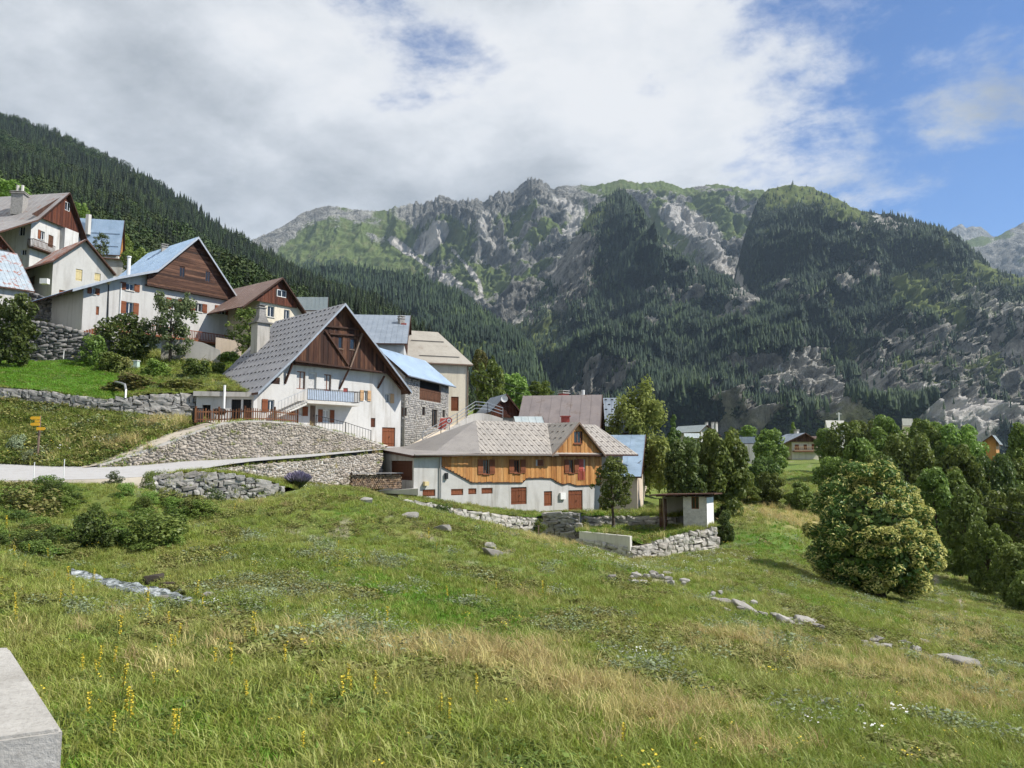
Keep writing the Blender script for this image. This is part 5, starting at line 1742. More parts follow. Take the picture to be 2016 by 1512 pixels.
    sl = (fr.W(0, dR, zr) - fr.W(0, -o_, ze)); slope = sl.normalized()
    nn = Vector((fr.ax, fr.ay, 0)).cross(slope).normalized()
    if nn.z < 0: nn = -nn
    aU = Vector((fr.ax, fr.ay, 0))
    el, er = U(945, 893, -o_), U(1257, 905, -o_)
    def span(t): return (el + (rl[0] - el) * t, er + (rrg[0] - er) * t)
    peakU = fr.off(-.5).hit(1135.5, 831)[0]; halfw = 3.35
    def infront(u, t): return abs(u - peakU) < halfw * (1 - t) + .25
    n = int((er - el) / .42)
    for k in range(n):
        u = el + .2 + k * .42
        t1 = 1.0
        ta = 0.0
        if u < rl[0]: t1 = (u - el) / (rl[0] - el)
        if u > rrg[0]: t1 = (er - u) / (er - rrg[0])
        if abs(u - peakU) < halfw: ta = max(0, 1 - abs(u - peakU) / halfw)
        if t1 - ta > .05:
            p0 = fr.W(u, -o_, ze) + sl * ta; p1 = fr.W(u, -o_, ze) + sl * t1
            sb.bar(p0 + nn * .012, p1 + nn * .012, .06, .03)
    for r_ in range(6):
        t_ = (r_ + .5) / 6.2
        a0, a1 = span(t_)
        k = int((a1 - a0) / .85)
        for j in range(k):
            u = a0 + .3 + (j + (.5 if r_ % 2 else 0)) * .85
            if infront(u, t_) or u > a1 - .3: continue
            gb.box(fr.W(u, -o_, ze) + sl * t_ + nn * .03, aU * .11, slope * .05, nn * .03)
    sb.build('tile_ribs', TAUPE, rf)['kind'] = 'stuff'
    gb.build('snow_guards', GUARDT, rf)['kind'] = 'stuff'
    # --- dormer gable
    df = fr.off(-.5)
    zp = df.hit(1135.5, 831)[1]
    pr = [(peakU - halfw, ze - .1), (peakU, zp), (peakU + halfw, ze - .1)]
    dm = roof_mesh(root, df, pr, -.35, 4.6, [TAUPE, TIMBERL], .14, .42, 'dormer_roof')
    guards(dm, df, pr[0], pr[1], .2, 4.2, 5, .8, GUARDT, (.22, .05), skip=lambda d, t: d > 4.6 * (0.25 + t * .7))
    barge(root, df, pr, -.35, .18, .05, TIMBERL)
    gh = [df.rect(1129, 849, 1143, 873)]
    f = pf([(u, z - .16) for u, z in pr])
    planks(root, df, pr[0][0] + .25, pr[2][0] - .25, lambda u: ze - .1, f, .27, ORANGE, gh, 0, .04, jag=.1)
    mb = MB(); mb.poly([df.W(u, .03, z) for u, z in ((pr[0][0] + .3, ze), (pr[2][0] - .3, ze), (peakU, f(peakU)))]); mb.build('gable_backing', TIMBER, root)
    mb = MB(); mb.hexa([df.W(u, d, z) for z in (ze - .22, ze - .12) for (u, d) in ((pr[0][0], -.02), (pr[2][0], -.02), (pr[2][0], .5), (pr[0][0], .5))]); mb.build('soffit', TIMBER, root)
    window(root, df, gh[0], SHUT, GLASS, '', mull=1, d=-.06, depth=.1, sill=SHUT)
    # --- garage wing on the left
    g0, g1, g2 = at(745, 884, 69), fr.W(U(812, 897, -.5), -.5, fr.off(-.5).hit(812, 896.5)[1]), fr.W(U(946, 893), -.5, ze + .02)
    g3, g4 = fr.W(U(930, 880, 3.5), 3.5, at(930, 878, 71).z), at(818, 876.5, 75)
    mb = MB(); t = Vector((0, 0, .2))
    mb.poly([g0, g1, g2, g3, g4], 0); mb.poly([g0 - t, g4 - t, g3 - t, g2 - t, g1 - t], 1)
    for q0, q1 in ((g0, g1), (g1, g2), (g2, g3), (g3, g4), (g4, g0)): mb.poly([q0, q0 - t, q1 - t, q1], 1)
    mb.build('garage_roof', [TAUPED, TIMBER], root)
    ca = fr.W(uA, 0, 0); cb = at(750, 900, 68.5)
    gf = Fr(cb.x, cb.y, ca.x - cb.x, ca.y - cb.y)
    gl = math.hypot(ca.x - cb.x, ca.y - cb.y)
    gd = gf.rect(769, 907, 812, 945); gd = (gd[0], min(gd[1], gl - .15), gd[2], gd[3])
    mb = MB(); wall_panel(mb, gf, 0, gl, zb, [(0, .75), (gl, .16)], [gd]); mb.build('garage_wall', [PALEG, DARKIN], root)
    closed(root, gf, gd, m_wood('garage_brown', [(0.09, 0.033, 0.018), (0.10, 0.038, 0.02)], wear=.2), 'garage_door', 1, depth=.1)
    # gutter, downpipe, meter box
    mb = MB(); mb.tube([fr.W(uA - .3, -.62, ze - .15), fr.W(U(1088), -.82, ze - .12)], .08, 6); mb.build('gutter', GUARDT, root)
    mb = MB(); mb.tube([fr.W(uB, -.12, ze - .25), fr.W(uB, -.12, zb + 1.5)], .06, 6); mb.build('downpipe', GALV, root)
    mb = MB(); h = fr.rect(1101, 970, 1111, 983); mb.hexa([fr.W(u, d, z) for z in h[2:] for (u, d) in ((h[0], -.22), (h[1], -.22), (h[1], -.02), (h[0], -.02))]); mb.build('meter_box', WPAINT, root)
    mb = MB(); h = fr.rect(833, 948, 841, 956); mb.hexa([fr.W(u, d, z) for z in h[2:] for (u, d) in ((h[0], -.3), (h[1], -.3), (h[1], -.02), (h[0], -.02))]); mb.build('wall_lamp', SHUTY, root)
    mb = MB(); h = fr.rect(875, 931, 880, 943); mb.hexa([fr.W(u, d, z) for z in h[2:] for (u, d) in ((h[0], -.2), (h[1], -.2), (h[1], -.02), (h[0], -.02))]); mb.build('wall_lantern', IRON, root)
    mb = MB(); q0 = fr.W(uD + .1, .4, ze - 1.6); mb.bar(q0, fr.W(uD + 1.0, -.4, ze - .6), .09); mb.build('eave_brace', GALV, root)
    return root, fr, ze
OR_ROOT, OR_F, OR_Z = orange_house()

# ---- block shed
def block_shed():
    c = at(1392, 1010, 63)
    fr = Fr(c.x, c.y, .93, -.37)
    root = empty('block_shed', at(1370, 1038, 63))
    tag(root, 'open fronted concrete block shed with flat dark roof at the garden corner', 'shed')
    zb, zt = at(1392, 1060, 63).z, at(1392, 978, 63).z
    uL = fr.hit(1345, 1000)[0]; uO = fr.hit(1296, 1000)[0]
    win = fr.rect(1361, 978, 1376, 1002)
    L = 4.2
    wh = m_plaster('sunlit_side_white', (0.78, 0.77, 0.74), (0.5, 0.48, 0.44), .25)  # side wall whiter than the block front, its sunlight put into the colour
    mb = MB()
    wall_panel(mb, fr, uL, 0, zb, [(uL, zt), (0, zt)], [win])
    mb.build('block_wall', [CONCL, DARKIN], root)
    mb = MB(); rr = fr.right(0); wall_panel(mb, rr, 0, L, zb, [(0, zt), (L, zt - .1)]); mb.build('side_wall', [wh, DARKIN], root)
    mb = MB(); mb.poly([fr.W(uO - .3, L, zb), fr.W(0, L, zb), fr.W(0, L, zt), fr.W(uO - .3, L, zt)]); mb.poly([fr.W(uL, 0, zb), fr.W(uL, L, zb), fr.W(uL, L, zt), fr.W(uL, 0, zt)])
    mb.build('back_wall', CONC, root)
    # blocks of the front face
    hb = .2; rows = int((zt - zb) / hb)
    bm_ = None
    for r_ in range(rows):
        u = uL - (0.2 if r_ % 2 else 0)
        while u < 0:
            a, b = max(u, uL) + .008, min(u + .4, 0) - .008
            z0, z1 = zb + r_ * hb + .008, zb + (r_ + 1) * hb - .008
            u += .4
            if b - a < .06 or (b > win[0] - .02 and a < win[1] + .02 and z1 > win[2] and z0 < win[3]): continue
            mb = MB(); mb.hexa([fr.W(uu, d, z) for z in (z0, z1) for (uu, d) in ((a, -.03), (b, -.03), (b, .0), (a, .0))]); mb.build('block', CONCB, root)
    window(root, fr, win, SHUT, GLASS, '', mull=1)
    mb = MB(); t = Vector((0, 0, .1))
    A, B, Cc, D = fr.W(uO - .6, -.7, zt + .02), fr.W(.7, -.7, zt + .22), fr.W(.7, L + .5, zt + .05), fr.W(uO - .6, L + .5, zt - .1)
    mb.hexa([A, B, Cc, D, A + t, B + t, Cc + t, D + t], 0); mb.build('roof', [TIMBER], root)
    for k in range(6):
        mb = MB(); u = uO + (0 - uO) * k / 5; mb.bar(fr.W(u, -.6, zt + .02), fr.W(u, L + .3, zt - .12), .1, .12); mb.build('rafter', TIMBER, root)
    for px in (1305, 1309):
        u = fr.hit(px, 1000)[0]
        if px == 1309: mb = MB(); mb.tube([fr.W(u, -.2, zb + .2), fr.W(u - .1, -.2, zt)], .07, 6); mb.build('post', TIMBERL, root)
    mb = MB()
    for k in range(5):
        u = fr.hit(1291, 1000)[0] + k * .13; mb.hexa([fr.W(uu, d, z) for z in (zb, zt - .3) for (uu, d) in ((u, 1.5), (u + .11, 1.5), (u + .11, 1.53), (u, 1.53))])
    mb.build('plank_screen', BOARD, root)['kind'] = 'stuff'
CONCB = m_stone('grey_block', [(0.52, 0.51, 0.485), (0.58, 0.565, 0.54), (0.63, 0.615, 0.59)], False, 6, 0.05)
block_shed()

# ---- houses of the hamlet beyond the meadow
r, fr, wf, pr, rf = simple_house('balcony_chalet', 'cream chalet with grey roof, dark gable and three brown shutters beyond the meadow', (1586, 852, 190), (.98, .12),
    [(1534, 877), (1586, 852), (1617, 872)], 1.4, 10, (1560, 1612), -2, CREAM, BLUEG, .8,
    [(1565, 875, 1573, 886, 'shut'), (1582, 875, 1589, 885, 'shut'), (1598, 874, 1605, 885, 'shut')])
gable_planks(r, fr, .9, pr, fr.off(.9).hit(1586, 870)[1], .4, BOARD)
b0, b1 = wf.hit(1560, 888), wf.hit(1612, 886)
mb = MB(); mb.hexa([wf.W(u, d, z) for z in (b0[1] - .2, b0[1]) for (u, d) in ((b0[0], -1.2), (b1[0], -1.2), (b1[0], 0), (b0[0], 0))]); bl = mb.build('balcony', SHUT, r)
rail(bl, [wf.W(b0[0], -1.1, b0[1]), wf.W(b1[0], -1.1, b0[1])], 1.0, SHUTL, .4, .08, .12)
c = at(1568, 853, 196); chimney(r, (c.x, c.y, 0), .9, c.z - 1.5, c.z + .6, CONCL)
r, fr, pr, rf, ln = facing_roof('red_board_barn', 'low barn with grey roof over red boards between two round trees', (1448, 861), (1487, 860), (1487, 873), 170, PALEG, BLUEG, a=(1, .02), zb=-1.2)
wq = Fr(*fr.W(pr[0][0] + .45, ln, 0).xy, 1, .02)
planks(r, wq, .2, ln - .2, lambda u: pr[0][1] - 1.2, lambda u: pr[0][1] - .1, .4, BOARDR, (), 0)
r, fr, wf, pr, rf = simple_house('white_villa', 'white house with pale roof and small chimneys behind the round trees', (1392, 836, 200), (.9, .43),
    [(1378, 850), (1392, 836), (1420, 858)], .8, 12, (1381, 1416), 0, WHITE, PALEGR, .8)
for px in (1391, 1403, 1410):
    c = at(px, 836, 203); chimney(r, (c.x, c.y, 0), .55, c.z - 2, c.z + .3, CONCL)
facing_roof('far_grey_roof', 'low pale roof left of the white villa', (1346, 852), (1374, 853), (1372, 863), 190, WHITE, PALEGR, a=(1, 0), zb=0)
r, fr, pr, rf, ln = facing_roof('concrete_lodge', 'pale concrete building with sloping roof under a white mast', (1622, 822), (1660, 828), (1664, 846), 330, CONCL, CONCL, a=(.97, .2), zb=5, seam=3)
c = at(1652, 835, 332); mb = MB(); mb.tube([c, at(1651, 812, 332)], .35, 6); mb.bar(at(1646, 815, 332), at(1657, 815, 332), .4, .3); mb.build('mast', WPAINT, r)
facing_roof('far_tan_hut', 'small tan hut above the treetops on the right', (1775, 823), (1795, 824), (1795, 838), 330, TANP, CONCL, a=(1, .05), zb=8, seam=3)
r, fr, wf, pr, rf = simple_house('log_cabin', 'orange brown wooden cabin among the trees on the right', (1953, 856, 150), (.8, -.6),
    [(1930, 872), (1953, 856), (1968, 875)], .6, 7, (1933, 1963), -4, ORANGE, PALEGR, .7)
simple_house('chalet_outbuilding', 'small brown roof beside the cream chalet', (1618, 858, 205), (.95, .3), [(1606, 868), (1618, 858), (1632, 868)], .6, 6, (1608, 1630), -1, CREAM, BROWNR, .8)

# ---------------------------------------------------------------- terraces, road and paths
def patch(name, label, rows, nu, nv, m, bumpa=0.0, tone=False, seed=1):
    lf = Loft(rows, nu, nv, bumpa, seed)
    o = link(name, lf.mesh(name, [m], tone))
    tag(o, label, None, None, 'structure')
    return lf
W1 = [(-300, 752, 772, 57), (0, 761, 786, 58), (109, 774, 800, 58.5), (207, 786, 814, 59), (247, 783, 818, 59.4), (306, 776, 823, 60.3), (352, 774, 826, 61), (392, 775, 830, 61.9)]
W2 = [(196, 917, 922, 48.5), (230, 906, 919, 49.3), (277, 892, 917, 50.5), (360, 862, 910, 52.5), (428, 835, 907, 54.2), (481, 829, 904, 55.6), (540, 831, 900, 58), (588, 835, 897, 60), (640, 846, 893, 62.5), (690, 857, 889, 65.5), (757, 879, 886, 69)]
W3 = [(395, 926, 938, 48.7), (450, 920, 946, 50.4), (497, 915, 955, 52.3), (600, 907, 966, 57.2), (680, 899, 972, 61.7), (752, 891, 974, 65.7)]
W4 = [(296, 936, 958, 45.2), (330, 932, 968, 46), (372, 930, 976, 46.8), (415, 929, 984, 47.4), (458, 933, 992, 48), (500, 943, 1000, 48.6), (540, 950, 1000, 49.2), (562, 962, 996, 49.8)]
W5 = [(786, 983, 1004, 57.5), (842, 990, 1014, 59.5), (890, 1000, 1030, 61), (950, 1009, 1040, 62.8), (1000, 1015, 1048, 64.3), (1052, 1020, 1052, 66)]
W5B = [(1068, 1008, 1050, 66), (1105, 1009, 1056, 65.4), (1140, 1010, 1060, 65)]
W5C = [(1140, 1046, 1058, 61), (1180, 1050, 1066, 60), (1240, 1056, 1074, 58.5)]
W5D = [(1140, 1060, 1072, 61.05), (1180, 1067, 1088, 60.05), (1240, 1078, 1118, 58.45), (1262, 1074, 1115, 59), (1300, 1062, 1108, 60), (1345, 1050, 1098, 61.2), (1385, 1042, 1086, 62.3), (1412, 1036, 1078, 63)]
W5E = [(1130, 1018, 1042, 68), (1190, 1016, 1040, 68.5), (1260, 1017, 1042, 68.5), (1330, 1018, 1042, 67)]
W0 = [(-40, 622, 712, 73), (60, 631, 712, 73), (110, 637, 713, 73), (150, 648, 715, 73.5), (195, 662, 718, 74), (230, 672, 722, 74.5)]
W0B = [(56, 572, 645, 86), (100, 590, 645, 86), (160, 618, 650, 86)]

ROAD = patch('road', 'pale grey village road climbing to the right', [[(-500, 962, 39), (0, 946, 42.5), (100, 945, 43), (200, 943, 43.5), (290, 938, 45), (350, 929, 46.8), (400, 922, 48.7), (450, 914, 50.5), (497, 908, 52.4), (600, 900, 57.4), (752, 885, 66)],
              [(-500, 905, 51), (0, 913, 49), (100, 918, 48.8), (196, 919.5, 48.6), (277, 915, 50.7), (360, 907.5, 52.7), (428, 905, 54.4), (481, 902, 55.8), (540, 898, 58.2), (640, 891, 62.7), (760, 883, 69.5)]], 120, 10, ROADM, .03)
BANK = patch('road_bank', 'grassy bank above the road', [[(-500, 905, 51.2), (0, 912.5, 49.2), (100, 917.5, 49), (170, 918.5, 49), (205, 906, 49.9), (260, 882, 51.5), (327, 855, 54.5), (386, 836, 58.5)],
              [(-500, 850, 54), (0, 862, 52.6), (100, 868, 52.4), (170, 868, 52.6), (230, 862, 53.5), (300, 846, 55.6), (350, 838, 57.5), (396, 832, 60)],
              [(-500, 762, 57.5), (0, 784, 58.2), (109, 798, 58.7), (196, 812, 59.1), (247, 817, 59.5), (306, 822, 60.4), (352, 825, 61.1), (400, 826, 62)]], 110, 30, M_GROUND, .5, True, 3)
RAMP = patch('driveway', 'pale dirt driveway rising from the road to the farmhouse', [[(165, 920.5, 48.2), (215, 912, 48.9), (277, 891, 50.6), (360, 861, 52.6), (428, 834, 54.4), (470, 830, 55.6)],
              [(150, 918.0, 49.3), (205, 904, 50.1), (260, 880, 51.7), (327, 853.5, 54.7), (386, 834.5, 58.7), (440, 829, 61.5)]], 60, 8, DIRTM, .05)
YARD = patch('farm_yard', 'pale yard along the farmhouse wall', [[(425, 834.5, 54.4), (481, 828.5, 55.8), (540, 830.5, 58.2), (588, 834.5, 60.2), (640, 845.5, 62.7), (690, 856.5, 65.7), (757, 878.5, 69.2)],
              [(400, 827, 62.5), (470, 827, 63.5), (520, 828, 64), (560, 832, 64.5), (600, 840, 66), (680, 855, 69.5), (765, 877, 72)]], 50, 8, DIRTM, .05)
LAWN = patch('lawn_terrace', 'bright green terrace lawn above the long stone wall', [[(-500, 746, 57.3), (0, 760, 58.3), (109, 773, 58.8), (207, 785, 59.3), (247, 782, 59.7), (306, 775, 60.6), (352, 771, 61.3), (420, 770, 62), (490, 772, 63.2)],
              [(-500, 715, 64), (0, 730, 64), (109, 738, 64.5), (207, 746, 65), (290, 752, 65.5), (370, 756, 66), (434, 752, 67), (470, 752, 68)],
              [(-500, 660, 74), (0, 706, 73.5), (100, 708, 73.5), (180, 712, 74), (240, 716, 74), (345, 722, 75.5), (430, 728, 76), (470, 735, 76)]], 90, 24, M_GROUND, .35, True, 9)
TERR = patch('slope_terrace', 'weedy slope between the farmhouse and the upper houses', [[(0, 706, 73.5), (180, 712, 74), (240, 716, 74), (345, 722, 75.5), (430, 728, 76), (500, 735, 77)],
              [(0, 640, 82), (180, 672, 82), (320, 706, 82), (430, 712, 84), (520, 705, 86)], [(0, 605, 92), (180, 655, 92), (320, 694, 94), (430, 700, 96), (540, 690, 98)]], 60, 20, M_GROUND, .4, True, 12)
STRIP = patch('wall_strip', 'grass strip between the two road walls', [[(296, 935, 45.3), (372, 929, 47), (415, 928, 47.6), (458, 932, 48.2), (500, 942, 48.8), (540, 949, 49.4), (575, 962, 50.2), (640, 968, 55), (700, 968, 58)],
              [(300, 936, 46.2), (395, 928, 48.9), (450, 932, 50.8), (497, 940, 52.6), (540, 946, 54.5), (600, 954, 57.6), (680, 962, 62), (752, 968, 65.8), (770, 968, 66.5)]], 60, 8, M_GROUND, .2, True, 15)
FRONT = patch('house_terrace', 'narrow grass terrace before the larch clad house', [[(786, 982, 57.6), (842, 989, 59.6), (890, 999, 61.1), (950, 1008, 62.9), (1000, 1014, 64.4), (1052, 1018, 66.1), (1100, 1009, 66.2), (1140, 1010, 66)],
              [(786, 971, 62.5), (842, 979, 63.4), (890, 986, 65.5), (950, 994, 67.3), (1000, 1000, 69.2), (1052, 1005, 71), (1100, 1006, 72.8), (1160, 1008, 74.4)]], 50, 8, M_GROUND, .1, True, 18)
GARDEN = patch('garden_lawn', 'small green garden lawn behind the curved wall', [[(1140, 1047, 61.1), (1180, 1050, 60.2), (1240, 1058, 58.8), (1262, 1073, 59.1), (1300, 1061, 60.1), (1345, 1049, 61.3), (1385, 1041, 62.4), (1412, 1036, 63.1)],
              [(1135, 1040, 67.5), (1180, 1038, 68.3), (1240, 1036, 68.5), (1290, 1035, 68.5), (1330, 1034, 67), (1360, 1035, 66), (1390, 1034, 65), (1412, 1034, 64.5)]], 50, 14, M_GROUND, .2, True, 21)
PATIO = patch('rear_garden', 'garden behind the low wall of the larch clad house', [[(1130, 1017, 68.1), (1190, 1015, 68.6), (1260, 1016, 68.6), (1330, 1017, 67.1), (1400, 1010, 68)], [(1150, 1008, 75), (1230, 1004, 77), (1290, 1000, 78), (1340, 995, 78), (1420, 990, 78)]], 40, 10, M_GROUND, .2, True, 22)
BARNRAMP = patch('tan_ramp', 'tan paved ramp climbing beside the stone barn', [[(792, 884, 74), (815, 872, 77), (842, 857, 83), (872, 843, 92), (890, 836, 99)], [(832, 884, 74.5), (852, 869, 77.5), (872, 856, 83.5), (892, 845, 91), (930, 832, 97)]], 30, 6, TANP, .03)

def road_edge():
    q = ROAD.P[0]
    q = q[proj(q)[0] < 392]
    n = len(q)
    V = np.concatenate([q - np.array([0, 0, .01]), q - np.array([0, .25, .45]), q - np.array([0, .3, 1.2])])
    i = np.arange(n - 1)
    F = np.concatenate([np.stack([i, i + 1, i + 1 + n, i + n], -1), np.stack([i + n, i + 1 + n, i + 1 + 2 * n, i + 2 * n], -1)])
    o = link('road_shoulder', np_mesh('road_shoulder', V, F, [DIRTM], True)); tag(o, 'earth shoulder under the road edge', None, None, 'structure')
road_edge()
# ---------------------------------------------------------------- stone walls
def stone_mesh(seed, mats):
    r = np.random.default_rng(seed)
    bm = bmesh.new()
    bmesh.ops.create_cube(bm, size=1.0)
    bmesh.ops.subdivide_edges(bm, edges=bm.edges[:], cuts=1, use_grid_fill=True)
    for v in bm.verts:
        c = v.co.copy()
        v.co = c * 0.68 + c.normalized() * 0.5 * 0.40
        v.co += Vector(r.uniform(-.085, .085, 3))
    me = bpy.data.meshes.new('stone')
    bm.to_mesh(me); bm.free()
    for m in mats: me.materials.append(m)
    return me
def arr(me):
    V = np.array([v.co[:] for v in me.vertices]); F = np.array([p.vertices[:] for p in me.polygons])
    return V, F
STONES = {}
def stones_for(m):
    if m.name not in STONES:
        STONES[m.name] = [stone_mesh(s, [m]) for s in range(9)]
    return STONES[m.name]

class WallLine:
    def __init__(s, pts):
        s.T = np.array([at(p[0], p[1], p[3]) for p in pts]); s.B = np.array([at(p[0], p[2], p[3]) for p in pts])
        s.B[:, :2] = s.T[:, :2]
        L = np.concatenate([[0], np.cumsum(np.linalg.norm(np.diff(s.T[:, :2], axis=0), axis=1))])
        s.L = L[-1]
        n = max(30, int(s.L * 2))
        t = np.linspace(0, s.L, n)
        s.t = t
        s.xy = np.stack([np.interp(t, L, s.T[:, 0]), np.interp(t, L, s.T[:, 1])], -1)
        s.zt, s.zb = np.interp(t, L, s.T[:, 2]), np.interp(t, L, s.B[:, 2])
        for _ in range(4):
            s.xy[1:-1] = (s.xy[:-2] + 2 * s.xy[1:-1] + s.xy[2:]) / 4
            s.zt[1:-1] = (s.zt[:-2] + 2 * s.zt[1:-1] + s.zt[2:]) / 4
            s.zb[1:-1] = (s.zb[:-2] + 2 * s.zb[1:-1] + s.zb[2:]) / 4
    def at(s, u):
        x, y = np.interp(u, s.t, s.xy[:, 0]), np.interp(u, s.t, s.xy[:, 1])
        x2, y2 = np.interp(min(u + .3, s.L), s.t, s.xy[:, 0]), np.interp(min(u + .3, s.L), s.t, s.xy[:, 1])
        x1, y1 = np.interp(max(u - .3, 0), s.t, s.xy[:, 0]), np.interp(max(u - .3, 0), s.t, s.xy[:, 1])
        return x, y, np.interp(u, s.t, s.zb), np.interp(u, s.t, s.zt), math.atan2(y2 - y1, x2 - x1)

def stone_wall(name, label, pts, hgt, wid, m, mj, objects=True, thick=.5, core=None, coping=None, batter=0.0, keep=300, lean=0, proud=.06, dep=(.26, .44), jit=.3):
    """dry-stone wall: a core with stones laid in uneven courses, each stone a part of its own"""
    wlns = WallLine(pts)
    i = len(wlns.t) // 2
    root = empty(name, (wlns.xy[i, 0], wlns.xy[i, 1], wlns.zb[i]))
    tag(root, label, 'wall')
    org = ORG[root.name]
    # core
    mb = MB()
    n = len(wlns.t)
    d = np.gradient(wlns.xy, axis=0); d /= np.linalg.norm(d, axis=1)[:, None]
    nr = np.stack([-d[:, 1], d[:, 0]], -1)                 # away from the viewer
    for k in range(n - 1):
        p = []
        for z, off in (('b', proud), ('t', proud)):
            for (kk, o2) in ((k, off), (k + 1, off), (k + 1, thick), (k, thick)):
                q = wlns.xy[kk] + nr[kk] * o2
                p.append((q[0], q[1], (wlns.zb[kk] - .4) if z == 'b' else wlns.zt[kk] - .05))
        mb.hexa(p)
    mb.build('wall_core', core or MORTAR, root)
    if coping:
        mb = MB()
        for k in range(n - 1):
            p = []
            for dz in (-.05, .08):
                for (kk, o2) in ((k, -.08), (k + 1, -.08), (k + 1, thick + .05), (k, thick + .05)):
                    q = wlns.xy[kk] + nr[kk] * o2
                    p.append((q[0], q[1], wlns.zt[kk] + dz))
            mb.hexa(p)
        mb.build('coping', coping, root)
    # stones
    items = []
    zmin, zmax = wlns.zb.min(), wlns.zt.max()
    row = 0
    # courses follow the top of the wall
    maxh = float((wlns.zt - wlns.zb).max())
    v = 0.0
    while v < maxh + .1:
        h = hgt * random.uniform(.7, 1.35)
        u = -random.uniform(0, wid)
        while u < wlns.L:
            w = wid * random.choice([random.uniform(.5, 1.1), random.uniform(.8, 1.7), random.uniform(1.4, 2.6)])
            uc = u + w / 2
            u += w
            if uc < 0 or uc > wlns.L: continue
            x, y, zb, zt, ang = wlns.at(uc)
            zc = zt - v - h / 2
            if zc < zb - h * .3: continue
            hh = h * random.choice([random.uniform(.75, 1.1), random.uniform(.9, 1.7)])
            w2 = w * random.uniform(.8, 1.1)
            items.append((x, y, min(zc + random.uniform(-.3, .3) * hgt, zt - hh * .45), w2, random.uniform(*dep), hh, ang + random.uniform(-.12, .12), random.uniform(-.3, .3)))
        v += h
    ms = stones_for(m)
    items.sort(key=lambda q: -q[3] * q[5] / q[1])
    single = items[:keep] if objects else []
    rest = items[keep:] if objects else items
    for (x, y, z, w, dd, h, ang, tl) in single:
        o = link('stone', random.choice(ms), root, (x - org.x, y - org.y, z - org.z))
        o.scale = (w, dd, h); o.rotation_euler = (random.uniform(-.06, .06), tl, ang)
    if rest:
        va = [arr(q) for q in stones_for(mj)]
        VV, FF, base = [], [], 0
        for (x, y, z, w, dd, h, ang, tl) in rest:
            V, F = random.choice(va)
            V = V * np.array([w, dd, h])
            c_, s_ = math.cos(tl), math.sin(tl)
            V = np.stack([V[:, 0] * c_ + V[:, 2] * s_, V[:, 1], -V[:, 0] * s_ + V[:, 2] * c_], -1)
            c_, s_ = math.cos(ang), math.sin(ang)
            V = np.stack([V[:, 0] * c_ - V[:, 1] * s_, V[:, 0] * s_ + V[:, 1] * c_, V[:, 2]], -1)
            VV.append(V + np.array([x - org.x, y - org.y, z - org.z])); FF.append(F + base); base += len(V)
        o = link('rubble', np_mesh('rubble', np.concatenate(VV), np.concatenate(FF), [mj]), root)
        o['kind'] = 'stuff'
    return root, wlns

stone_wall('terrace_wall', 'long grey dry-stone wall below the green lawn', W1, .29, .46, STONE_G, STONE_GJ)
_, WL2 = stone_wall('retaining_wall', 'big curved tan rubble wall under the white farmhouse', W2, .135, .21, STONE_T, STONE_T, False, .5, MORTAR, CONC, proud=-.04, dep=(.14, .24))
stone_wall('road_wall', 'pale rubble wall holding up the road', W3, .14, .22, STONE_T, STONE_T, False, .5, CONCL, proud=-.05, dep=(.12, .22))
stone_wall('field_wall', 'old bulging dry-stone wall of large pale stones below the road', W4, .28, .40, STONE_G, STONE_GJ)
stone_wall('house_wall', 'low stone wall in front of the larch clad house', W5, .30, .5, STONE_W, STONE_GJ)
stone_wall('stub_wall', 'short thick stone wall end right of the low house wall', W5B, .24, .55, STONE_G, STONE_GJ, True, .9)
stone_wall('garden_wall', 'curved pale dry-stone wall round the garden lawn', W5D, .28, .42, STONE_W, STONE_GJ, True, .6)
stone_wall('low_garden_wall', 'low stone wall behind the garden lawn', W5E, .32, .5, STONE_W, STONE_GJ, True, .4)
stone_wall('upper_wall', 'tall dark dry-stone wall behind the terrace lawn', W0, .26, .5, STONE_D, STONE_D, False)
stone_wall('house_bank_wall', 'dark stone wall under the grey plastered house', W0B, .3, .55, STONE_D, STONE_D, False)

def concrete_wall(name, label, pts, thick, m, cat='wall', down=.4):
    wl_ = WallLine(pts)
    d = np.gradient(wl_.xy, axis=0); d /= np.linalg.norm(d, axis=1)[:, None]
    nr = np.stack([-d[:, 1], d[:, 0]], -1)
    mb = MB()
    for k in range(len(wl_.t) - 1):
        p = []
        for z in (0, 1):
            for (kk, o2) in ((k, 0), (k + 1, 0), (k + 1, thick), (k, thick)):
                q = wl_.xy[kk] + nr[kk] * o2
                p.append((q[0], q[1], wl_.zt[kk] if z else wl_.zb[kk] - down))
        mb.hexa(p)
    o = mb.build(name, m)
    tag(o, label, cat)
    return o, wl_
concrete_wall('garden_concrete_wall', 'low pale concrete wall at the front of the garden lawn', W5C, .35, CONCL)
concrete_wall('concrete_retaining_wall', 'grey concrete retaining wall below the balcony of the board gable house', [(318, 672, 735, 77), (360, 668, 735, 77.5), (400, 674, 735, 78), (434, 690, 738, 78.5)], .5, CONC)
concrete_wall('garden_kerb_wall', 'beige low wall under the small tree beside the great chimney', [(425, 664, 690, 82), (476, 672, 697, 83)], .4, BEIGE)
_, RW = concrete_wall('ramp_wall', 'rubble faced wall along the tan ramp', [(826, 881, 890, 73.5), (868, 857, 890, 77), (900, 838, 885, 81), (936, 812, 880, 85), (960, 814, 870, 86), (990, 824, 860, 87)], .4, CONC)

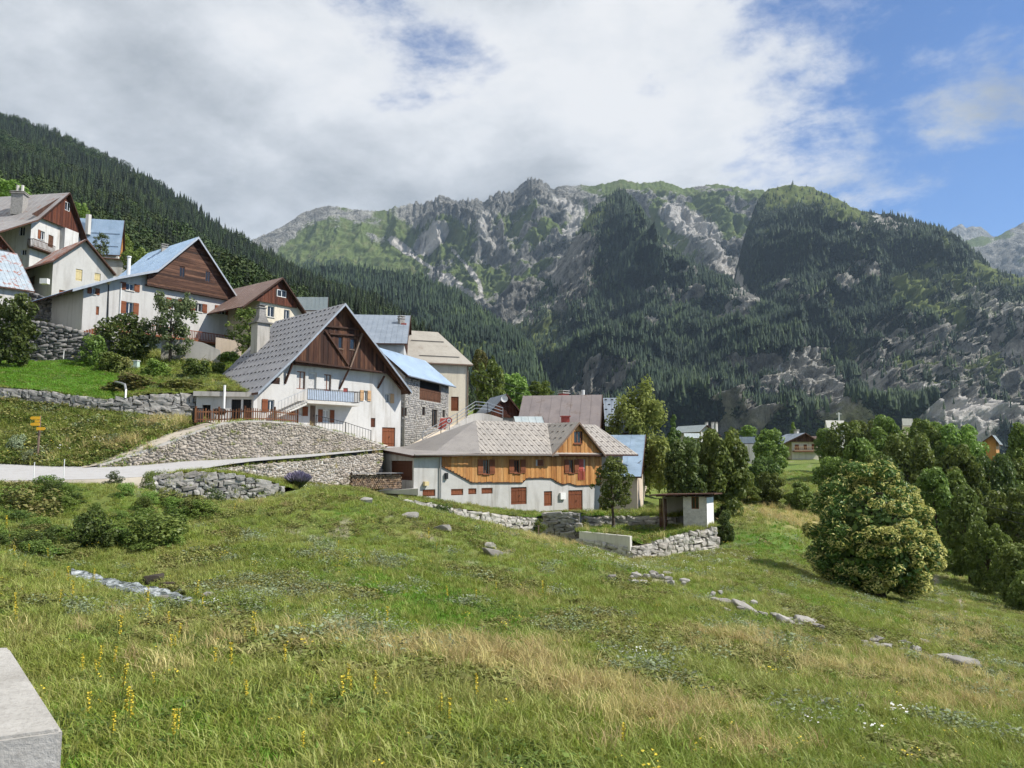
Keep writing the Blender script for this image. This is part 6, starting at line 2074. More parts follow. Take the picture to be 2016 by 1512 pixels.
# stones showing in the barn wall
def face_stones(parent, fr, u0, u1, z0, z1, holes, hgt, wid, mj):
    va = [arr(q) for q in stones_for(mj)]
    org = ORG[parent.name]
    VV, FF, base = [], [], 0
    ang = math.atan2(fr.ay, fr.ax)
    z = z0
    while z < z1:
        h = hgt * random.uniform(.7, 1.3); u = u0
        while u < u1:
            w = wid * random.uniform(.5, 1.6)
            uc, zc = u + w / 2, z + h / 2
            u += w
            if uc > u1 - w / 2: break
            if any(a - w / 2 < uc < b + w / 2 and c - h / 2 < zc < e + h / 2 for (a, b, c, e) in holes): continue
            if random.random() < .12: continue
            V, F = random.choice(va)
            V = V * np.array([w, .09, h]); c_, s_ = math.cos(ang), math.sin(ang)
            V = np.stack([V[:, 0] * c_ - V[:, 1] * s_, V[:, 0] * s_ + V[:, 1] * c_, V[:, 2]], -1)
            p = fr.W(uc, 0, zc)
            VV.append(V + np.array([p.x - org.x, p.y - org.y, p.z - org.z])); FF.append(F + base); base += len(V)
        z += h
    o = link('rubble', np_mesh('rubble', np.concatenate(VV), np.concatenate(FF), [mj]), parent)
    o['kind'] = 'stuff'
face_stones(BARN, BARN_F, 0.1, BARN_U - .6, -.6, BARN_Z - .3, BARN_H, .2, .28, STONE_GJ)
BL_ = BARN_F.left(0, 12)
face_stones(BARN, BL_, 4, 11.9, -.6, BARN_Z - .3, [], .2, .28, STONE_GJ)

# ---------------------------------------------------------------- small things of the village
def fence():
    pts = [at(384, 831, 55.5), at(430, 831, 56.8), at(481, 829, 57.2), at(540, 830, 59.4), at(585, 834, 61.2)]
    root = empty('picket_fence', pts[2]); tag(root, 'red-brown wooden picket fence on top of the curved wall', 'fence')
    org = ORG[root.name]
    mb = MB(); mb.box((0, 0, .5), (.035, 0, 0), (0, .012, 0), (0, 0, .5)); 
    me = None
    for a, b in zip(pts[:-1], pts[1:]):
        L = (b - a).length; n = int(L / .19)
        for hgt in (.2, .75):
            r_ = MB(); r_.bar(a + Vector((0, .03, hgt)), b + Vector((0, .03, hgt)), .04, .08); r_.build('rail', FENCEW, root)
        for i in range(n):
            p = a + (b - a) * (i / n)
            if me is None:
                q = MB(); q.box((0, 0, .48), (.035, 0, 0), (0, .012, 0), (0, 0, .48)); tmp = q.build('picket', FENCEW); me = tmp.data; bpy.data.objects.remove(tmp)
            o = link('picket', me, root, p - org); o.scale = (1, 1, random.uniform(.93, 1.05)); o.rotation_euler = (0, random.uniform(-.03, .03), math.atan2((b - a).y, (b - a).x))
    for p in pts:
        q = MB(); q.box(p + Vector((0, .06, .55)), (.06, 0, 0), (0, .06, 0), (0, 0, .6)); q.build('post', FENCEW, root)
fence()

def iron_rail(name, label, pts, h, m, step, posts=True):
    root = empty(name, pts[0]); tag(root, label, 'railing')
    rail(root, pts, h, m, step, .025, .04, 'bars')
    for p in pts:
        q = MB(); q.bar(Vector(p), Vector(p) + Vector((0, 0, h + .05)), .06); q.build('post', m, root)
iron_rail('iron_railing', 'thin iron railing along the wall below the farmhouse', [at(622, 842, 62.2), at(680, 855, 65.4), at(730, 870, 68)], 1.0, IRON, .35)
def rail3(name, label, pts, h, m):
    root = empty(name, pts[0]); tag(root, label, 'railing')
    for k in range(3):
        for a, b in zip(pts[:-1], pts[1:]):
            q = MB(); z = Vector((0, 0, h * (k + 1) / 3)); q.bar(a + z, b + z, .06); q.build('rail', m, root)
    for a, b in zip(pts[:-1], pts[1:]):
        n = max(1, int((b - a).length / 2.0))
        for i in range(n + 1):
            p = a + (b - a) * i / n; q = MB(); q.bar(p - Vector((0, 0, .1)), p + Vector((0, 0, h)), .07); q.build('post', m, root)
rail3('ramp_railing', 'grey three-bar railing climbing along the tan ramp', [at(832, 873, 74.2), at(868, 853, 77.4), at(900, 834, 81.4), at(936, 810, 85.2), at(960, 812, 86.2), at(990, 822, 87.2)], 1.1, GALV)

def sod_garage():
    fr = Fr(*at(386, 800, 61.5).xy, .97, .24)
    root = empty('earth_covered_garage', fr.W(3, 0, 3)); tag(root, 'low white garage under a turf roof left of the farmhouse', 'garage')
    u1 = fr.hit(500, 800)[0]; zb = 2.0; zt = fr.hit(440, 781)[1]
    dd = [fr.rect(455, 786, 474, 832), fr.rect(478, 786, 497, 832), fr.rect(398, 797, 414, 832)]
    mb = MB(); wall_panel(mb, fr, 0, u1, zb, [(0, zt), (u1, zt)], dd, depth=.5); mb.poly([fr.W(0, 0, zb), fr.W(0, 4, zb), fr.W(0, 4, zt), fr.W(0, 0, zt)]); mb.build('wall', [WHITE, BLACKM], root)
    mb = MB(); mb.hexa([fr.W(u, d, z) for z in (zt, zt + .38) for (u, d) in ((-.2, -.35), (u1, -.35), (u1, 3), (-.2, 3))]); mb.build('roof_slab', CONC, root)
    for h in dd[:2]: closed(root, fr, h, BLACKM, 'door', 1, depth=.3)
    mb = MB(); p = fr.W(fr.hit(442, 800)[0], -.4, 0); mb.tube([(p.x, p.y, zb), (p.x, p.y, zt + .9)], .1, 7); mb.build('stove_pipe', WPAINT, root)
    return fr, zb
SGF, SGZ = sod_garage()
def kettle_grill():
    c = SGF.W(SGF.hit(437, 800)[0], -1.2, at(440, 826, 60).z)
    root = empty('kettle_grill', c); tag(root, 'round black kettle grill before the white garage', 'grill')
    mb = MB()
    prof = [(.02, .95), (.35, .92), (.5, .78), (.52, .68), (.5, .6), (.35, .45), (.05, .4)]
    for k in range(12):
        a0, a1 = k * math.pi / 6, (k + 1) * math.pi / 6
        for (r0, z0), (r1, z1) in zip(prof[:-1], prof[1:]):
            mb.poly([c + Vector((math.cos(a) * r_, math.sin(a) * r_, z)) for a, r_, z in ((a0, r0, z0), (a1, r0, z0), (a1, r1, z1), (a0, r1, z1))])
    mb.build('bowl', BLACKM, root, True)
    for k in range(3):
        a = k * 2.09; q = MB(); q.bar(c + Vector((math.cos(a) * .3, math.sin(a) * .3, .5)), c + Vector((math.cos(a) * .45, math.sin(a) * .45, 0)), .04); q.build('leg', IRON, root)
kettle_grill()
def water_butt(px, py, Y, label):
    c = at(px, py, Y); root = empty('water_barrel', c); tag(root, label, 'barrel')
    q = MB(); q.tube([c, c + Vector((0, 0, .3)), c + Vector((0, 0, .7)), c + Vector((0, 0, 1.0))], [.36, .42, .42, .36], 12); q.build('drum', BLACKM, root, True)
    q = MB(); q.tube([c + Vector((0, 0, 1.0)), c + Vector((0, 0, 1.05))], [.39, .39], 12); q.build('lid', IRON, root)
water_butt(389, 831, 57.5, 'dark barrel at the left end of the picket fence')

def signpost():
    p = on_bank = at(74, 903, 49.6)
    root = empty('trail_signpost', p); tag(root, 'wooden hiking signpost with four yellow arrow boards on the road bank', 'signpost')
    q = MB(); q.tube([p - Vector((0, 0, .4)), p + Vector((0, 0, 2.75))], .07, 8); q.build('post', TIMBERL, root)
    for (x0, x1, y0, y1, dr) in ((59, 79, 820, 826, -1), (69, 80, 827, 832, 1), (59, 78, 832.5, 838, -1), (72, 90, 841, 847, 1)):
        a, b = at(x0, y0, 49.5), at(x1, y1, 49.5)
        z0, z1, zm = b.z, a.z, (a.z + b.z) / 2
        tip = .12
        xs = [(a.x + tip, z0), (b.x, z0), (b.x, z1), (a.x + tip, z1), (a.x, zm)] if dr < 0 else [(a.x, z0), (b.x - tip, z0), (b.x, zm), (b.x - tip, z1), (a.x, z1)]
        m = MB(); m.poly([(x, 49.48, z) for x, z in xs]); m.poly([(x, 49.51, z) for x, z in reversed(xs)])
        for (s0, s1) in zip(xs, xs[1:] + xs[:1]): m.poly([(s0[0], 49.48, s0[1]), (s0[0], 49.51, s0[1]), (s1[0], 49.51, s1[1]), (s1[0], 49.48, s1[1])])
        m.build('arrow_board', YELLOW, root)
signpost()
def stake(px, y0, y1, Y, label, lean, m=WPAINT, r_=.03):
    b = at(px, y1, Y); t = at(px + lean, y0, Y)
    q = MB(); q.tube([b - Vector((0, 0, .3)), t], [r_, r_ * .8], 6); q.tube([t, t + Vector((0, 0, .03))], r_ * 1.3, 6)
    o = q.build('marker_stake', m); tag(o, label, 'stake', 'stakes in the grass')
stake(66, 911, 946, 42.4, 'thin white marker stake at the road edge, nearer the signpost', 2)
stake(125, 905, 943, 42.7, 'thin white marker stake at the road edge, right of the other', 2)
stake(1059, 1035, 1068, 55, 'weathered pale stake standing in the slope below the low house wall', 1, TIMBERL, .06)
stake(125, 690, 700, 72, 'short pale stake before the tall dark wall', 1, WPAINT, .05)

def street_lamp():
    b = at(211, 655, 83); t = at(214, 560, 83)
    root = empty('street_lamp', b); tag(root, 'slim dark street lamp with yellowish lantern before the board gable house', 'street lamp')
    q = MB(); q.tube([b - Vector((0, 0, 1)), b + Vector((0, 0, 1)), t], [.1, .07, .05], 8); q.build('pole', IRON, root)
    q = MB(); q.tube([t, t + Vector((0, 0, .1)), t + Vector((0, 0, .5)), t + Vector((0, 0, .6))], [.12, .16, .3, .05], 8); q.build('lantern', SHUTY, root)
street_lamp()
def cabinet(px0, py0, px1, py1, Y, name, label, m, lid=None):
    a, b = at(px0, py1, Y), at(px1, py0, Y)
    root = empty(name, ((a.x + b.x) / 2, Y, a.z)); tag(root, label, 'box')
    q = MB(); q.hexa([(x, y, z) for z in (a.z - .3, b.z) for (x, y) in ((a.x, Y - .25), (b.x, Y - .25), (b.x, Y + .25), (a.x, Y + .25))]); q.build('body', m, root)
    q = MB(); q.hexa([(x, y, z) for z in (b.z, b.z + .06) for (x, y) in ((a.x - .05, Y - .3), (b.x + .05, Y - .3), (b.x + .05, Y + .3), (a.x - .05, Y + .3))]); q.build('lid', lid or m, root)
cabinet(194, 646, 204, 663, 80, 'utility_cabinet', 'white utility cabinet on the dark wall below the street lamp', WPAINT)
cabinet(253, 711, 273, 724, 72, 'beehive', 'pale green wooden beehive among the shrubs', GREENBOX, WPAINT)
def hose():
    q = MB(); q.tube([at(247, 784, 59.3), at(248, 768, 59.5), at(246, 757, 60), at(238, 754, 61), at(228, 752, 62)], .09, 7)
    tag(q.build('drain_pipe', GALV), 'grey bent drain pipe coming over the lawn wall', 'pipe')
hose()

def round_sign():
    b = at(886, 856, 77.4); c = at(884, 828, 77.4)
    root = empty('traffic_sign', b); tag(root, 'round white traffic sign with red rim at the ramp railing', 'sign')
    q = MB(); q.tube([b - Vector((0, 0, .5)), c + Vector((0, .04, .3))], .035, 6); q.build('pole', GALV, root)
    def disc(r0, r1, y, m, nm):
        q = MB()
        for k in range(20):
            a0, a1 = k * math.pi / 10, (k + 1) * math.pi / 10
            q.poly([c + Vector((math.cos(a) * r_, y, math.sin(a) * r_)) for a, r_ in ((a0, r0), (a0, r1), (a1, r1), (a1, r0))][(1 if r0 == 0 else 0):])
        q.build(nm, m, root)
    disc(.22, .32, -.03, REDP, 'rim'); disc(0, .22, -.025, WPAINT, 'face'); disc(0, .31, -.01, GALV, 'back')
    q = MB(); q.box(c + Vector((.0, -.04, 0)), (.08, 0, 0), (0, .005, 0), (0, 0, .05)); q.build('symbol', BLACKM, root)
round_sign()
def red_panel():
    c = at(872, 834, 80); root = empty('advertising_board', c - Vector((0, 0, .7))); tag(root, 'faded red board leaning by the barn door', 'board')
    q = MB(); q.box(c, (.38, .1, 0), (0, .03, .02), (.12, 0, .55)); q.build('panel', REDB, root)
    q = MB(); q.bar(c + Vector((0, .05, .4)), c + Vector((.1, .5, -.6)), .05); q.build('strut', TIMBERL, root)
red_panel()

def woodpile():
    a, b = at(691, 964, 60.5), at(789, 960, 62.5)
    root = empty('woodpile', (a + b) / 2); tag(root, 'long stack of split firewood under a sheet before the garage', 'woodpile')
    org = ORG[root.name]
    d = (b - a); L = d.length; ang = math.atan2(d.y, d.x)
    ends = m_stone('cut_log_ends', [(0.20, 0.13, 0.085), (0.34, 0.23, 0.15), (0.27, 0.19, 0.14), (0.14, 0.10, 0.08), (0.42, 0.31, 0.21)], False, 8, .1)
    q = MB(); q.tube([(0, -.5, 0), (0, .5, 0)], .5, 7); tmp = q.build('log', ends); me = tmp.data; bpy.data.objects.remove(tmp)
    top = at(740, 940, 61.5).z
    r_ = .085
    rows = 7
    for k in range(rows):
        z0 = a.z + .12 + k * r_ * 1.85
        n = int(L / (2 * r_))
        for i in range(n):
            t = (i + (.5 if k % 2 else 0)) / n
            p = a + d * t
            s = random.uniform(.75, 1.15)
            o = link('log', me, root, Vector((p.x, p.y, z0 + random.uniform(-.02, .02))) - org)
            o.scale = (2 * r_ * s, .55 + random.uniform(-.06, .06), 2 * r_ * s * random.uniform(.8, 1.1)); o.rotation_euler = (0, random.uniform(0, 3), ang)
    zt = a.z + .12 + rows * r_ * 1.85
    q = MB(); n_ = Vector((-d.y, d.x, 0)).normalized()
    q.hexa([Vector((p.x, p.y, 0)) + n_ * o2 + Vector((0, 0, z)) for z in (zt + .02, zt + .07) for (p, o2) in ((a, -.5), (b, -.5), (b, .5), (a, .5))]); q.build('cover_sheet', RUSTL, root)
    for p in (a, b):
        q = MB(); q.bar(Vector((p.x, p.y, a.z - .3)), Vector((p.x, p.y, zt + .1)), .1); q.build('post', TIMBER, root)
woodpile()
def slab():
    A, B = at(742, 970, 62.5), at(823, 965, 62)
    mb = MB(); mb.hexa([A, at(823, 975, 60.5), at(823, 968, 64), at(745, 966, 66), at(742, 967, 62.5), at(823, 961.5, 60.5), at(823, 960, 64.5), at(745, 961, 66.5)])
    o = mb.build('garage_apron', CONCL); tag(o, 'pale concrete slab before the brown garage door', 'slab')
slab()

def parapet():
    A, B = Vector((-1.59, 2.83, 0)), Vector((-2.56, 4.03, 0))
    A2, B2 = A + Vector((-.9, -.43, 0)) * .8, B + Vector((-1, -.12, 0)) * .8
    zt = -.95
    bm = bmesh.new()
    vs_ = [bm.verts.new((p.x, p.y, z)) for z in (-4.8, zt) for p in (A, B, B2, A2)]
    for f in ((3, 2, 1, 0), (4, 5, 6, 7), (0, 1, 5, 4), (1, 2, 6, 5), (2, 3, 7, 6), (3, 0, 4, 7)): bm.faces.new([vs_[i] for i in f])
    bmesh.ops.recalc_face_normals(bm, faces=bm.faces)
    bmesh.ops.bevel(bm, geom=[e for e in bm.edges if max(v.co.z for v in e.verts) > -1], offset=.012, segments=2, affect='EDGES')
    bmesh.ops.subdivide_edges(bm, edges=bm.edges[:], cuts=1)
    me = bpy.data.meshes.new('parapet'); bm.to_mesh(me); bm.free()
    m, nt, bs, _ = mat('rough_concrete')
    v = mapping(nt); n1 = tnoise(nt, v, 3, 6, .65); n2 = tnoise(nt, v, 40, 5, .7); n3 = tnoise(nt, v, 12, 6, .7, .8)
    a = ramp(nt, n1, [(.3, (.30, .285, .26)), (.6, (.44, .425, .395)), (.8, (.36, .34, .31))])
    a = mixc(nt, mrange(nt, n2, .45, .7, 0, .45), a, (.20, .19, .17)); a = mixc(nt, mrange(nt, n3, .62, .75, 0, .5), a, (.23, .21, .17))
    nt.links.new(a, bs.inputs['Base Color']); bs.inputs['Roughness'].default_value = .95
    bump(nt, bs, mth(nt, 'ADD', n2, n3), .6, .012)
    me.materials.append(m)
    tag(link('parapet', me), 'rough concrete parapet end in the lower left corner', 'parapet')
parapet()

# ---------------------------------------------------------------- rocks in the meadow
def rock_mesh(seed):
    r = np.random.default_rng(seed)
    bm = bmesh.new()
    for k in range(26):
        p = r.uniform(-.5, .5, 3); p[2] *= .8
        p *= .5 / max(np.abs(p).max(), .28) if r.random() < .6 else .9
        bm.verts.new(p)
    bmesh.ops.convex_hull(bm, input=bm.verts[:])
    for v in [v for v in bm.verts if not v.link_faces]: bm.verts.remove(v)
    bmesh.ops.bevel(bm, geom=bm.edges[:], offset=.025, segments=1, affect='EDGES')
    me = bpy.data.meshes.new('rock'); bm.to_mesh(me); bm.free(); me.materials.append(ROCKM)
    return me
RMESH = [rock_mesh(s) for s in range(8)]
def rock(px, py, w, h, label, group=None, tilt=None):
    p = on_ground(px, py)
    s = p.y / FPX
    o = link('boulder', random.choice(RMESH), None, p + Vector((0, 0, h * s * .1 + .02 if not group else .06 + h * s * .25)))
    o.scale = (w * s * 1.25, max(w, h) * s * random.uniform(.6, 1.0), h * s * 1.9)
    o.rotation_euler = (random.uniform(-.2, .2), tilt if tilt is not None else random.uniform(-.15, .3), random.uniform(-.4, .4))
    tag(o, label, 'rock', group)
    return o
rock(1468, 1203, 44, 15, 'long pale slab of rock tilted down to the right in the meadow', None, .45)
rock(1432, 1190, 30, 10, 'grey outcrop left of the long pale slab'); rock(1592, 1232, 42, 14, 'flat grey outcrop below the big round tree', None, .3)
rock(1545, 1226, 30, 10, 'jagged outcrop between the slab and the flat outcrop', None, .35); rock(1612, 1222, 14, 10, 'small pale rock beside the flat outcrop')
rock(868, 1045, 30, 10, 'smooth pale rock in the grass below the basement shutters'); rock(968, 1094, 32, 13, 'grey rock in the middle of the slope'); rock(966, 1080, 22, 8, 'darker rock just above the grey rock in mid slope')
rock(808, 1021, 26, 10, 'pale stones beside the left end of the low house wall'); rock(720, 989, 20, 9, 'pale rock below the woodpile')
rock(1862, 1302, 34, 13, 'pale rock in the stony patch at the right, left of its neighbour'); rock(1898, 1313, 40, 17, 'largest pale rock of the stony patch at the right')
rock(1820, 1268, 20, 9, 'white rock above the stony patch at the right'); rock(1705, 1279, 20, 8, 'small pale rock left of the stony patch at the right')
rock(1256, 1148, 34, 8, 'flat pale rock under the garden wall corner', None, .2); rock(1190, 1363, 24, 11, 'white rock in the lower slope'); rock(1203, 1352, 14, 14, 'upright white rock behind the white rock in the lower slope')
rock(1640, 1276, 22, 7, 'flat stone in the grass below the flat outcrop')
for k in range(90):
    a = random.random()
    L = random.choice([[(1390, 1180), (1480, 1205), (1620, 1240)], [(1690, 1270), (1790, 1282), (1920, 1325)], [(1240, 1142), (1300, 1140), (1345, 1160)], [(1500, 1380), (1600, 1420), (1740, 1470)], [(1150, 1340), (1210, 1370), (1260, 1375)], [(1300, 1330), (1500, 1400), (1700, 1390)]])
    i = random.randint(0, len(L) - 2); t = random.random()
    rock(L[i][0] + (L[i + 1][0] - L[i][0]) * t + random.gauss(0, 14), L[i][1] + (L[i + 1][1] - L[i][1]) * t + random.gauss(0, 6), random.uniform(7, 19), random.uniform(4, 9), 'small pale stone scattered in the meadow grass', 'small stones scattered in the meadow')

# ---------------------------------------------------------------- stream
def stream():
    up = [(140, 1124), (200, 1139), (240, 1150), (290, 1157), (330, 1166), (372, 1178), (400, 1186)]
    dn = [(140, 1138), (200, 1156), (240, 1168), (290, 1180), (330, 1188), (372, 1190), (400, 1191)]
    rows = []
    for ln_ in (dn, up):
        rows.append([(x, y, on_ground(x, y).y) for x, y in ln_])
    lf = Loft(rows, 70, 16, 0)
    P = lf.P
    P[..., 2] = gz(P[..., 0], P[..., 1]) + .02 + (fbm(P[..., 0] * 2.2, P[..., 1] * 2.2, 0, 61, 4) - .4) * .3
    m, nt, bs, _ = mat('foaming_water')
    v = mapping(nt); n = tnoise(nt, v, 3.2, 7, .7, .6)
    a = ramp(nt, n, [(.42, (.05, .06, .055)), (.54, (.28, .31, .32)), (.68, (.70, .73, .75))])
    nt.links.new(a, bs.inputs['Base Color']); bs.inputs['Roughness'].default_value = .25; bs.inputs['Specular IOR Level'].default_value = .5
    bump(nt, bs, n, .8, .12)
    o = link('stream', np_mesh('stream', P.reshape(-1, 3), grid_faces(16, 70), [m], True))
    tag(o, 'white foaming stream in the grass hollow', None, None, 'structure')
    return P
STREAM = stream()
WETROCK = m_stone('wet_dark_rock', [(0.05, 0.04, 0.032), (0.085, 0.065, 0.05)], False, 3, .2)
def stream_rocks():
    for k, (x, y, w) in enumerate(((300, 1150, 34), (330, 1156, 26), (262, 1176, 16), (320, 1180, 18), (355, 1170, 20), (410, 1178, 20), (430, 1172, 16))):
        o = rock(x, y, w, w * .5, ['dark wet rock over the stream, leftmost of the pair', 'dark wet rock over the stream, right of the pair', 'brown stone in the foaming stream', 'stone at the lower lip of the stream', 'stone at the lower end of the stream', 'pale stone just below the stream end', 'pale stone furthest below the stream end'][k])
        if k < 3:
            o.material_slots[0].link = 'OBJECT'; o.material_slots[0].material = WETROCK
stream_rocks()

def cable(p, q, sag, label, n=24, r_=.028):
    pts = [p + (q - p) * (i / n) - Vector((0, 0, sag * 4 * (i / n) * (1 - i / n))) for i in range(n + 1)]
    m = MB(); m.tube(pts, r_, 5); tag(m.build('power_cable', IRON), label, 'cable', 'overhead cables')
cable(at(1690, 872, 130), at(2110, 1030, 60), 2.0, 'upper of the two cables crossing the trees at the right')
cable(at(1690, 880, 128), at(2110, 1052, 60), 2.0, 'lower of the two cables crossing the trees at the right')
cable(at(936, 735, 104), at(1260, 775, 190), 2.5, 'higher thin cable leaving the tall cream house', r_=.04); cable(at(936, 748, 104), at(1260, 782, 190), 2.5, 'lower thin cable leaving the tall cream house', r_=.04)

# ---------------------------------------------------------------- trees and shrubs
def leaf_quads(C, Nn, size, rg, aspect=.62, fold=.15):
    n = len(C)
    Nn = Nn / (np.linalg.norm(Nn, axis=1)[:, None] + 1e-9)
    t = rg.normal(size=(n, 3)); t -= (t * Nn).sum(1)[:, None] * Nn; t /= np.linalg.norm(t, axis=1)[:, None] + 1e-9
    b = np.cross(Nn, t)
    s = size[:, None] if np.ndim(size) else size
    V = np.empty((n, 4, 3))
    V[:, 0] = C - t * s * .5
    V[:, 1] = C + b * s * .5 * aspect + Nn * s * fold
    V[:, 2] = C + t * s * .5
    V[:, 3] = C - b * s * .5 * aspect + Nn * s * fold
    return V.reshape(-1, 3), np.arange(n * 4).reshape(n, 4)

def crown_points(blobs_, n, rg, inner=.72, shell=(.70, 1.06)):
    B = np.array(blobs_, float)                     # x y z rx rz
    w = B[:, 3] ** 2; w /= w.sum()
    out, nor = [], []
    need = n
    while need > 0:
        m = int(need * 1.8) + 50
        k = rg.choice(len(B), m, p=w)
        d = rg.normal(size=(m, 3)); d /= np.linalg.norm(d, axis=1)[:, None]
        r = rg.uniform(shell[0], shell[1], m) ** .7
        sc = np.stack([B[k, 3], B[k, 3], B[k, 4]], -1)
        P = B[k, :3] + d * sc * r[:, None]
        ok = np.ones(m, bool)
        for j in range(len(B)):
            q = (P - B[j, :3]) / np.array([B[j, 3], B[j, 3], B[j, 4]])
            ok &= ~((np.linalg.norm(q, axis=1) < inner) & (k != j))
        P, d = P[ok], d[ok]
        out.append(P[:need]); nor.append(d[:need]); need -= len(P[:need])
    return np.concatenate(out), np.concatenate(nor)

def crown_blobs(kind, rg):
    """clumps filling a unit crown: x,y in -.5...5, z in 0..1"""
    L = []
    if kind == 'round':
        for k in range(80):
            a, z = rg.uniform(0, 6.28), rg.uniform(.06, .95)
            R_ = .42 * math.sqrt(max(.04, 1 - (2 * z - 1) ** 2)) * rg.uniform(.6, 1.05)
            r = rg.uniform(.06, .125)
            L.append((math.cos(a) * R_, math.sin(a) * R_, z, r, r * .85))
        L.append((0, 0, .5, .26, .32))
    elif kind == 'tall':
        for k in range(80):
            a, z = rg.uniform(0, 6.28), rg.uniform(.04, .97)
            R_ = .42 * (1 - abs(2 * z - .9) ** 1.6 * .75) * rg.uniform(.6, 1.05)
            r = rg.uniform(.055, .115)
            L.append((math.cos(a) * R_, math.sin(a) * R_, z, r, r * .8))
        L.append((0, 0, .45, .22, .35))
    elif kind == 'cone':
        for k in range(30):
            a, z = rg.uniform(0, 6.28), rg.uniform(0.03, .97)
            R_ = .42 * (1 - z) * rg.uniform(.6, 1.0)
            r = .05 + .12 * (1 - z)
            L.append((math.cos(a) * R_, math.sin(a) * R_, z, r, r * .7))
        L.append((0, 0, .35, .2, .3))
    elif kind == 'airy':
        for k in range(60):
            a, z = rg.uniform(0, 6.28), rg.uniform(.05, .97)
            R_ = .46 * math.sqrt(rg.uniform(.02, 1.0)) * (1 - abs(z - .45) * .9)
            r = rg.uniform(.05, .12)
            L.append((math.cos(a) * R_, math.sin(a) * R_, z, r, r * .9))
    elif kind == 'weep':
        for k in range(60):
            a, z = rg.uniform(0, 6.28), rg.uniform(.1, .97)
            R_ = .42 * (1 - max(0, z - .45) ** 1.4 * 1.9) * math.sqrt(rg.uniform(.05, 1.0))
            r = rg.uniform(.06, .10)
            L.append((math.cos(a) * R_, math.sin(a) * R_, z, r, r * 1.7))
    elif kind == 'shrub':
        for k in range(40):
            a, z = rg.uniform(0, 6.28), rg.uniform(.05, .85)
            R_ = .42 * math.sqrt(rg.uniform(.05, 1.0)) * (1 - .5 * z)
            r = rg.uniform(.07, .15)
            L.append((math.cos(a) * R_, math.sin(a) * R_, z, r, r))
    return L

CROWNS = {}
def crown_mesh(kind, var, n, leaf, m):
    key = (kind, var, n, leaf, m.name)
    if key not in CROWNS:
        rg = np.random.default_rng(hash((kind, var)) % 1000 if False else sum(map(ord, kind)) * 7 + var)
        P, d = crown_points(crown_blobs(kind, rg), n, rg, .72 if kind not in ('airy', 'weep') else .3, (.15, 1.15) if kind in ('airy', 'weep') else (.7, 1.06))
        nr = d * .6 + rg.normal(size=d.shape) * .55 + np.array([0, 0, .45])
        V, F = leaf_quads(P, nr, leaf * rg.uniform(.6, 1.4, len(P)), rg)
        CROWNS[key] = np_mesh('crown', V, F, [m])
    return CROWNS[key]

LEAF_D = m_leaf('dark_green_leaves', [(0.040, 0.068, 0.017), (0.078, 0.122, 0.030), (0.122, 0.172, 0.045), (0.180, 0.230, 0.063)], .36, .5, True, .6)
LEAF_M = m_leaf('mid_green_leaves', [(0.065, 0.105, 0.022), (0.122, 0.178, 0.038), (0.184, 0.245, 0.057), (0.245, 0.300, 0.078)], .36, .5, True, .5)
LEAF_L = m_leaf('light_green_leaves', [(0.098, 0.163, 0.029), (0.156, 0.240, 0.047), (0.221, 0.312, 0.070), (0.273, 0.358, 0.091)], .36, .5, True, .5)
LEAF_G = m_leaf('grey_green_leaves', [(0.081, 0.115, 0.045), (0.135, 0.176, 0.074), (0.196, 0.236, 0.108)], .36, .6, True, .6)
LEAF_S = m_leaf('silver_leaves', [(0.15, 0.185, 0.10), (0.22, 0.26, 0.155), (0.31, 0.345, 0.22)], .2, .7, True, .8)
LEAF_O = m_leaf('olive_brown_leaves', [(0.100, 0.119, 0.031), (0.163, 0.181, 0.050), (0.237, 0.225, 0.075), (0.188, 0.138, 0.056)], .2, .6, True, .8)
LEAF_P = m_leaf('lavender_flowers', [(0.17, 0.15, 0.22), (0.24, 0.21, 0.30), (0.30, 0.27, 0.37)], .2, .7, True, .8)

def tree(name, label, box, Y, kind='round', m=None, n=4200, leaf=.055, var=None, group=None, cat='tree', ground=None, trunk=True, bare=.18, depth=None):
    """box: pixels (x0,y0,x1,y1) of the whole tree as the photograph shows it, standing Y metres away"""
    x0, y0, x1, y1 = box
    xm = (x0 + x1) / 2
    top = at(xm, y0, Y)
    x = top.x
    zb = float(gz(x, Y)) if ground is None else ground
    if ground is None: zb = min(zb, at(xm, y1, Y).z) if at(xm, y1, Y).z > zb - 3 else at(xm, y1, Y).z
    H = top.z - zb
    W_ = at(x1, y0, Y).x - at(x0, y0, Y).x
    root = empty(name, (x, Y, zb))
    tag(root, label, cat, group)
    var = random.randint(0, 2) if var is None else var
    cz = at(xm, y1, Y).z - zb
    lowz = max(cz, 0) if cz > 0.3 else 0.0
    lowz = max(lowz, H * (bare if trunk else 0))
    if cz < H * bare and trunk: lowz = H * bare * .6
    o = link('crown', crown_mesh(kind, var, n, leaf, m or LEAF_M), root, (0, 0, lowz))
    o.scale = (W_, depth or W_, H - lowz); o.rotation_euler = (0, 0, random.uniform(0, 6.28))
    if trunk:
        q = MB()
        r = max(.05, H * .022)
        p = Vector((x, Y, zb))
        b = p + Vector((random.uniform(-.04, .04) * H, 0, H * .45))
        q.tube([p - Vector((0, 0, .3)), p + Vector((0, 0, H * .1)), b, p + Vector((0, 0, H * .8))], [r * 1.3, r, r * .7, r * .2], 7)
        for k in range(5):
            a = k * 1.3 + random.random(); s = p + (b - p) * random.uniform(.5, 1.0)
            e = s + Vector((math.cos(a) * W_ * .3, math.sin(a) * W_ * .3, H * random.uniform(.15, .3)))
            q.tube([s, (s + e) / 2 + Vector((0, 0, H * .03)), e], [r * .5, r * .35, r * .12], 5)
        q.build('trunk', M_BARK, root)
    return root

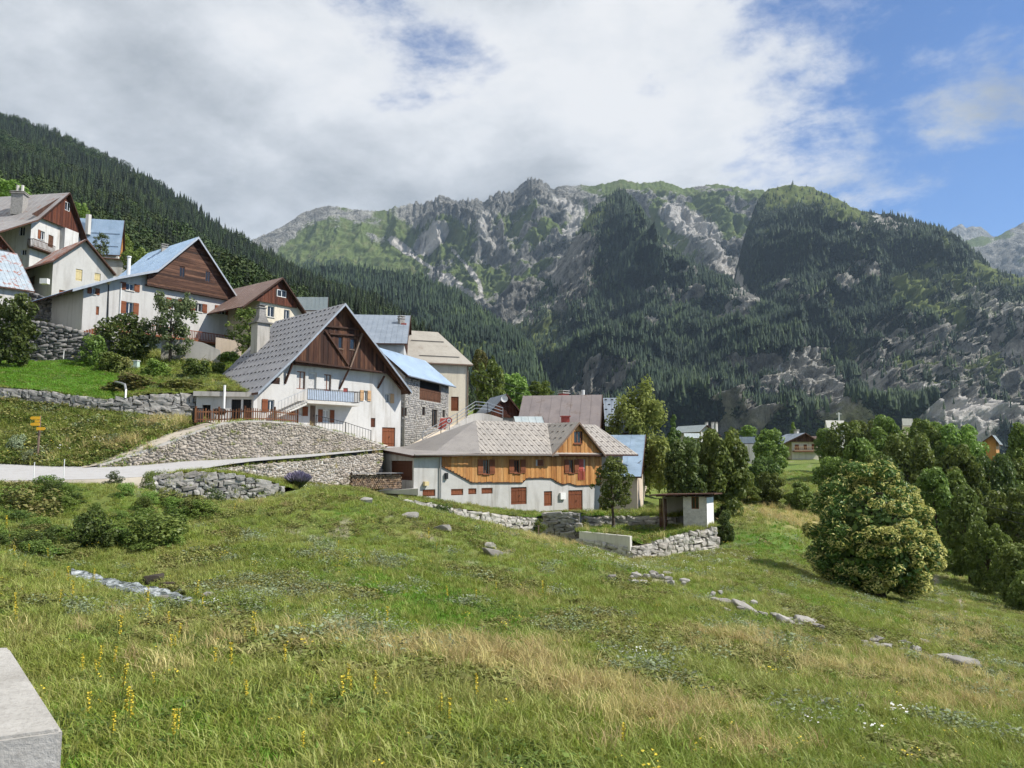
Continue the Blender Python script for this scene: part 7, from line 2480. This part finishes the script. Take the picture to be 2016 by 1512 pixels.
# --- big flowering tree in the meadow
def linden():
    Y = 50
    top, left, right = at(1722, 902, Y), at(1576, 1040, Y), at(1852, 1040, Y)
    x = at(1730, 1190, Y).x; zb = float(gz(x, Y))
    W_, H = right.x - left.x, top.z - zb
    root = empty('flowering_chestnut', (x, Y, zb)); tag(root, 'big round tree covered in pale yellow blossom standing alone in the meadow', 'tree')
    rg = np.random.default_rng(5)
    cx_ = (left.x + right.x) / 2 - x
    B = []
    outline = [(0.0, .22), (.08, .36), (.2, .45), (.35, .50), (.5, .50), (.62, .45), (.75, .36), (.85, .26), (.95, .13)]
    for k in range(230):
        z = rg.uniform(.04, .95); a = rg.uniform(0, 6.28)
        R_ = np.interp(z, [q[0] for q in outline], [q[1] for q in outline]) * (.86 + .2 * vnoise(math.cos(a) * 2 + 5, math.sin(a) * 2 + 5, z * 4, 3))
        r = rg.uniform(.025, .075)
        B.append((math.cos(a) * R_ * W_ * .80 + cx_ + (z - .4) * -.03 * W_, math.sin(a) * R_ * W_ * .80, z * H, r * W_, r * W_ * .62))
    P, d = crown_points(B, 30000, rg, .55, (.5, 1.05))
    nr = d * .8 + rg.normal(size=d.shape) * .4 + np.array([0, 0, .5])
    V, F = leaf_quads(P, nr, rg.uniform(.10, .26, len(P)), rg, .5)
    org = ORG[root.name]
    leafm = m_leaf('chestnut_leaves', [(0.040, 0.085, 0.018), (0.080, 0.145, 0.030), (0.130, 0.205, 0.045), (0.200, 0.275, 0.068)], .2, .5, True, .7, .05)
    link('crown', np_mesh('crown', V, F, [leafm]), root)
    core = MB()
    # yellow catkins: clusters of narrow tufts on the outside, thickest low and to the right
    PC, dc = crown_points(B, 30000, rg, .7, (.9, 1.14))
    zc = PC[:, 2] / H; xc = (PC[:, 0] - cx_) / W_
    nz = fbm(PC[:, 0] / 1.6, PC[:, 1] / 1.6, PC[:, 2] / 1.6, 19, 3)
    pr = np.clip(1.25 - 1.2 * zc + 1.0 * xc + (nz - .5) * 2.4, 0.10, 1)
    keep = rg.random(len(PC)) < pr
    PC, dc = PC[keep], dc[keep]
    V, F = leaf_quads(PC + dc * .05, dc * .4 + rg.normal(size=dc.shape) * .5 + np.array([0, 0, .6]), rg.uniform(.16, .32, len(PC)), rg, .34)
    cat = m_leaf('yellow_catkins', [(0.34, 0.35, 0.08), (0.54, 0.52, 0.17), (0.72, 0.68, 0.28)], .3, .6, True, .8, .05)
    link('blossom', np_mesh('blossom', V, F, [cat]), root)
    # dark inner volume keeps the crown dense
    q = MB(); p = Vector((x, Y, zb))
    q.tube([p - Vector((0, 0, .5)), p + Vector((0, 0, 1.2)), p + Vector((cx_ * .5, 0, H * .4)), p + Vector((cx_, 0, H * .8))], [.5, .38, .28, .08], 9)
    for k in range(16):
        a = k * 2.4; s = p + Vector((cx_ * .4, 0, H * (.15 + .035 * k))); e = s + Vector((math.cos(a) * W_ * .22, math.sin(a) * W_ * .22, H * .08))
        q.tube([s, (s + e) / 2 + Vector((0, 0, .3)), e], [.16, .1, .04], 6)
    q.build('trunk', M_BARK, root)
    P2, d2 = crown_points([(cx_, 0, H * .42, W_ * .36, H * .34), (cx_, 0, H * .25, W_ * .38, H * .2)], 5000, rg, .2, (.5, 1.0))
    V, F = leaf_quads(P2, d2 + rg.normal(size=d2.shape) * .5, rg.uniform(.3, .55, len(P2)), rg, .7)
    link('inner_foliage', np_mesh('inner_foliage', V, F, [leafm]), root)
linden()

WOOD = 'broadleaf trees at the wood edge on the right'
VIL = 'trees among the houses'
tree('village_tree', 'dark leafy tree at the left edge below the tin roof', (-30, 580, 78, 712), 67, 'round', LEAF_D, 5000, .06, 0, VIL, ground=at(20, 712, 67).z, trunk=False)
tree('village_tree', 'thin grey-green tree before the balcony of the board gable house', (285, 572, 396, 705), 76, 'airy', LEAF_G, 3600, .05, 1, VIL, ground=at(330, 712, 76).z)
tree('village_tree', 'bushy green tree under the left end of the long balcony', (190, 622, 300, 712), 75, 'round', LEAF_D, 4200, .06, 1, VIL, ground=at(240, 716, 75).z, trunk=False)
tree('village_tree', 'small spreading tree just left of the great chimney', (438, 612, 545, 695), 80, 'airy', LEAF_M, 3000, .05, 0, VIL, ground=at(480, 700, 80).z)
for i, (b, Y, m, lab) in enumerate(((( 180, 690, 262, 752), 69, LEAF_M, 'green shrub at the edge of the terrace lawn, below the dark wall'), ((225, 700, 268, 742), 69, LEAF_O, 'reddish shrub left of the beehive'), ((275, 706, 350, 748), 69, LEAF_L, 'yellow-green shrub right of the beehive'), ((345, 704, 424, 752), 70, LEAF_D, 'dark round shrub in front of the concrete retaining wall'),
      ((410, 712, 450, 748), 73, LEAF_L, 'light shrub beside the farmhouse roof'), ((208, 735, 330, 775), 63, LEAF_O, 'olive weeds above the joint of the lawn wall'), ((300, 745, 440, 776), 64, LEAF_O, 'olive brush covering the turf roof'), ((420, 690, 480, 725), 79, LEAF_M, 'green shrub below the beige low wall'), ((150, 655, 215, 712), 71, LEAF_M, 'shrub growing from the tall dark wall'))):
    tree('garden_shrub', lab, b, Y, 'shrub', m, 2600, .07, i % 3, 'shrubs of the village gardens', 'shrub', at((b[0] + b[2]) / 2, b[3] + 3, Y).z, False)
tree('village_tree', 'fruit tree in front of the ribbed blue roof', (182, 462, 218, 502), 112, 'airy', LEAF_G, 1800, .07, 2, VIL, ground=at(200, 510, 112).z)
for (b, Y, m, k) in (((-20, 360, 62, 400), 160, LEAF_L, 'light tree above the roof of the tall white house'), ((238, 490, 300, 565), 120, LEAF_M, 'green tree behind the blue board house, nearest the flue'), ((290, 500, 345, 560), 122, LEAF_L, 'light green tree behind the ridge of the board gable house'), ((222, 460, 262, 520), 145, LEAF_L, 'tree right of the orange boarded end'), ((140, 400, 175, 440), 150, LEAF_L, 'tree behind the gable of the tall white house')):
    tree('hillside_tree', k, b, Y, 'round', m, 2600, .07, None, 'broadleaf trees at the forest foot', ground=at((b[0] + b[2]) / 2, b[3] + 6, Y).z)
for (b, Y, m, k, lab) in (((925, 712, 1000, 838), 112, LEAF_M, 'round', 'green tree right beside the tall cream house'), ((972, 738, 1050, 815), 122, LEAF_L, 'round', 'light green tree behind the small wooden gable'), ((1035, 752, 1092, 808), 128, LEAF_M, 'round', 'round tree above the left end of the mauve roof'), ((952, 700, 988, 790), 118, LEAF_D, 'cone', 'dark pointed fir behind the tall cream house'), ((930, 690, 960, 740), 135, LEAF_O, 'round', 'olive tree peeking over the cream house roof corner'), ((1000, 755, 1030, 800), 135, LEAF_O, 'round', 'olive tree between the light green trees'),
      ((1300, 815, 1352, 905), 128, LEAF_D, 'cone', 'dark conifer right of the birch'), ((1340, 860, 1372, 905), 150, LEAF_M, 'round', 'green tree below the far pale roof'), ((1303, 872, 1392, 1012), 76, LEAF_D, 'round', 'dark broad tree behind the block shed'), ((1358, 850, 1478, 1042), 78, LEAF_M, 'round', 'tallest dark green round tree behind the block shed'), ((1478, 848, 1552, 945), 128, LEAF_M, 'round', 'dark round tree between the red board barn and the chalet'), ((1470, 900, 1540, 1000), 112, LEAF_D, 'round', 'green tree under the red board barn'),
      ((1485, 930, 1545, 1008), 98, LEAF_M, 'round', 'small tree on the green slope, middle of three'), ((1540, 950, 1605, 1020), 95, LEAF_M, 'tall', 'small tree on the green slope, nearest the blossoming tree'), ((1440, 955, 1500, 1004), 96, LEAF_M, 'round', 'small tree on the green slope, nearest the round dark tree'), ((1404, 1000, 1446, 1082), 66, LEAF_D, 'shrub', 'dark shrub growing against the white side of the shed'), ((1544, 830, 1578, 888), 230, LEAF_L, 'cone', 'light pointed tree left of the chalet chimney'), ((1455, 838, 1490, 862), 230, LEAF_L, 'round', 'light tree behind the grey barn roof'), ((1425, 850, 1452, 880), 200, LEAF_M, 'round', 'green tree right of the white villa')):
    tree('meadow_tree', lab, b, Y, k, m, 7000 if Y < 100 else 4500, .06 if Y < 100 else .07, None, 'trees between the houses and the meadow')
BIRCH = m_leaf('birch_leaves', [(0.16, 0.22, 0.05), (0.24, 0.30, 0.075), (0.32, 0.38, 0.11)], .42, .5, True, .5, .05)
tree('birch_tree', 'tall light birch with drooping foliage behind the larch clad house', (1172, 762, 1345, 1000), 92, 'weep', BIRCH, 12000, .036, 0, None)
tree('garden_tree', 'small tree with slanting trunk in front of the larch clad house', (1160, 902, 1252, 1000), 66.5, 'tall', LEAF_M, 5200, .05, 1, None, ground=at(1206, 1036, 66.5).z, bare=.42)
wood = [((1620, 835, 1705, 960), 135, LEAF_D), ((1690, 822, 1790, 950), 132, LEAF_M), ((1770, 828, 1860, 960), 128, LEAF_M), ((1840, 840, 1935, 980), 126, LEAF_L), ((1965, 838, 2060, 1040), 112, LEAF_D), ((1640, 868, 1745, 1010), 108, LEAF_M), ((1730, 858, 1840, 1020), 104, LEAF_M), ((1825, 880, 1945, 1070), 98, LEAF_M),
        ((1905, 900, 2000, 1080), 104, LEAF_D), ((1775, 925, 1890, 1120), 84, LEAF_M), ((1845, 960, 1955, 1150), 78, LEAF_M), ((1925, 965, 2045, 1130), 84, LEAF_M), ((1895, 1030, 1985, 1165), 74, LEAF_D), ((1955, 1075, 2075, 1215), 62, LEAF_M), ((2010, 1000, 2120, 1180), 70, LEAF_D), ((1610, 850, 1660, 930), 150, LEAF_D), ((1700, 900, 1790, 1060), 92, LEAF_D), ((1985, 1130, 2090, 1260), 56, LEAF_D), ((1600, 900, 1680, 1000), 112, LEAF_L), ((1880, 840, 1920, 900), 140, LEAF_D)]
wood += [((1735, 880, 1830, 1000), 112, LEAF_D), ((1660, 830, 1740, 930), 140, LEAF_M), ((1800, 835, 1880, 940), 138, LEAF_M), ((1915, 985, 2010, 1130), 92, LEAF_M), ((1985, 950, 2075, 1120), 92, LEAF_D), ((1860, 1010, 1935, 1140), 84, LEAF_D), ((1600, 845, 1650, 905), 170, LEAF_M)]
wood += [((1755, 845, 1835, 945), 134, LEAF_L), ((1830, 930, 1920, 1090), 90, LEAF_L), ((1940, 900, 2030, 1040), 108, LEAF_M), ((1680, 900, 1760, 1010), 100, LEAF_M)]
wl_lab = ['dark tree at the left end of the wood, beside the chalet', 'tree at the top of the wood below the tan hut', 'tall mid green tree at the top of the wood, left of the cabin', 'light green tree just left of the log cabin', 'dark tall tree right of the log cabin', 'mid green tree behind the left of the blossoming tree', 'mid green tree right above the blossoming tree', 'broad green tree below the log cabin', 'dark tree under the cables at the right', 'tree right behind the blossoming tree', 'grey-green tree with low branches right of the blossoming tree', 'green tree below the crossing cables', 'dark tree over the two worn paths', 'green tree leaning in at the right edge', 'dark tree at the right edge under the cables', 'dark tree touching the chalet outbuilding', 'dark tree filling the gap behind the blossoming tree', 'lowest dark tree at the right edge', 'light green tree on the slope left of the wood', 'dark tree at the left corner of the log cabin', 'dark tree in the wood just above the blossoming tree top', 'green tree behind the left end of the wood', 'green tree on the skyline of the wood, right of the tan hut', 'mid green tree in the hollow below the cables', 'dark tree behind the crossing cables', 'dark tree directly right of the blossoming tree', 'green tree in front of the chalet outbuilding', 'light green tree on the skyline above the blossoming tree', 'light green tree in the wood right of the blossoming tree', 'green tree below the log cabin, beside the cables', 'green tree close behind the top of the blossoming tree']
for (b, Y, m), lab in zip(wood, wl_lab):
    tree('wood_edge_tree', lab, b, Y, random.choice(['round', 'tall']), {LEAF_D: LEAF_M, LEAF_M: LEAF_M, LEAF_L: LEAF_L}[m] if random.random() < .6 else m, 7000, .055, None, WOOD, bare=.08)
# bank and hollow shrubs
for (b, Y, m, lab) in (((-40, 948, 150, 1085), 37.5, LEAF_O, 'big olive bush under the road at the left edge'), ((60, 960, 160, 1060), 39, LEAF_M, 'green bush between the olive bush and the hollow'), ((128, 1000, 262, 1120), 33.5, LEAF_D, 'dark bush hanging over the stream'), ((235, 1005, 400, 1112), 34, LEAF_M, 'broad green bush above the stream bend'), ((275, 925, 312, 962), 43.5, LEAF_M, 'small green bush at the road edge beside the stone wall'), ((205, 925, 250, 955), 43, LEAF_G, 'grey weeds at the road edge'),
      ((520, 968, 590, 1000), 48, LEAF_D, 'low dark bush under the lavender'), ((400, 960, 452, 1000), 46, LEAF_G, 'grey-green bush against the old field wall'), ((848, 988, 902, 1030), 60, LEAF_D, 'dark shrub climbing the low house wall'), ((1042, 1020, 1082, 1050), 64, LEAF_M, 'green shrub between the two low walls'), ((1140, 1020, 1165, 1042), 65.5, LEAF_O, 'small shrub beside the stub wall'),
      ((930, 1214, 985, 1252), 30, LEAF_M, 'clump of broad green dock leaves in mid meadow'), ((1195, 1290, 1260, 1340), 21, LEAF_G, 'grey-blue thistle clump in the lower meadow'), ((8, 852, 62, 908), 50.8, LEAF_S, 'silver wormwood clump left of the signpost'), ((40, 885, 75, 915), 49.4, LEAF_S, 'small silver clump at the foot of the signpost'), ((500, 1140, 600, 1195), 33, LEAF_S, 'silver-green wormwood patch right of the stream'), ((800, 1180, 900, 1215), 33, LEAF_M, 'bright green weeds in mid meadow'), ((590, 1095, 660, 1130), 37, LEAF_L, 'bright green leaf clump above the wormwood'), ((640, 1225, 720, 1265), 28, LEAF_S, 'silver wormwood patch before the dry grass')):
    tree('wild_bush', lab, b, Y, 'shrub', m, 3000, .05, None, 'wild bushes in the meadow', 'bush', None if Y < 46 or Y > 52 else at((b[0] + b[2]) / 2, b[3], Y).z, False)
BR = np.random.default_rng(44)
for k in range(62):
    x, y = BR.uniform(-30, 420), BR.uniform(958, 1100)
    if y > 965 + (420 - x) * .36 + (90 if x > 130 else 40): continue
    p = on_ground(x, y)
    h, w_ = BR.uniform(.5, 1.15), BR.uniform(1.0, 2.3)
    root = empty('brush_bush', p); tag(root, 'tangled green brush on the bank between road and stream', 'bush', 'brush on the bank')
    o = link('crown', crown_mesh('shrub', k % 3, 3000, .05, [LEAF_M, LEAF_O, LEAF_L, LEAF_L, LEAF_M, LEAF_L, LEAF_D][k % 7]), root, (0, 0, -.2)); o.scale = (w_, w_, h); o.rotation_euler = (0, 0, BR.uniform(0, 6))
def lavender():
    b = at(586, 962, 51.5); root = empty('lavender_bush', b); tag(root, 'round purple lavender bush below the road wall', 'bush')
    rg = np.random.default_rng(3)
    n = 900
    a, r = rg.uniform(0, 6.28, n), np.sqrt(rg.random(n)); tl = .9 * r
    d = np.stack([np.cos(a) * np.sin(tl), np.sin(a) * np.sin(tl), np.cos(tl)], -1)
    L = rg.uniform(.9, 1.25, n)
    base = d * np.array([.25, .25, .05]); tip = d * L[:, None]
    for nm, f0, f1, w, m in (('stems', 0, .75, .035, LEAF_G), ('flower_spikes', .72, 1.0, .06, LEAF_P)):
        s = np.cross(d, rg.normal(size=d.shape)); s /= np.linalg.norm(s, axis=1)[:, None]
        A = base + (tip - base) * f0; B_ = base + (tip - base) * f1
        V = np.stack([A - s * w * .5, A + s * w * .5, B_ + s * w * .5, B_ - s * w * .5], 1).reshape(-1, 3)
        o = link(nm, np_mesh(nm, V, np.arange(n * 4).reshape(n, 4), [m]), root); o['kind'] = 'stuff'
lavender()

# ---------------------------------------------------------------- grass
GRASS_A = m_leaf('grass_green', [(0.150, 0.200, 0.027), (0.230, 0.290, 0.045), (0.305, 0.362, 0.067), (0.385, 0.405, 0.107)], .38, .5, True, .25, .25)
GRASS_Y = m_leaf('grass_yellow_green', [(0.175, 0.225, 0.037), (0.250, 0.300, 0.062), (0.338, 0.356, 0.100), (0.413, 0.388, 0.138)], .35, .5, True, .25, .2)
GRASS_D = m_leaf('grass_straw', [(0.42, 0.345, 0.14), (0.55, 0.46, 0.20), (0.68, 0.58, 0.29)], .35, .6, True, .3, .15)
GRASS_L = m_leaf('grass_lush', [(0.102, 0.204, 0.017), (0.150, 0.288, 0.026), (0.198, 0.348, 0.041)], .35, .5, True, .4, .2)
FLOW_W = m_plain('white_petals', (0.72, 0.72, 0.68), .7)
FLOW_Y = m_plain('yellow_petals', (0.66, 0.52, 0.05), .6, 0, .45, 20)
def tuft(name, seed, n, h, spread, w, mats, lean=.5, mi2=None):
    rg = np.random.default_rng(seed)
    V, F4, F3, m4, m3 = [], [], [], [], []
    for k in range(n):
        a, r = rg.uniform(0, 6.28), spread * math.sqrt(rg.random())
        b = np.array([math.cos(a) * r, math.sin(a) * r, -.02])
        hh = h * rg.uniform(.55, 1.2); a2 = rg.uniform(0, 6.28); ln_ = lean * rg.uniform(.2, 1.1)
        dv = np.array([math.cos(a2), math.sin(a2), 0]); sd = np.array([-dv[1], dv[0], 0])
        if rg.random() < .5: sd = np.array([math.cos(a2 + .5), math.sin(a2 + .5), 0])
        ww = w * rg.uniform(.7, 1.3)
        m_ = b + dv * hh * ln_ * .3 + np.array([0, 0, hh * .6]); t = b + dv * hh * ln_ + np.array([0, 0, hh * (1 - .25 * ln_)])
        i = len(V)
        V += [b - sd * ww, b + sd * ww, m_ + sd * ww * .8, m_ - sd * ww * .8, t]
        F4.append((i, i + 1, i + 2, i + 3)); F3.append((i + 3, i + 2, i + 4))
    return proto(name, np.array(V), [np.array(F4), np.array(F3)], mats)
def weed(name, seed, n, h, spread, leaf, m):
    rg = np.random.default_rng(seed)
    P = np.stack([rg.normal(0, spread, n), rg.normal(0, spread, n), np.abs(rg.normal(0, h * .5, n))], -1)
    V, F = leaf_quads(P, rg.normal(size=(n, 3)) * .6 + np.array([0, 0, 1]), leaf * rg.uniform(.6, 1.3, n), rg, .55)
    return proto(name, V, F, [m])
def flower(name, seed, n, h, spread, m, leaf=.045):
    rg = np.random.default_rng(seed)
    P = np.stack([rg.normal(0, spread, n), rg.normal(0, spread, n), h * rg.uniform(.6, 1.1, n)], -1)
    V, F = leaf_quads(P, rg.normal(size=(n, 3)) * .3 + np.array([0, -.4, 1]), leaf * rg.uniform(.6, 1.3, n), rg, .9)
    return proto(name, V, F, [m])
PROT = [tuft('a_tuft', 1, 26, .26, .16, .007, [GRASS_A]), tuft('b_tuft', 2, 24, .34, .16, .007, [GRASS_A], .7), tuft('c_tuft', 3, 26, .24, .18, .007, [GRASS_Y], .6), tuft('d_tuft', 4, 22, .42, .16, .006, [GRASS_Y], .7),
        tuft('e_tuft', 5, 26, .62, .16, .006, [GRASS_D], .55), tuft('f_tuft', 6, 24, .42, .18, .006, [GRASS_D], .9), tuft('g_tuft', 7, 28, .20, .18, .009, [GRASS_L], .6),
        weed('h_weed', 8, 44, .2, .14, .08, LEAF_M), weed('i_weed', 9, 40, .3, .14, .09, LEAF_S), flower('j_flower', 10, 9, .35, .12, FLOW_W), weed('k_weed', 11, 34, .24, .13, .10, LEAF_O), flower('l_flower', 12, 7, .3, .12, FLOW_Y, .035)]
def grass():
    pts = []
    def band(y0, y1, n, umin=-.85, umax=.85):
        y = np.sqrt(rng.uniform(y0 * y0, y1 * y1, n)); u = rng.uniform(umin, umax, n)
        x = u * y
        return np.stack([x, y, gz(x, y)], -1)
    A = [(band(5, 20, 19000, -.8, .8), .66), (band(20, 34, 26000, -.75, .75), .62), (band(34, 62, 34000, -.72, .75), .62), (band(62, 150, 12000, .2, .75), 1.1)]
    for lf, dens, s in ((BANK, 30, 1.2), (LAWN, 20, .9), (TERR, 10, 1.8), (STRIP, 14, .8), (GARDEN, 18, .9), (FRONT, 9, .6), (PATIO, 8, 1.2)):
        A.append((lf.sample(int(lf.area() * dens)), s))
    wp = []
    for wpts, k, face in ((W2, 260, .25), (W1, 220, .15), (W4, 160, .3), (W3, 120, .3), (W5, 120, .2), (W5D, 60, .2)):
        q = WallLine(wpts)
        for u in rng.uniform(0, q.L, k):
            x, y, zb, zt, ang = q.at(u)
            f = rng.random() < face
            z = zb + (zt - zb) * rng.random() if f else (zt + .02 if rng.random() < .6 else zb)
            off = -.12 if (f or z < zt - .1) else rng.uniform(0, .4)
            wp.append((x - math.sin(ang) * off, y + math.cos(ang) * off, z))
    A.append((np.array(wp), .75))
    P = np.concatenate([a for a, _ in A]); S = np.concatenate([np.full(len(a), s) for a, s in A])
    ispatch = np.concatenate([np.full(len(a), i >= 4) for i, (a, _) in enumerate(A)])
    which = np.concatenate([np.full(len(a), i) for i, (a, _) in enumerate(A)])
    # keep the sheet free where terraces, the road, walls and houses stand on it
    px, py = proj(P)
    hid = (~ispatch) & (P[:, 1] > 43.2) & (px < 300)
    hid |= (~ispatch) & (P[:, 1] > 47) & (px < 600)
    hid |= (~ispatch) & (P[:, 1] > 57) & (px < 1250)
    hid |= (~ispatch) & (P[:, 1] > 59) & (P[:, 1] < 70) & (px < 1415)
    # stream bed
    sx, sy = STREAM[..., 0].ravel(), STREAM[..., 1].ravel()
    near = np.where((px > 120) & (px < 420) & (P[:, 1] > 18) & (P[:, 1] < 36) & ~ispatch)[0]
    for i in near:
        if ((sx - P[i, 0]) ** 2 + (sy - P[i, 1]) ** 2).min() < .045: hid[i] = True
    hid |= (P[:, 0] < -1.4) & (P[:, 1] < 5)
    dry, lush, bare = tones(P[:, 0], P[:, 1], P[:, 2])
    hid |= rng.random(len(P)) < bare * .85
    P, S, dry, lush, which = P[~hid], S[~hid], dry[~hid], lush[~hid], which[~hid]
    px, py = proj(P)
    n = len(P)
    r = rng.random(n)
    idx = np.where(r < .30, 0, np.where(r < .52, 1, np.where(r < .78, 2, 3)))
    nn = fbm(P[:, 0] / 3, P[:, 1] / 3, 0, 71, 3)
    idx = np.where((nn > .56) & (r < .6), 2, idx)
    r2 = rng.random(n)
    idx = np.where(r2 < dry * .7 - .05, np.where(rng.random(n) < .55, 4, 5), idx)
    idx = np.where((r2 > 1 - lush * .75), 6, idx)
    wd = fbm(P[:, 0] / 2.2, P[:, 1] / 2.2, 0, 83, 3)
    idx = np.where((wd > .62) & (rng.random(n) < .4), 7, idx)
    w2 = fbm(P[:, 0] / 1.7 + 40, P[:, 1] / 1.7, 0, 87, 3)
    idx = np.where((w2 > .68) & (P[:, 1] > 18) & (rng.random(n) < .3), 8, idx)
    w3 = fbm(P[:, 0] / 2.6 + 90, P[:, 1] / 2.6, 0, 93, 3)
    idx = np.where((w3 > .62) & (P[:, 1] > 15) & (rng.random(n) < .5), 10, idx)
    sil = blobs(px, py, [(540, 1170, 110, 30, 1), (680, 1240, 80, 25, 1), (760, 1275, 60, 18, .8), (1230, 1310, 40, 22, .7), (1330, 1290, 60, 18, .4), (700, 1110, 50, 15, .5), (1560, 1410, 80, 20, .4)])
    idx = np.where(rng.random(n) < sil * .3, 8, idx)
    fl = blobs(px, py, [(1200, 1090, 70, 20, .8), (1410, 1100, 60, 25, .7), (130, 870, 40, 25, .7), (1300, 1120, 60, 15, .4), (590, 970, 20, 6, 2), (430, 1200, 30, 8, .6), (1230, 1300, 50, 14, .5), (1680, 1420, 100, 25, .25)])
    idx = np.where(rng.random(n) < fl * .16, 9, idx)
    idx = np.where((which == 4) & (rng.random(n) < .22), 10, idx)
    idx = np.where((which == 4) & (rng.random(n) < .25), 7, idx)
    idx = np.where(rng.random(n) < .008, 11, idx)
    idx = np.where((which == 5) & (idx != 6) & (px < 235) & (rng.random(n) < .9), 6, idx)
    sc = S * rng.uniform(.7, 1.35, n) * (.8 + .5 * fbm(P[:, 0] / 4, P[:, 1] / 4, 0, 91, 2))
    sc = np.where(which == 5, sc * .7, sc)
    w = sc * rng.uniform(1.3, 1.9, n)
    instancer('meadow_grass', 'mixed green and straw coloured alpine grass and weeds over the slopes', protos(PROT), P, idx, np.stack([w, w, sc], -1),
              np.stack([rng.uniform(-.12, .12, n), rng.uniform(-.12, .12, n), rng.uniform(0, 6.28, n)], -1), 'grass')
grass()

# --- yellow mullein spikes
def mullein():
    rg = np.random.default_rng(2)
    root0 = None
    n = 60
    P = np.stack([rg.normal(0, .018, n), rg.normal(0, .018, n), rg.uniform(.45, 1.0, n)], -1)
    V, F = leaf_quads(P, rg.normal(size=(n, 3)) + np.array([0, -.5, .2]), .045 * rg.uniform(.6, 1.2, n), rg, .9)
    spike = np_mesh('flower_spike', V, F, [FLOW_Y])
    q = MB(); q.tube([(0, 0, -.05), (0, 0, 1.0)], [.012, .005], 5); t = q.build('stem', LEAF_M); stem = t.data; bpy.data.objects.remove(t)
    P = np.stack([rg.normal(0, .07, 14), rg.normal(0, .07, 14), rg.uniform(.02, .35, 14)], -1)
    V, F = leaf_quads(P, rg.normal(size=(14, 3)) * .5 + np.array([0, 0, 1]), np.full(14, .16), rg, .4)
    leaves = np_mesh('leaves', V, F, [LEAF_M])
    spots = [(62, 1090), (72, 1085), (55, 1100), (95, 1110), (30, 1110), (135, 1170), (25, 1230), (28, 1210), (33, 1245), (120, 1210), (145, 1195), (160, 1180), (180, 1165), (292, 1230), (290, 1215), (345, 1290), (350, 1280), (334, 1300), (185, 1345), (195, 1352), (160, 1350), (172, 1440), (235, 1285), (224, 1330), (345, 1490), (348, 1475), (247, 1440), (390, 1200), (400, 1210),
             (236, 1400), (478, 1270), (490, 1275), (498, 1268), (680, 1370), (690, 1385), (735, 1395), (672, 1410), (610, 1410), (425, 1330), (458, 1345), (482, 1400), (600, 1500), (870, 1430), (885, 1450), (940, 1400), (395, 1010), (460, 1020), (845, 1080), (860, 1090), (880, 1195), (935, 1195), (665, 1090), (760, 1250), (10, 1060), (18, 1075), (45, 1130), (105, 1150), (250, 1460), (215, 1480), (300, 1370), (560, 1340), (1230, 1490), (330, 1250), (1070, 1190), (980, 1170)]
    lab, grp = 'yellow mullein flower spike standing in the meadow grass', 'yellow mullein spikes'
    for (x, y) in spots:
        p = on_ground(x + rg.uniform(-4, 4), y)
        root = empty('mullein', p); tag(root, lab, 'flower', grp)
        h = rg.uniform(.35, .75) * (1 + max(0, p.y - 15) * .015)
        for me in (spike, stem, leaves):
            o = link(me.name.split('.')[0], me, root)
            o.scale = (.9 * h + .3, .9 * h + .3, h); o.rotation_euler = (rg.uniform(-.08, .08), rg.uniform(-.1, .1), rg.uniform(0, 6))
mullein()
